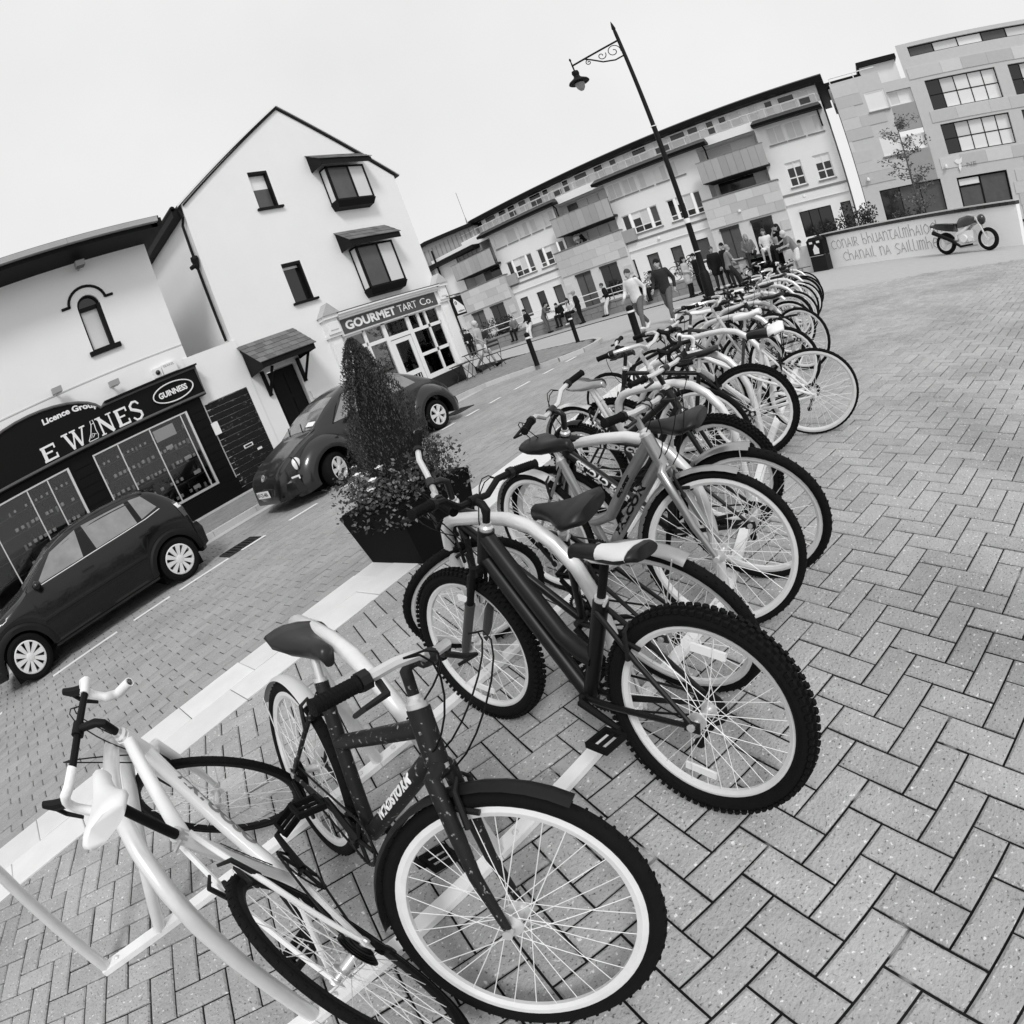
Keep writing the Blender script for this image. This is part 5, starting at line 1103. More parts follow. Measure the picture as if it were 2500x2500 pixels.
    for s in (-1, 1):
        if bar == 'drop':
            mb = MB(); mb.tube([P_((x, s * y, z)) for x, y, z in sh[1:]], [.0165] * (len(sh) - 1), 10); put('bar_tape', mb.mesh('bar_tape', drop_tape, 50), hb, local=True)
            mb = MB(); c0 = (.09, s * .207, -.02); mb.tube([P_(c0), P_((.135, s * .208, .0)), P_((.16, s * .208, .03))], [.017, .018, .012], 8); mb.tube([P_((.15, s * .208, .0)), P_((.165, s * .21, -.05)), P_((.14, s * .215, -.10))], [.009, .008, .006], 6); put('brake_lever', mb.mesh('brake_lever', 'trim_black', 40), hb, local=True)
        else:
            a, b = V(sh[-2]), V(sh[-1]); a = a.lerp(b, .0 if bar != 'flat' else -.05)
            q1 = lambda v: P_((v.x, s * v.y, v.z)); d_ = (b - a)
            mb = MB(); mb.tube([q1(a + d_ * k) for k in (0, .03, .06, .9, 1.0, 1.02)], [.017, .019, .0155, .0155, .018, .012], 10)
            for k in range(9 if q else 0): mb.tube([q1(a + d_ * (.12 + k * .085)), q1(a + d_ * (.15 + k * .085))], .0172, 8)
            put('grip', mb.mesh('grip', gripm, 50), hb, local=True)
            mb = MB(); a2 = V(sh[-3]).lerp(V(sh[-2]), .72); mb.tube([q1(a2), q1(a2.lerp(a, .9))], .021, 8); mb.tube([q1(a2 + V((.01, -.02, -.01))), q1(a2 + V((.05, .02, -.02))), q1(a2 + V((.055, .09, -.025)) + d_ * .1), q1(a + d_ * .55 + V((.045, 0, -.03)))], [.008, .008, .006, .005], 6); put('brake_lever', mb.mesh('brake_lever', 'shifter', 40), hb, local=True)
    # cables
    for i, (s, e) in enumerate(((1, dt1 + V((0, .02, 0))), (-1, dt1 + V((0, -.02, 0))), (1, st(crown + FWDV * .03 + V((0, .02, 0)))), (-1, tt1.lerp(SC, .12) + V((0, 0, -.015)))) if q else ((1, dt1),)):
        p0 = P_((.03, s * (.1 if bar == 'drop' else .17), .0 if bar == 'drop' else .03)); out = (rs @ FX) * (.09 + .02 * i) + V((0, 0, .05 + .01 * i))
        mb = MB(); pts = []
        for k in range(9):
            u = k / 8; b1 = p0 + out; b2 = V(e) + (rs @ FX) * .07 + V((0, 0, .06))
            pts.append(p0 * (1 - u) ** 3 + b1 * 3 * u * (1 - u) ** 2 + b2 * 3 * u * u * (1 - u) + V(e) * u ** 3)
        mb.tube(pts, .0024, 5); B(mb, 'cable', 'cable')
    # seat post and saddle
    mb = MB(); mb.tube([SC - sdir * .01, SP - sdir * .03], .0135, 10); mb.tube([SP - sdir * .03 + V((-.05, 0, .012)), SP - sdir * .03 + V((.06, 0, .012))], .009, 6); B(mb, 'seat_post', postm)
    for s in (-1, 1):
        mb = MB(); mb.tube([SP + V((.11, s * .012, -.012)), SP + V((.04, s * .022, -.03)), SP + V((-.05, s * .022, -.03)), SP + V((-.10, s * .04, -.005))], .0035, 5); B(mb, 'saddle_rail', 'alu')
    secs = {'sport': [(.135, .016, -.008), (.12, .021, .0), (.07, .024, .002), (.02, .031, .002), (-.03, .050, .004), (-.08, .072, .012), (-.115, .073, .018), (-.135, .058, .016)],
            'wide': [(.125, .018, -.012), (.11, .025, .0), (.06, .030, .004), (.02, .043, .002), (-.03, .075, .002), (-.075, .103, .012), (-.115, .105, .022), (-.145, .08, .018)]}[saddle]
    mb = MB(); rings = []
    dep = .030 if saddle == 'sport' else .05
    for x, w_, z in secs:
        ring_ = []
        for k in range(14):
            a = 2 * math.pi * k / 14; cy, sz = math.cos(a), math.sin(a)
            yy = w_ * math.copysign(abs(cy) ** .75, cy); zz = (z - .012 * abs(cy) ** 2) if sz >= 0 else z - .012 - dep * (abs(sz) ** .8) * (.75 if abs(x) < .1 else .55)
            ring_.append(SP + V((x, yy, zz + (.012 * abs(sz) if sz > 0 else 0))))
        rings.append(ring_)
    mb.loft(rings); sd = B(mb, 'saddle', sadm, sm=70)
    if sad2:
        m2, i0, i1 = sad2; mb = MB(); mb.loft([[SP + (p - SP) * 1.012 + V((0, 0, .002)) for p in r_] for r_ in rings[i0:i1]]); put('saddle_panel', mb.mesh('saddle_panel', m2, 70), sd, local=True)
    # drive train on the right hand side
    RY = lambda c, y: M.Translation(V((c.x, y, c.z))) @ M.Rotation(R(90), 4, 'X')
    mb = MB(); mb.ring([(.078, -.002), (.088, -.002), (.088, .002), (.078, .002)], 36, RY(BB, -.045)); 
    for k in range(34):
        a = 2 * math.pi * k / 34; mb.box(BB + V((.09 * math.cos(a), -.045, .09 * math.sin(a))), (.006, .003, .006), M.Rotation(-a, 3, 'Y'))
    for k in range(5): a = k * 1.2566; mb.tube([BB + V((0, -.047, 0)), BB + V((.08 * math.cos(a), -.046, .08 * math.sin(a)))], .007, 5)
    B(mb, 'chainring', 'chain_dark')
    for s in (-1, 1):
        a = crank + (math.pi if s > 0 else 0); e = BB + V((.17 * math.cos(a), s * .065, .17 * math.sin(a)))
        mb = MB(); mb.tube([BB + V((0, s * .05, 0)), e], [.015, .010], 6); cr = B(mb, 'crank', 'trim_black' if fm != 'silver' else 'alu')
        mb = MB(); c = e + V((0, s * .065, 0))
        for dx in (-.035, .035): mb.box(c + V((dx, 0, 0)), (.012, .095, .02))
        for dy in (-.042, .042): mb.box(c + V((0, dy, 0)), (.06, .012, .02))
        mb.tube([e, c + V((0, s * .045, 0))], .007, 6); put('pedal', mb.mesh('pedal', 'grip', 30), cr, local=True)
    mb = MB(); r1, r2 = .086, .036; pts = []
    for k in range(13): a = R(78) - R(156) * k / 12; pts.append(BB + V((r1 * math.cos(a), -.045, r1 * math.sin(a))))
    for k in range(9): a = R(-85) - R(190) * k / 8; pts.append(RH + V((r2 * math.cos(a), -.045, r2 * math.sin(a))))
    mb.tube(pts, .0042, 5, closed=True); B(mb, 'chain', 'chain_dark', sm=None)
    mb = MB()
    for k in range(5): rk = .032 + k * .0065; mb.lathe([(rk, -.035 - .004 * (4 - k)), (rk, -.0335 - .004 * (4 - k))], 20, M.Translation(RH) @ M.Rotation(R(90), 4, 'X') @ M.Diagonal((1, 1, -1, 1)))
    B(mb, 'cassette', 'chain_dark')
    if deraill:
        mb = MB(); mb.tube([RH + V((.0, -.07, -.02)), RH + V((.01, -.06, -.07)), RH + V((.05, -.05, -.15))], [.01, .012, .008], 6); mb.lathe([(.018, -.004), (.018, .004)], 10, RY(RH + V((.015, 0, -.075)), -.05)); mb.lathe([(.018, -.004), (.018, .004)], 10, RY(RH + V((.05, 0, -.15)), -.05)); B(mb, 'derailleur', 'trim_black')
    # rim brakes
    for c, f_, nm in ((HB, 1, 'front_brake'), (SC, 0, 'rear_brake')):
        for s in (-1, 1):
            mb = MB()
            if f_: a = crown.lerp(FH0, .22) + V((0, s * .045, 0)) + FWDV * .03; ps = [st(a - AXS * .04), st(a + AXS * .05), st(a + AXS * .07 + V((0, -s * .03, 0)))]; pad = [st(a - AXS * .005 + V((-.025, -s * .02, 0))), st(a - AXS * .005 + V((.03, -s * .02, 0)))]
            else: a = (SC - sdir * .03).lerp(RH, .30) + V((-.02, s * .045, .0)); a.z = max(a.z, Rw * 2 - tw - .05 if False else a.z); ps = [a + V((.0, 0, -.04)), a + V((0, 0, .05)), a + V((.0, -s * .03, .07))]; pad = [a + V((-.03, -s * .02, -.01)), a + V((.03, -s * .02, .01))]
            mb.tube(ps, [.008, .007, .004], 6); mb.tube(pad, .008, 6); B(mb, nm, 'shifter')
    # mudguards
    if guards:
        m_, a0, a1 = guards; mb = arc_guard(RH, Rw + .018, R(a0), R(a1), tw + .022); g_ = B(mb, 'rear_mudguard', m_, sm=50)
        mb = MB(); 
        for s in (-1, 1): e = RH + V((math.cos(R(a1 - 6)), 0, math.sin(R(a1 - 6)))) * (Rw + .015); mb.tube([RH + V((0, s * .06, 0)), e + V((0, s * .03, 0))], .0025, 4)
        B(mb, 'mudguard_stay', 'alu')
    if guard_front:
        m_, a0, a1 = guard_front; mb = arc_guard((0, 0, 0), Rw + .016, R(a0), R(a1), tw + .02)
        mb.v = [tuple(FH + rs @ V(p)) for p in mb.v]; B(mb, 'front_mudguard', m_, sm=50)
    if rack_:
        mb = MB()
        for s in (-1, 1):
            mb.tube([SC + V((.0, s * .03, -.06)), V((.0, s * .06, Rw * 2 + .07)), V((-.22, s * .06, Rw * 2 + .07))], .005, 6); mb.tube([RH + V((0, s * .062, .02)), V((-.05, s * .06, Rw * 2 + .07))], .005, 6)
        for k in range(3): mb.tube([V((-.02 - k * .09, -.06, Rw * 2 + .07)), V((-.02 - k * .09, .06, Rw * 2 + .07))], .004, 5)
        B(mb, 'luggage_rack', 'trim_black')
    if kickstand:
        mb = MB(); mb.tube([V((.2, .06, .28)), V((.12, .16, .01))], .008, 6); B(mb, 'kickstand', 'alu')
    pts_ = dict(SC=SC, SP=SP, HT=HT, BB=BB, BC=st(BC), P=P_, st=st, crown=crown, tt1=tt1, dt1=dt1, mt=mt, obj=t, sad=sd, fr=fo, FH=FH, RH=RH)
    return pts_
mat('saddle_mark', .72, .5); mat('saddle_black', .006, .42, spec=.35); mat('saddle_white', .82, .5); mat('saddle_worn', .012, .33, spec=.4); mat('chain_dark', .02, .5, .6); mat('shifter', .012, .5)
mat('silver', .38, .3, .75, var=.15, scale=20); mat('bike_dark', .008, .35, spec=.35); mat('bike_grey', .05, .35, spec=.4); mat('mtb_black', .006, .4, spec=.3); mat('bike_white', .85, .3, coat=.3); mat('bike_worn', .012, .5, var=.7, scale=30, speck=.3, spscale=70, spec=.25); mat('bike_pale', .55, .35, coat=.3); mat('guard_pale', .62, .45, var=.1); mat('guard_black', .010, .45); mat('guard_smoke', .5, .4); mat('tape_white', .86, .6, bump=.2, bscale=90); mat('grip_white', .8, .6)
b1 = bicycle('white racing bicycle with white drop handlebar and white saddle at the lower left', .08, .98, 83.3, -15.4, 52, 1.04, .34, .026, fm='bike_white', bar='drop', drop_tape='tape_white', sadm='saddle_white', sad_h=.72, seat_l=.48, stemm='trim_black', postm='trim_black', ft=1.4, q=2, rimm='trim_black', crank=.2, texts=(('carrera', .04, 'seat', -1, 'trim_black', .25, .45, False), ('VIRTUOSO', .04, 'down', -1, 'sill_grey', .2, .55, False)))
b2 = bicycle('battered black bicycle with worn paint whose turned front wheel fills the bottom centre', .27, 1.75, -96.2, -20.8, 32, 1.03, .335, .042, fm='bike_worn', bar='low', saddle='wide', sadm='saddle_worn', sad_h=.615, seat_l=.49, frame='slope', jt=.19, ft=1.45, q=2, guards=('guard_pale', 62, 150), guard_front=('guard_black', 70, 200), stemm='bike_worn', stem=.10, crank=2.6, texts=(('WINDSTORM', .036, 'down', -1, 'paint_white', .3, .5, True),))
b3 = bicycle('black mountain bicycle with knobbly tyres and a white marked saddle in the centre', .93, .55, 80.5, 11.7, 6.4, 1.01, .335, .055, knob=True, frame='curved', fm='mtb_black', bar='riser', susp=True, forkm='bike_grey', sadm='saddle_black', sad2=('saddle_mark', 3, 7), sad_h=.535, seat_l=.37, ft=1.6, q=2, reflector=True, crank=.25, stem=.02, stemm='trim_black', postm='trim_black')
b4 = bicycle('dark bicycle with silver rear mudguard standing behind the knobbly tyred one', 1.42, .78, 81.3, -9.0, 58, 1.05, .345, .04, fm='bike_dark', bar='riser', saddle='wide', sadm='saddle_black', sad_h=.575, seat_l=.46, q=1, guards=('silver', 20, 118), crank=1.0, kickstand=True)
b5 = bicycle('silver step through bicycle with falcon lettering and silver mudguards facing the plaza', 2.04, 1.76, -102.7, -2, 14.5, 1.04, .345, .036, frame='step', fm='silver', bar='flat', saddle='wide', sadm='saddle_black', sad_h=.585, seat_l=.49, ft=1.45, q=2, guards=('guard_pale', 60, 165), guard_front=('silver', 70, 190), crank=.4, texts=(('FALCON', .042, 'down', -1, 'trim_black', .26, .52, True), ('explorer', .026, 'step', -1, 'trim_black', .3, .3, True)))
b6 = bicycle('dark bicycle with white cycle shop lettering on both long frame tubes', 2.18, .67, 86.1, -7.6, 4, 1.04, .345, .042, fm='bike_dark', bar='riser', saddle='wide', sadm='saddle_black', sad_h=.58, ft=1.5, q=1, guards=('silver', 18, 100), stem=.05, crank=1.9, texts=(('WEST SIDE CYCLES', .030, 'top', 1, 'paint_white', .2, .7, False), ('WEST SIDE CYCLES', .042, 'down', 1, 'paint_white', .15, .75, True)))
b7 = bicycle('dark bicycle with knobbly front tyre and a slim silver topped saddle on a long post', 2.95, 1.95, -105, 2, 5, 1.03, .335, .05, knob=True, fm='bike_dark', bar='flat', sadm='silver', sad_h=.66, seat_l=.40, frame='slope', ft=1.2, q=0, guards=('guard_black', 80, 165))
b8 = bicycle('pale step through bicycle with dark two tone saddle behind the slim silver saddle', 3.42, 2.25, -98, 3, 8, 1.0, .345, .036, frame='step', fm='bike_pale', bar='north', saddle='wide', sadm='saddle_worn', sad_h=.58, q=0, guards=('guard_pale', 60, 160))
b8b = bicycle('dark bicycle with black seat pack and upright post behind the pale step through one', 4.55, 2.5, -98, 4, -6, 1.0, .342, .036, fm='mtb_black', bar='flat', saddle='wide', sadm='saddle_worn', sad_h=.58, q=0)
b9 = bicycle('white mixte racing bicycle with half white saddle and thin tyres at the right', 4.07, .63, 97, -9, 10, 1.0, .337, .026, frame='mixte', fm='bike_white', bar='drop', drop_tape='trim_black', sadm='saddle_black', sad2=('saddle_white', 4, 8), saddle='wide', sad_h=.60, seat_l=.49, ft=1.15, q=1, crank=3.3)
b9b = bicycle('black bicycle with a knobbly rear tyre between the white mixte and its neighbour', 3.70, 1.02, 104, 3, 12, 1.03, .338, .05, knob=True, fm='bike_dark', bar='riser', q=0, sad_h=.56)
b10 = bicycle('black racing bicycle with thick dark tyre beyond the white mixte', 6.15, .96, 70, 2, 0, 1.02, .342, .034, fm='mtb_black', bar='drop', drop_tape='trim_black', q=0, sad_h=.58)
fa = [(5.1, 1.0, 92, 3, 'bike_grey', 'diamond', 'grey bicycle with a luggage carrier next beyond the half white saddle', dict(rack_=True, bar='north', saddle='wide', sadm='saddle_white')),
      (5.35, 2.35, -95, 2, 'bike_pale', 'step', 'pale step through bicycle with flat black saddle in the middle of the far bikes', dict(bar='north', sadm='saddle_black', sad_h=.57)),
      (6.3, 2.3, -97, -3, 'bike_dark', 'diamond', 'dark bicycle whose fork points at the plaza beyond the half white saddle', dict(bar='flat', sadm='saddle_white', sad_h=.58, rimm='chrome')),
      (7.05, 2.25, -88, 4, 'silver', 'diamond', 'silver bicycle with bright mudguards among the far bikes', dict(bar='north', guards=('silver', 60, 160), guard_front=('silver', 60, 180), saddle='wide')),
      (7.97, 1.32, 87.4, -2, 'bike_grey', 'slope', 'grey bicycle with thick dark rear tyre third from the lamp post end', dict(bar='flat', tw=.05)),
      (8.2, 2.3, -93, 2, 'bike_white', 'step', 'white step through bicycle with pale carrier near the lamp post', dict(bar='north', saddle='wide', rack_=True, sadm='saddle_white')),
      (9.08, 1.33, 75, 3, 'bike_dark', 'diamond', 'dark bicycle with pale rim second from the far end', dict(bar='riser', guards=('guard_pale', 30, 120))),
      (9.4, 2.35, -90, -2, 'bike_pale', 'diamond', 'pale bicycle with white grips close to the lamp post', dict(bar='riser', gripm='grip_white')),
      (10.28, 1.39, 92.3, -1, 'mtb_black', 'diamond', 'black bicycle with thick tyre at the far end of the rack', dict(bar='riser', tw=.046, stem=.1)),
      (10.7, 2.4, -94, 3, 'bike_dark', 'diamond', 'dark bicycle facing the plaza last but one before the lamp post', dict(bar='flat', saddle='wide')),
      (11.5, 1.5, 88, 2, 'silver', 'step', 'silver bicycle half hidden at the very end of the rack', dict(bar='north', saddle='wide', rack_=True))]
for X, Y, hd, ln, fm, fr, lb, kw in fa: bicycle(lb, X, Y, hd, ln, rnd.uniform(-12, 12), fm=fm, frame=fr, q=0, ns=24, **kw)
b0 = bicycle('dark bicycle with white grip and black lever cropped at the bottom left', -.62, .62, -70, 6, -8, 1.02, .34, .036, fm='mtb_black', bar='riser', gripm='grip_white', stem=.02, q=1, sad_h=.6, seat_l=.46)
bw_ = bicycle('old upright bicycle leaning on the canal railing behind the walking men', 24.55, 8.6, -88, 6, 10, 1.0, .34, .03, fm='bike_dark', bar='drop', drop_tape='trim_black', q=0, z0=.68, group='other')
del bw_['obj']['group']
# ------------------------------------------------ cars
mat('car_black', .004, .25, coat=.45, spec=.3); mat('car_grey', .010, .28, coat=.6, spec=.4); mat('car_glass', .30, .06, .55, var=.5, scale=3.5); mat('car_trim', .008, .6); mat('tyre', .006, .85, bump=.2, bscale=60, spec=.15); mat('alloy', .82, .4, .35); mat('lens', .85, .12, coat=1); mat('lens_dark', .10, .2)
def interp(tab, x):
    tab = sorted(tab)
    if x <= tab[0][0]: return tab[0][1]
    for i, ((a, p), (b, q)) in enumerate(zip(tab, tab[1:])):
        if x <= b:
            t = (x - a) / (b - a); m0 = tab[max(0, i - 1)]; m3 = tab[min(len(tab) - 1, i + 2)]
            s0 = (q - m0[1]) / (b - m0[0]) * (b - a); s1 = (m3[1] - p) / (m3[0] - a) * (b - a)
            return p * (2 * t ** 3 - 3 * t * t + 1) + s0 * (t ** 3 - 2 * t * t + t) + q * (3 * t * t - 2 * t ** 3) + s1 * (t ** 3 - t * t)
    return tab[-1][1]
class Car:
    def __init__(s, top, wid, belt, sill, wroof, arches, zc, Ra):
        s.__dict__.update(locals())
    def low(s, x):
        z = s.sill
        for xa in s.arches:
            if abs(x - xa) < s.Ra: z = max(z, s.zc + math.sqrt(s.Ra ** 2 - (x - xa) ** 2))
        return min(z, interp(s.top, x) - .06)
    def section(s, x):
        t = interp(s.top, x); w_ = interp(s.wid, x); zs = s.low(x); zb = max(min(s.belt, t - .05), zs + .02); up = t - zb
        k = min(1, max(0, (up - .08) / .3)); wr = w_ * .8 * (1 - k) + min(s.wroof, w_ * .8) * k
        f_ = lambda z: max(zs, min(zb, z))
        return [(w_ * .93, zs), (w_ * .985, zs + .3 * (zb - zs) * .5), (w_, zs + .5 * (zb - zs)), (w_ * .995, zs + .8 * (zb - zs)), (w_ * .965, zb), (w_ * .93 * (1 - .55 * k) + wr * .55 * k + 0 if False else w_ * .94 + (wr - w_ * .94) * .33, zb + up * .40), (w_ * .94 + (wr - w_ * .94) * .68, zb + up * .72), (wr * .99, zb + up * .88), (wr * .88, t - .022 * min(1, up / .1)), (wr * .6, t - .004), (wr * .3, t), (0, t + .002)]
    def side_y(s, x, z):
        q = s.section(x)
        for (a, za), (b, zb) in zip(q, q[1:]):
            if za <= z <= zb: return a + (b - a) * (z - za) / max(1e-6, zb - za)
        return q[0][0] if z < q[0][1] else q[-2][0]
    def body(s, x0, x1, n=90):
        mb = MB(); rings = []; xs = [x0 + (x1 - x0) * i / n for i in range(n + 1)]
        for xa in s.arches:
            for d in (-1, 1): xs += [xa + d * s.Ra * k for k in (.999, .99, .96, .9, .8)]
        for x in sorted(set(xs)):
            q = s.section(x); rings.append([V((x, y, z)) for y, z in q] + [V((x, -y, z)) for y, z in q[-2::-1]])
        mb.loft(rings); return mb
    def patch(s, bl, br, tr, tl, off=.004, nu=10, nv=6, side=1):
        """a panel lying on the side of the body, corners as (x, z)"""
        mb = MB(); vs = []
        for j in range(nv + 1):
            for i in range(nu + 1):
                u, v = i / nu, j / nv
                x = (bl[0] * (1 - u) + br[0] * u) * (1 - v) + (tl[0] * (1 - u) + tr[0] * u) * v; z = (bl[1] * (1 - u) + br[1] * u) * (1 - v) + (tl[1] * (1 - u) + tr[1] * u) * v
                vs.append((x, side * (s.side_y(x, z) + off), z))
        mb.add(vs, [(j * (nu + 1) + i, j * (nu + 1) + i + 1, (j + 1) * (nu + 1) + i + 1, (j + 1) * (nu + 1) + i) for j in range(nv) for i in range(nu)]); return mb
    def toppatch(s, xa, xb, fa, fb, off=.005, nu=10, nv=10):
        """a panel on the upper surface between two stations, half widths fa, fb of the local roof width"""
        mb = MB(); vs = []
        for j in range(nv + 1):
            x = xa + (xb - xa) * j / nv; w_ = fa + (fb - fa) * j / nv; sec = s.section(x)[::-1]
            for i in range(nu + 1):
                y = w_ * (2 * i / nu - 1); ay = abs(y); z = sec[-1][1]
                for (a, za), (b, zb) in zip(sec, sec[1:]):
                    if a <= ay <= b: z = za + (zb - za) * (ay - a) / max(1e-6, b - a); break
                vs.append((x, y, z + off))
        mb.add(vs, [(j * (nu + 1) + i, j * (nu + 1) + i + 1, (j + 1) * (nu + 1) + i + 1, (j + 1) * (nu + 1) + i) for j in range(nv) for i in range(nu)]); return mb
def car_wheel(t, c, r, w_, ns, steer=0, side=1, spw=.3):
    q = M.Translation(V(c)) @ M.Rotation(R(steer), 4, 'Z') @ M.Rotation(R(-90 * side), 4, 'X'); o0 = w_ / 2
    mb = MB(); mb.ring([(r * .68, -o0 * .9), (r * .85, -o0), (r * .97, -o0 * .85), (r, -o0 * .5), (r, o0 * .5), (r * .97, o0 * .85), (r * .85, o0), (r * .68, o0 * .9)], 40, q)
    for k in (-.5, 0, .5): pass
    wh = put('wheel', mb.mesh('wheel', 'tyre', 30), t, local=True)
    mb = MB(); mb.ring([(r * .70, o0 * .9), (r * .64, o0 * .95), (r * .60, o0 * .6), (r * .60, -o0 * .8), (r * .70, -o0 * .8)], 40, q)
    for k in range(ns):
        a = 2 * math.pi * k / ns; d, e = V((math.cos(a), math.sin(a), 0)), V((-math.sin(a), math.cos(a), 0)); z = V((0, 0, o0))
        w1, w2 = r * spw * .35, r * spw
        mb.hexa([q @ p for p in (d * r * .1 - e * w1 * .5 + z * .6, d * r * .65 - e * w2 * .5 + z * .7, d * r * .65 + e * w2 * .5 + z * .7, d * r * .1 + e * w1 * .5 + z * .6, d * r * .1 - e * w1 * .5 + z * .9, d * r * .65 - e * w2 * .45 + z * .95, d * r * .65 + e * w2 * .45 + z * .95, d * r * .1 + e * w1 * .5 + z * .9)])
    mb.lathe([(r * .17, o0 * .6), (r * .17, o0 * .95), (r * .1, o0)], 16, q); put('alloy', mb.mesh('alloy', 'alloy', 30), wh, local=True)
    mb = MB(); mb.lathe([(r * .6, o0 * .3), (r * .6, o0 * .32)], 24, q); put('brake_disc', mb.mesh('brake_disc', 'car_trim'), wh, local=True)
def seam(c, pts, r=.004, side=1): mb = MB(); mb.tube([(x, side * (c.side_y(x, z) + .001), z) for x, z in pts], r, 4); return mb
# --- black hatchback at the left edge
hx = Car([(1.75, .42), (1.72, .62), (1.5, .78), (1.1, .88), (.85, .95), (.55, 1.12), (.25, 1.27), (-.05, 1.345), (-.5, 1.375), (-.95, 1.35), (-1.22, 1.30), (-1.40, 1.13), (-1.53, .95), (-1.59, .78), (-1.63, .5), (-1.6, .3)],
         [(1.75, .45), (1.65, .62), (1.3, .73), (.8, .76), (-.8, .77), (-1.3, .75), (-1.55, .68), (-1.64, .58)], .93, .2, .56, (1.14, -1.16), .29, .355)
hc = thing('hatchback', 'dark black hatchback parked at the left with silver ten spoke wheel and grey windows', 'car', mtx=M.Translation((.56, 8.2, 0)) @ M.Rotation(R(180.8), 4, 'Z'))
cp_ = lambda mb, nm, m, par=None, sm=35: put(nm, mb.mesh(nm, m, sm), par or hc, local=True)
hb_ = cp_(hx.body(-1.63, 1.75), 'body', 'car_black')
mb = MB()
for xa in hx.arches: mb.box((xa, 0, .32), (.6, 1.3, .5))
mb.box((0, 0, .22), (2.6, 1.2, .06)); cp_(mb, 'underbody', 'matt_black')
for sd in (1, -1):
    for nm, q in (('window', ((-.26, .955), (-.88, .97), (-.86, 1.27), (-.23, 1.29))), ('window', ((-.96, .985), (-1.22, 1.03), (-1.10, 1.25), (-.93, 1.275))), ('window', ((.62, .945), (-.06, .95), (-.13, 1.285), (.28, 1.20)))):
        cp_(hx.patch(*q, side=sd), nm, 'car_glass')
    cp_(hx.patch((-.05, .945), (-.25, .95), (-.22, 1.285), (-.14, 1.285), off=.003, side=sd), 'pillar', 'car_trim'); cp_(hx.patch((-.885, .96), (-.955, .975), (-.925, 1.27), (-.865, 1.27), off=.003, side=sd), 'pillar', 'car_trim')
    cp_(seam(hx, [(.66, .925), (.1, .93), (-.6, .945), (-1.0, .96), (-1.24, .99)], .008, sd), 'belt_trim', 'chrome')
    mb = MB(); mb.tube([(x, sd * (hx.side_y(x, z) + .008), z) for x, z in ((.3, 1.24), (-.1, 1.325), (-.5, 1.345), (-.95, 1.32), (-1.15, 1.28))], .018, 6); cp_(mb, 'roof_rail', 'car_grey')
    for x in (-.12, -.98): cp_(seam(hx, [(x + .02, .93), (x, .6), (x + .02, .22)] if x > -.5 else [(x, .95), (x + .08, .75), (x + .15, .62)], .004, sd), 'door_seam', 'car_trim')
    for x in (-.03, -.88):
        mb = MB(); y = hx.side_y(x, .8); mb.box((x, sd * (y + .018), .80), (.15, .02, .03)); mb.box((x - .08, sd * (y + .008), .80), (.015, .03, .03)); cp_(mb, 'door_handle', 'car_grey')
    cp_(hx.patch((.75, .50), (-.78, .50), (-.78, .53), (.75, .53), off=.012, side=sd, nu=16, nv=2), 'side_moulding', 'car_trim')
    cp_(hx.patch((.78, .205), (-.8, .205), (-.8, .235), (.78, .235), off=.008, side=sd, nu=16, nv=2), 'sill_trim', 'car_grey')
    for xa in hx.arches:
        mb = MB(); rings = []
        for k in range(19):
            a = math.pi * k / 18 ; p = lambda r_, o: V((xa + r_ * math.cos(a), sd * (hx.side_y(xa + .42 * math.cos(a), hx.zc + .42 * math.sin(a)) + o), hx.zc + r_ * math.sin(a) - .03))
            rings.append([p(.345, -.02), p(.345, .022), p(.40, .026), p(.43, .008), p(.43, -.02)])
        mb.loft(rings); cp_(mb, 'arch_moulding', 'car_trim')
    cp_(hx.patch((-1.50, .74), (-1.56, .74), (-1.50, .98), (-1.43, .98), off=.006, side=sd, nu=3, nv=8), 'tail_light', 'lens_dark'); cp_(hx.patch((-1.47, .88), (-1.535, .88), (-1.51, .95), (-1.44, .95), off=.009, side=sd, nu=3, nv=3), 'reversing_light', 'lens')
    mb = MB(); mb.ball((.62, sd * .86, .96), (.06, .1, .06)); cp_(mb, 'mirror', 'car_black', sm=60)
cp_(hx.toppatch(-1.25, -1.5, .5, .52), 'rear_window', 'car_glass'); cp_(hx.toppatch(.80, .27, .60, .5), 'windscreen', 'car_glass')
mb = MB(); mb.hexa([V(p) for p in ((-1.18, -.5, 1.302), (-1.36, -.46, 1.25), (-1.36, .46, 1.25), (-1.18, .5, 1.302), (-1.18, -.5, 1.325), (-1.37, -.46, 1.275), (-1.37, .46, 1.275), (-1.18, .5, 1.325))]); cp_(mb, 'spoiler', 'car_black')
mb = MB(); mb.loft([[V((-1.50, y, z)) * 1 for y, z in ()] or [V((x, y, z)) for x, z in ((-1.55, .24), (-1.66, .28), (-1.68, .5), (-1.64, .6), (-1.55, .6))] for y in (-.66, -.5, 0, .5, .66)]); cp_(mb, 'rear_bumper', 'car_black')
mb = MB(); mb.box((-1.64, 0, .78), (.02, .48, .1)); cp_(mb, 'number_plate', 'paint_white')
for xa in hx.arches:
    for sd in (1, -1): car_wheel(hc, (xa, sd * .66, .29), .29, .19, 10, 0, sd, .26)
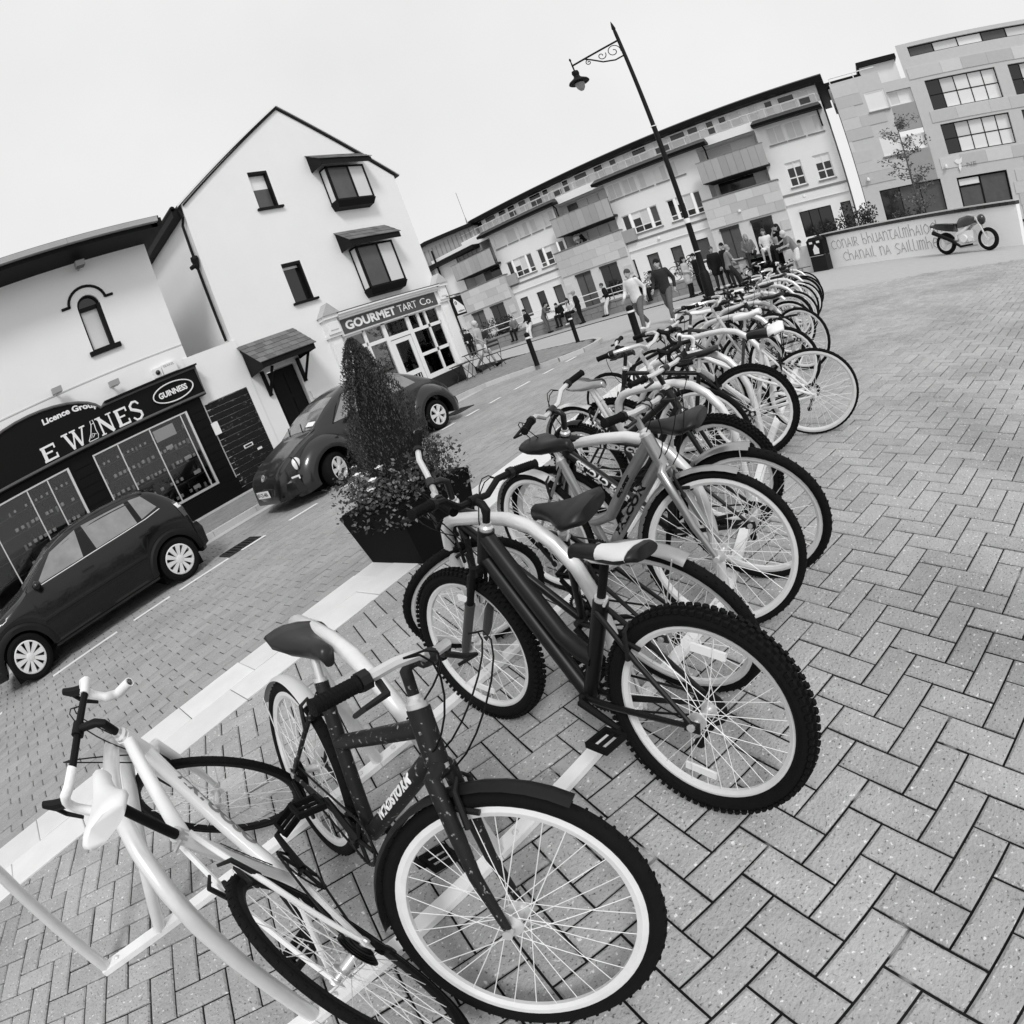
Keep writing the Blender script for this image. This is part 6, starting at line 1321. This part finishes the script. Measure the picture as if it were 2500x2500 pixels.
# --- rounded car behind the conifer
bt = Car([(2.12, .30), (2.11, .45), (2.02, .60), (1.85, .72), (1.6, .835), (1.35, .925), (1.2, .97), (1.0, 1.10), (.75, 1.245), (.45, 1.36), (.1, 1.425), (-.2, 1.43), (-.5, 1.39), (-.8, 1.295), (-1.1, 1.15), (-1.4, .99), (-1.7, .81), (-1.9, .64), (-2.0, .45), (-2.01, .3)],
         [(2.12, .42), (2.0, .58), (1.75, .64), (1.3, .66), (.85, .74), (.5, .79), (-.5, .79), (-.9, .74), (-1.3, .66), (-1.7, .6), (-1.9, .52), (-2.01, .38)], .90, .19, .52, (1.17, -1.17), .27, .36)
bc = thing('rounded_car', 'dark grey rounded two door car with round headlights half hidden by the conifer', 'car', mtx=M.Translation((5.66, 8.06, 0)) @ M.Rotation(R(179), 4, 'Z'))
cq = lambda mb, nm, m, par=None, sm=35: put(nm, mb.mesh(nm, m, sm), par or bc, local=True)
bb_ = cq(bt.body(-2.01, 2.12), 'body', 'car_grey')
mb = MB()
for xa in bt.arches: mb.box((xa, 0, .3), (.62, 1.1, .46))
mb.box((0, 0, .2), (3.4, 1.1, .05)); cq(mb, 'underbody', 'matt_black')
for sd in (1, -1):
    for xa in bt.arches:
        mb = MB(); rings = []; f_ = 1 if xa > 0 else -1
        for k in range(25):
            a = R(-12) + R(204) * k / 24
            st_ = 1 + .10 * max(0, math.cos(a) * f_); p = lambda r_, y: V((xa + r_ * st_ * math.cos(a), sd * y, bt.zc + r_ * math.sin(a)))
            rings.append([p(.345, .70), p(.35, .815), p(.385, .83), p(.45, .815), p(.52, .77), p(.575, .70), p(.605, .62), p(.61, .5)])
        mb.loft(rings); cq(mb, 'wing', 'car_grey', sm=60)
    cq(bt.patch((.86, .93), (-.30, .95), (-.34, 1.335), (.42, 1.285), off=.004, side=sd, nu=14, nv=8), 'window', 'car_glass'); cq(bt.patch((-.40, .95), (-1.05, .96), (-.85, 1.19), (-.42, 1.32), off=.004, side=sd, nu=8, nv=6), 'window', 'car_glass')
    cq(seam(bt, [(.88, .925), (.3, .925), (-.35, .935), (-.37, 1.33), (.0, 1.33), (.43, 1.29), (.66, 1.14), (.88, .925)], .009, sd), 'window_seal', 'car_trim')
    cq(seam(bt, [(.80, .91), (.72, .6), (.7, .3)], .004, sd), 'door_seam', 'car_trim'); cq(seam(bt, [(-.36, .93), (-.42, .6), (-.40, .3)], .004, sd), 'door_seam', 'car_trim')
    cq(bt.patch((.72, .50), (-.66, .50), (-.66, .545), (.72, .545), off=.012, side=sd, nu=14, nv=2), 'side_moulding', 'car_grey')
    mb = MB(); mb.tube([(.66, sd * .815, .2), (-.66, sd * .815, .2)], .022, 6); cq(mb, 'sill_strip', 'alu')
    mb = MB(); mb.tube([(.66, sd * .76, .90), (.64, sd * .84, .93)], .02, 6); mb.ball((.62, sd * .90, .955), (.07, .085, .055)); mr = cq(mb, 'mirror', 'car_grey', sm=60)
    mb = MB(); mb.ball((1.70, sd * .575, .615), (.10, .105, .125), 18, 10, M.Rotation(sd * R(22), 4, 'Z')); cq(mb, 'headlight', 'lens', sm=70)
    mb = MB(); mb.tube([(1.69 + .015, sd * .575 + sd * .006, .615) and (1.70 + .098 * math.cos(a) * 0 + .035, sd * (.59 + .112 * math.cos(a)), .62 + .13 * math.sin(a)) for a in [2 * math.pi * k / 24 for k in range(24)]], .010, 5, closed=True); cq(mb, 'headlight_rim', 'car_grey', sm=60)
    mb = MB(); mb.hexa([V(p) for p in ((2.0, sd * .44, .44), (1.80, sd * .74, .42), (1.80, sd * .66, .42), (1.98, sd * .40, .44), (2.0, sd * .44, .49), (1.80, sd * .745, .48), (1.80, sd * .66, .48), (1.98, sd * .40, .49))]); cq(mb, 'indicator', 'lens')
    mb = MB(); mb.ball((2.06, sd * .36, .27), (.04, .16, .045), 12, 6); cq(mb, 'lower_intake', 'matt_black', sm=60)
    car_wheel(bc, (1.17, sd * .70, .27), .27, .19, 6, 22, sd, .34); car_wheel(bc, (-1.17, sd * .70, .27), .27, .19, 6, 0, sd, .34)
cq(bt.toppatch(1.17, .56, .56, .47), 'windscreen', 'car_glass'); cq(bt.toppatch(-.85, -1.3, .44, .46), 'rear_window', 'car_glass')
mb = MB(); mb.loft([[V((xx - .5 * abs(y) ** 2.2, y, z)) for xx, z in ((2.02, .2), (2.12, .22), (2.155, .32), (2.14, .42), (2.05, .46))] for y in [-.72, -.6, -.4, -.2, 0, .2, .4, .6, .72]]); cq(mb, 'front_bumper', 'car_grey', sm=50)
mb = MB(); mb.loft([[V((-xx + .5 * abs(y) ** 2.2, y, z)) for xx, z in ((1.95, .2), (2.03, .22), (2.06, .32), (2.04, .42), (1.96, .46))] for y in [-.72, -.6, -.4, -.2, 0, .2, .4, .6, .72]]); cq(mb, 'rear_bumper', 'car_grey', sm=50)
mb = MB(); mb.box((2.155, .0, .37), (.012, .46, .11)); npl = cq(mb, 'number_plate', 'paint_white', sm=None)
text_mesh('07-CE-486', .085, 'lettering', 'trim_black', npl, lambda x, y, z: V((2.1625 + z, -.19 + x, .342 + y)), width=.38, extrude=.001)
mb = MB(); mb.box((2.156, -.215, .37), (.014, .03, .108)); put('band', mb.mesh('band', 'sill_grey'), npl, local=True)
# round bonnet badge with its two letters
bq = M.Translation((2.035, 0, .60)) @ M.Rotation(R(62), 4, 'Y')
mb = MB(); mb.ring([(.05, 0), (.058, 0), (.058, .008), (.05, .008)], 24, bq)
for a, b in (((-.02, -.04), (-.045, -.002)),): pass
for pl_2 in ([(.045, -.022), (.005, 0), (.045, .022)], [(.01, -.042), (-.042, -.016), (-.008, 0), (-.042, .016), (.01, .042)]): mb.tube([bq @ V((-p[0], p[1], .006)) for p in pl_2], .005, 4)
cq(mb, 'badge', 'chrome', sm=None)
cq(seam(bt, [(1.16, .96), (1.5, .86)], .004, 1), 'bonnet_seam', 'car_trim')
for y0 in (-.2, .25): mb = MB(); mb.tube([(1.19, y0, .985), (1.02, y0 - .28, 1.10)], .008, 4); cq(mb, 'wiper', 'car_trim')
mb = MB(); mb.hexa([V(p) for p in ((1.05, .30, 1.078), (1.13, .30, 1.03), (1.13, .52, 1.012), (1.05, .52, 1.06), (1.055, .30, 1.085), (1.135, .30, 1.037), (1.135, .52, 1.019), (1.055, .52, 1.067))]); cq(mb, 'windscreen_paper', 'paint_white', sm=None)
# ------------------------------------------------ motorcycle by the lettered wall
mcx = thing('motorcycle', 'dark motorcycle with pale alloy frame parked before the lettered wall', 'motorcycle', mtx=M.Translation((17.35, -2.05, 0)) @ M.Rotation(R(-122), 4, 'Z') @ M.Rotation(R(-7), 4, 'X'))
cm = lambda mb, nm, m, par=None, sm=40: put(nm, mb.mesh(nm, m, sm), par or mcx, local=True)
RXm = lambda x, z: M.Translation((x, 0, z)) @ M.Rotation(R(90), 4, 'X')
for x in (0, 1.28):
    mb = MB(); mb.ring([(.20, -.06), (.25, -.075), (.29, -.05), (.30, 0), (.29, .05), (.25, .075), (.20, .06)], 36, RXm(x, .30)); wh = cm(mb, 'wheel', 'tyre')
    mb = MB(); mb.ring([(.205, -.05), (.205, .05), (.185, .04), (.185, -.04)], 32, RXm(x, .30)); mb.lathe([(.05, -.05), (.05, .05)], 12, RXm(x, .30))
    for k in range(3):
        for o in (-.25, .25): a = k * 2.094 + o; mb.tube([(x + .04 * math.cos(a), 0, .30 + .04 * math.sin(a)), (x + .19 * math.cos(a - o * .5), 0, .30 + .19 * math.sin(a - o * .5))], .016, 5)
    put('rim', mb.mesh('rim', 'alloy', 40), wh, local=True)
mb = MB(); mb.loft([[V((x, y * w_, z)) for y, z in ((-1, z0), (-1, z1 - .03), (-.6, z1), (.6, z1), (1, z1 - .03), (1, z0))] for x, w_, z0, z1 in ((-.38, .05, .76, .84), (-.2, .10, .70, .85), (.1, .13, .62, .84), (.35, .15, .58, .80))]); cm(mb, 'tail', 'car_grey')
mb = MB(); mb.loft([[V((x, y * w_, z)) for y, z in ((-1, z0), (-.9, z1 - .02), (0, z1), (.9, z1 - .02), (1, z0))] for x, w_, z0, z1 in ((-.25, .09, .82, .87), (.0, .13, .80, .85), (.25, .14, .76, .82), (.45, .11, .74, .80))]); cm(mb, 'seat', 'saddle_black')
mb = MB(); mb.loft([[V((x, y * w_, z)) for y, z in ((-1, z0), (-.95, (z0 + z1) / 2), (-.5, z1), (.5, z1), (.95, (z0 + z1) / 2), (1, z0))] for x, w_, z0, z1 in ((.42, .10, .66, .80), (.55, .17, .66, .92), (.8, .19, .68, .96), (1.0, .14, .74, .90))]); cm(mb, 'fuel_tank', 'car_grey', sm=60)
mb = MB(); mb.tube([(.38, .13, .36), (.42, .14, .5), (.7, .15, .62), (1.02, .06, .86)], [.05, .05, .045, .04], 6); cm(mb, 'alloy_frame', 'alloy'); mb = MB(); mb.tube([(.38, -.13, .36), (.42, -.14, .5), (.7, -.15, .62), (1.02, -.06, .86)], [.05, .05, .045, .04], 6); cm(mb, 'alloy_frame', 'alloy')
mb = MB(); mb.box((.68, 0, .42), (.42, .3, .3)); mb.lathe([(.10, -.19), (.12, -.15), (.12, .15), (.10, .19)], 18, RXm(.62, .36)); mb.lathe([(.07, -.2), (.07, .2)], 14, RXm(.82, .34)); cm(mb, 'engine', 'alloy')
mb = MB(); mb.tube([(0, .1, .30), (.4, .12, .36)], .03, 6); mb.tube([(0, -.1, .30), (.4, -.12, .36)], .03, 6); cm(mb, 'swing_arm', 'alu')
mb = MB(); mb.tube([(.85, -.12, .2), (.5, -.16, .17), (.25, -.19, .36), (-.28, -.21, .62)], [.025, .03, .055, .06], 10); cm(mb, 'exhaust', 'trim_black'); mb = MB(); mb.tube([(.9, .12, .18), (.35, .15, .15), (.1, .17, .36)], .02, 6); cm(mb, 'exhaust_pipe', 'alu')
mb = MB(); mb.tube([(1.28, .09, .30), (1.02, .09, .9)], .027, 8); mb.tube([(1.28, -.09, .30), (1.02, -.09, .9)], .027, 8); mb.tube([(.92, -.32, .95), (1.02, -.1, .93), (1.02, .1, .93), (.92, .32, .95)], .016, 6); cm(mb, 'fork', 'alu'); mb = MB(); mb.ball((1.16, 0, .82), (.12, .14, .14)); cm(mb, 'headlamp', 'car_grey', sm=60)
mb = MB(); mb.box((-.40, 0, .80), (.03, .14, .06)); cm(mb, 'tail_lamp', 'lens_dark'); mb = MB(); mb.hexa([V(p) for p in ((-.34, -.09, .55), (-.30, -.09, .55), (-.30, .09, .55), (-.34, .09, .55), (-.38, -.09, .72), (-.34, -.09, .72), (-.34, .09, .72), (-.38, .09, .72))]); cm(mb, 'number_plate', 'paint_white')
for s in (-1, 1): mb = MB(); mb.tube([(-.25, s * .08, .72), (-.27, s * .2, .72)], .01, 5); mb.ball((-.27, s * .22, .72), .03); cm(mb, 'indicator', 'lens')
# ------------------------------------------------ people
SK = mat('skin', .40, .6); SK2 = mat('skin_dark', .22, .6)
for nm, g in (('cloth_black', .010), ('cloth_dark', .03), ('cloth_mid', .12), ('cloth_grey', .22), ('cloth_pale', .45), ('cloth_white', .75), ('denim', .14), ('hair_dark', .012), ('hair_mid', .07), ('hair_pale', .3), ('hair_white', .6), ('shoe_white', .75)): mat(nm, g, .85, var=.18, scale=14, bump=.25, bscale=30)
mat('cloth_pattern', .16, .85, var=.9, scale=22)
TODO = []
def caps(mb, a, b, r0, r1, n=8):
    a, b = V(a), V(b); d = (b - a); L = d.length
    if L < 1e-5: return
    q = d.to_track_quat('Z', 'Y').to_matrix().to_4x4(); q.translation = a
    mb.lathe([(.02 * r0, -r0), (r0 * .7, -r0 * .7), (r0, 0), (r1, L), (r1 * .7, L + r1 * .7), (.02 * r1, L + r1)], n, q)
def ell(mb, c, r, rot=None): mb.ball(c, r, 12, 8, rot)
POSES = {
 'stand': dict(pel=(0, 0, .90), chest=(.0, 0, 1.24), head=(.03, 0, 1.56), kL=(.03, .10, .48), aL=(-.02, .11, .08), kR=(.03, -.10, .48), aR=(-.02, -.11, .08), eL=(-.03, .25, 1.10), wL=(.06, .25, .86), eR=(-.03, -.25, 1.10), wR=(.06, -.25, .86)),
 'walk': dict(pel=(0, 0, .89), chest=(.03, 0, 1.23), head=(.08, 0, 1.55), kL=(.20, .09, .50), aL=(.30, .09, .09), kR=(-.05, -.09, .47), aR=(-.36, -.09, .17), eL=(-.12, .25, 1.10), wL=(-.04, .25, .87), eR=(.06, -.25, 1.10), wR=(.22, -.24, .95)),
 'sit': dict(pel=(0, 0, .10), chest=(.02, 0, .44), head=(.07, 0, .76), kL=(.40, .12, .12), aL=(.42, .12, -.38), kR=(.40, -.12, .12), aR=(.42, -.12, -.38), eL=(.03, .25, .30), wL=(.24, .14, .20), eR=(.03, -.25, .30), wR=(.24, -.14, .20)),
 'lean': dict(pel=(-.10, 0, .84), chest=(-.06, 0, 1.18), head=(.02, 0, 1.49), kL=(.10, .09, .46), aL=(.16, .10, .08), kR=(.14, -.09, .46), aR=(.24, -.08, .08), eL=(-.06, .26, 1.02), wL=(.12, .2, .95), eR=(-.06, -.26, 1.02), wR=(.12, -.2, .95)),
 'bend': dict(pel=(-.06, 0, .90), chest=(.10, 0, 1.20), head=(.26, 0, 1.47), kL=(.0, .09, .48), aL=(-.03, .10, .08), kR=(.02, -.09, .48), aR=(.0, -.10, .08), eL=(.22, .22, 1.08), wL=(.42, .16, 1.04), eR=(.22, -.22, 1.08), wR=(.42, -.14, 1.04)),
}
def person(label, x, y, z, face, pose='stand', top=('cloth_dark', 'long'), bottom=('cloth_dark', 'long'), hair=('hair_dark', 'short'), shoes='cloth_black', s=1.0, skin='skin', group=None, coat=False, look=0, **over):
    P = {k: V(v) for k, v in POSES[pose].items()}
    for k, v in over.items():
        if k in P: P[k] = V(v)
    mt = M.Translation((x, y, z)) @ M.Rotation(R(face), 4, 'Z') @ M.Scale(s, 4)
    t = thing('person', label, 'person', mtx=mt, group=group)
    up = (P['chest'] - P['pel']).normalized(); neck = P['chest'] + up * .19; hd = P['head']
    shL, shR = P['chest'] + up * .13 + V((0, .165, 0)), P['chest'] + up * .13 + V((0, -.165, 0)); hpL, hpR = P['pel'] + V((0, .085, -.02)), P['pel'] + V((0, -.085, -.02))
    fwL = V((.15, .02, 0)); fwR = V((.15, -.02, 0))
    if pose == 'walk': fwR = V((.11, 0, -.10)); fwL = V((.14, .01, .04))
    tq = up.to_track_quat('Z', 'Y').to_matrix().to_4x4(); tq = M.Rotation(math.atan2(up.x, up.z), 4, 'Y')
    def torso(mb, k):
        rings = []
        for f, a, b in ((-.12, .10, .135), (-.03, .115, .155), (.10, .10, .135), (.24, .105, .145), (.38, .11, .17), (.47, .09, .165), (.53, .05, .08)):
            c = P['pel'].lerp(P['chest'], f / .34); rings.append([c + tq @ V(((a + k) * math.cos(2 * math.pi * j / 14), (b + k) * math.sin(2 * math.pi * j / 14), 0)) for j in range(14)])
        mb.loft(rings)
    mb = MB(); torso(mb, 0); caps(mb, neck - up * .04, hd - V((.01, 0, .06)), .055, .05)
    ell(mb, hd + V((-.008, 0, .02)), (.094, .074, .105)); ell(mb, hd + V((.028, 0, -.055)), (.062, .056, .06)); caps(mb, hd + V((.085, 0, .01)), hd + V((.108, 0, -.025)), .010, .015, 6)
    for sd in (-1, 1): ell(mb, hd + V((-.005, sd * .078, -.005)), (.022, .012, .032))
    for h_, k_, a_, f_ in ((hpL, P['kL'], P['aL'], fwL), (hpR, P['kR'], P['aR'], fwR)):
        caps(mb, h_, k_, .085, .056); caps(mb, k_, a_, .055, .036); caps(mb, a_ + V((-.03, 0, -.035)), a_ + f_ + V((0, 0, -.045)), .035, .03)
    for s_, e_, w_ in ((shL, P['eL'], P['wL']), (shR, P['eR'], P['wR'])):
        caps(mb, s_, e_, .05, .04); caps(mb, e_, w_, .04, .027)
        d = (w_ - e_).normalized(); caps(mb, w_ + d * .02, w_ + d * .08, .028, .034)
    fin = MB()
    for sd, e_, w_ in ((1, P['eL'], P['wL']), (-1, P['eR'], P['wR'])):
        d = (w_ - e_).normalized(); a = d.orthogonal().normalized() if abs(d.x) > .9 else V((1, 0, 0)) - d * d.x; a.normalize(); b = d.cross(a)
        for i, L in enumerate((.062, .075, .08, .072)):
            p = w_ + d * .09 + a * (.03 - i * .02); m_ = p + d * L * .55 - b * sd * .012; fin.tube([p, m_, m_ + d * L * .35 - b * sd * .03], [.010, .009, .007], 5)
        p = w_ + d * .05 + a * .03; fin.tube([p, p + a * .028 + d * .03, p + a * .03 + d * .06], [.011, .010, .008], 5)
    TODO.append((t, 'body', mb, skin, .02, fin))
    mb = MB(); torso(mb, .022 if not coat else .035)
    sl = top[1]
    for s_, e_, w_ in ((shL, P['eL'], P['wL']), (shR, P['eR'], P['wR'])):
        if sl != 'none':
            caps(mb, s_, e_ if sl == 'long' else s_.lerp(e_, .7), .068, .056)
            if sl == 'long': caps(mb, e_, e_.lerp(w_, .93), .056, .044)
    if coat:
        for h_, k_ in ((hpL, P['kL']), (hpR, P['kR'])): caps(mb, h_, h_.lerp(k_, .55), .125, .13)
    TODO.append((t, 'top', mb, top[0], .022, None))
    mb = MB(); c = P['pel']; ell(mb, c + V((0, 0, -.0)), (.128, .168, .11))
    for h_, k_, a_ in ((hpL, P['kL'], P['aL']), (hpR, P['kR'], P['aR'])):
        if bottom[1] == 'long': caps(mb, h_, k_, .105, .075); caps(mb, k_, a_ + (k_ - a_) * .06, .073, .058)
        else: caps(mb, h_, h_.lerp(k_, .78), .108, .098)
    TODO.append((t, 'trousers' if bottom[1] == 'long' else 'shorts', mb, bottom[0], .022, None))
    for a_, f_ in ((P['aL'], fwL), (P['aR'], fwR)):
        mb = MB(); caps(mb, a_ + V((-.04, 0, -.03)), a_ + f_ * 1.1 + V((0, 0, -.038)), .048, .042); caps(mb, a_ + V((-.01, 0, .0)), a_ + V((-.02, 0, -.04)), .05, .048); put('shoe', mb.mesh('shoe', shoes, 60), t, local=True)
    if hair[1] != 'bald':
        mb = MB(); ell(mb, hd + V((-.022, 0, .045)), (.104, .088, .100)); 
        if hair[1] == 'long':
            caps(mb, hd + V((-.07, 0, .0)), hd + V((-.10, 0, -.22)), .075, .07)
            for sd in (-1, 1): caps(mb, hd + V((-.03, sd * .07, .0)), hd + V((-.02, sd * .085, -.22)), .035, .03)
        if hair[1] == 'hat': mb.lathe([(.13, .04), (.13, .055), (.105, .06), (.10, .13), (.03, .15)], 14, M.Translation(hd))
        put('hair', mb.mesh('hair', hair[0], 70), t, local=True)
    mb = MB()
    for sd in (-1, 1): mb.ball(hd + V((.084, sd * .03, .018)), (.008, .012, .008), 6, 4)
    put('eyes', mb.mesh('eyes', 'hair_dark', 60), t, local=True)
    mb = MB(); mb.ball(hd + V((.086, 0, -.058)), (.008, .022, .006), 6, 4); put('mouth', mb.mesh('mouth', 'cloth_mid', 60), t, local=True)
    return t
WG = 'people along the canal wall'
person('old man in pale polo shirt and shorts walking past the cafe tables', 13.65, 11.55, .1, -75, 'walk', ('cloth_pale', 'short'), ('cloth_white', 'short'), ('hair_white', 'short'), s=.97)
person('young man in white hooded top with black backpack walking on the plaza edge', 13.75, 6.05, 0, 172, 'walk', ('cloth_white', 'long'), ('denim', 'long'), ('hair_mid', 'short'), 'shoe_white', 1.0, kL=(.16, .09, .48), aL=(.22, .09, .09))
bk = thing('backpack', 'black backpack on the young man in the white top', 'backpack', (13.95, 6.0, 1.2)); mb = MB(); mb.loft([[V((13.93 + a * .5 + (.16 if c > 0 else 0) * 0 + .0, 6.02 + b, z)) for a, b, c in ((0, -.14, 0), (.3, -.12, 0), (.34, 0, 0), (.3, .12, 0), (0, .14, 0))] for z in (.98, 1.05, 1.3, 1.38)]); mb.build('bag', 'cloth_black', bk, smooth=40)
person('man in dark grey jacket and slim trousers striding behind the white hooded one', 14.15, 5.35, 0, 178, 'walk', ('cloth_dark', 'long'), ('cloth_mid', 'long'), ('hair_dark', 'short'), 'shoe_white', 1.02)
person('woman in pale cardigan dress and dark tights by the lamp post', 21.5, 7.1, 0, -100, 'stand', ('cloth_pale', 'long'), ('cloth_black', 'long'), ('hair_dark', 'long'), s=.97, coat=True, eL=(.02, .23, 1.08), wL=(.22, .06, 1.08), eR=(.02, -.23, 1.08), wR=(.22, -.04, 1.02))
person('figure in black hidden partly behind the lamp post facing the woman', 21.9, 6.75, 0, 140, 'stand', ('cloth_black', 'long'), ('cloth_black', 'long'), ('hair_dark', 'short'), s=.98)
person('man in pale shirt and dark coat just right of the lamp post', 21.6, 5.9, 0, 200, 'stand', ('cloth_black', 'long'), ('cloth_dark', 'long'), ('hair_mid', 'short'), s=1.02, coat=True)
person('tall person in long black coat between the lamp post and the plinth', 21.2, 5.35, 0, 150, 'stand', ('cloth_black', 'long'), ('cloth_dark', 'long'), ('hair_dark', 'short'), s=1.03, coat=True)
person('man in grey tee shirt with shaved head leaning on the plinth corner', 20.6, 5.05, 0, -60, 'lean', ('cloth_grey', 'short'), ('cloth_dark', 'long'), ('hair_pale', 'short'), s=1.0, eR=(.05, -.26, 1.02), wR=(.30, -.2, 1.0))
person('long haired woman in patterned top sitting on the left of the plinth', 20.98, 4.35, .99, -165, 'sit', ('cloth_pattern', 'long'), ('cloth_dark', 'long'), ('hair_pale', 'long'), s=.95, head=(.14, 0, .74), aL=(.3, .14, -.02), kL=(.36, .2, .14))
person('dark haired woman in white top and shorts sitting in the middle of the plinth', 20.75, 3.62, .99, 175, 'sit', ('cloth_white', 'short'), ('cloth_white', 'short'), ('hair_mid', 'long'), s=.95)
person('small figure with pale top sitting behind the drinking man', 21.3, 3.3, .99, 170, 'sit', ('cloth_pale', 'short'), ('cloth_grey', 'long'), ('hair_dark', 'short'), s=.8)
person('man in black tee shirt drinking on the right of the plinth', 20.6, 3.05, .99, 130, 'sit', ('cloth_black', 'short'), ('cloth_black', 'long'), ('hair_dark', 'long'), s=1.0, eR=(.24, -.2, .46), wR=(.2, -.06, .68), chest=(-.04, 0, .44))
person('person with dark curly hair and bag crouched behind the bald man', 20.7, 2.45, .35, 150, 'sit', ('cloth_dark', 'long'), ('cloth_dark', 'long'), ('hair_dark', 'short'), s=.9)
person('white haired man in grey tee shirt and pale shorts leaning on the plinth end', 20.0, 2.62, 0, 115, 'bend', ('cloth_grey', 'short'), ('cloth_white', 'short'), ('hair_white', 'short'), 'cloth_dark', 1.0)
W_ = [('dark clothed man standing with a white cup at the far left of the canal wall', 23.9, 20.9, .02, 200, 'stand', ('cloth_black', 'long'), ('cloth_black', 'long'), ('hair_dark', 'short'), {}),
 ('man with grey sleeves perched on the canal wall beside the one with the cup', 24.15, 19.9, .60, 190, 'sit', ('cloth_dark', 'long'), ('cloth_grey', 'long'), ('hair_mid', 'short'), {}),
 ('man in checked shirt sitting on the canal wall beside the dark shrub', 24.15, 17.75, .60, 185, 'sit', ('cloth_pattern', 'long'), ('cloth_black', 'long'), ('hair_dark', 'short'), {}),
 ('young man in black jacket and white trousers leaning on the canal wall', 23.9, 16.7, .02, 160, 'lean', ('cloth_black', 'long'), ('cloth_white', 'long'), ('hair_dark', 'short'), {}),
 ('man in grey shirt bending over the seated pair by the canal wall', 23.75, 15.5, .02, -80, 'bend', ('cloth_mid', 'long'), ('cloth_mid', 'long'), ('hair_dark', 'short'), {}),
 ('person in black hooded top crouched on the canal wall', 24.1, 14.75, .60, 175, 'sit', ('cloth_black', 'long'), ('cloth_black', 'long'), ('hair_dark', 'short'), dict(head=(.2, 0, .66))),
 ('long haired woman in white jacket sitting on the canal wall', 24.1, 14.1, .60, 170, 'sit', ('cloth_white', 'long'), ('cloth_black', 'long'), ('hair_dark', 'long'), dict(head=(.14, 0, .72))),
 ('tall man in long dark coat standing in profile by the canal wall', 23.5, 13.35, .02, 100, 'stand', ('cloth_black', 'long'), ('cloth_black', 'long'), ('hair_pale', 'short'), {}),
 ('man in black jacket and pale trousers standing cross legged at the canal wall', 23.85, 12.0, .02, 120, 'lean', ('cloth_black', 'long'), ('cloth_white', 'long'), ('hair_mid', 'short'), {}),
 ('seated woman in dark top talking to the man in the black hat', 24.1, 10.35, .60, 160, 'sit', ('cloth_dark', 'short'), ('denim', 'long'), ('hair_mid', 'long'), {}),
 ('man in black coat and hat seated on the canal wall facing his companion', 24.05, 9.5, .60, 125, 'sit', ('cloth_black', 'long'), ('cloth_black', 'long'), ('hair_dark', 'hat'), {})]
for lb, x, y, z, fc, po, tp_, bo_, ha_, ov_ in W_: person(lb, x, y, z, fc, po, tp_, bo_, ha_, 'shoe_white' if 'white' in lb or 'cup' in lb else 'cloth_black', .97, group=WG, **ov_)
cup = thing('paper_cup', 'white paper cup in the hand of the dark clothed man at the canal', 'cup', (23.5, 20.75, 1.1)); mb = MB(); mb.lathe([(.03, 1.02), (.042, 1.14)], 10, M.Translation((23.55, 20.72, -.15))); mb.build('cup', 'paint_white', cup)
for i, (y, a) in enumerate(((17.8, 200), (17.35, 150))):
    person(['small figure leaning over the stone balcony on the left', 'dark haired figure leaning over the stone balcony on the right'][i], 34.25, y, 3.95, a, 'bend', (['cloth_white', 'cloth_black'][i], 'long'), ('cloth_dark', 'long'), ('hair_dark', 'short'), s=.9)
dg0 = []
for t, nm, mb, m, vox, extra in TODO:
    me = mb.mesh(nm, m); o = bpy.data.objects.new(nm, me); COL.objects.link(o); md = o.modifiers.new('r', 'REMESH'); md.mode = 'VOXEL'; md.voxel_size = vox; md.use_smooth_shade = True
    sm_ = o.modifiers.new('s', 'SMOOTH'); sm_.iterations = 2; sm_.factor = .5
    dg0.append((o, t, nm, m, extra))
dgr = bpy.context.evaluated_depsgraph_get()
for o, t, nm, m, extra in dg0:
    me = bpy.data.meshes.new_from_object(o.evaluated_get(dgr), depsgraph=dgr)
    if extra:
        bm = bmesh.new(); bm.from_mesh(me); em = extra.mesh('x', m, 60); bm.from_mesh(em); bm.to_mesh(me); bm.free(); bpy.data.meshes.remove(em)
    me.name = nm; me.shade_smooth()
    if not me.materials: me.materials.append(MATS[m])
    old = o.data; o.modifiers.clear(); o.data = me; bpy.data.meshes.remove(old); o.parent = t; o.name = nm
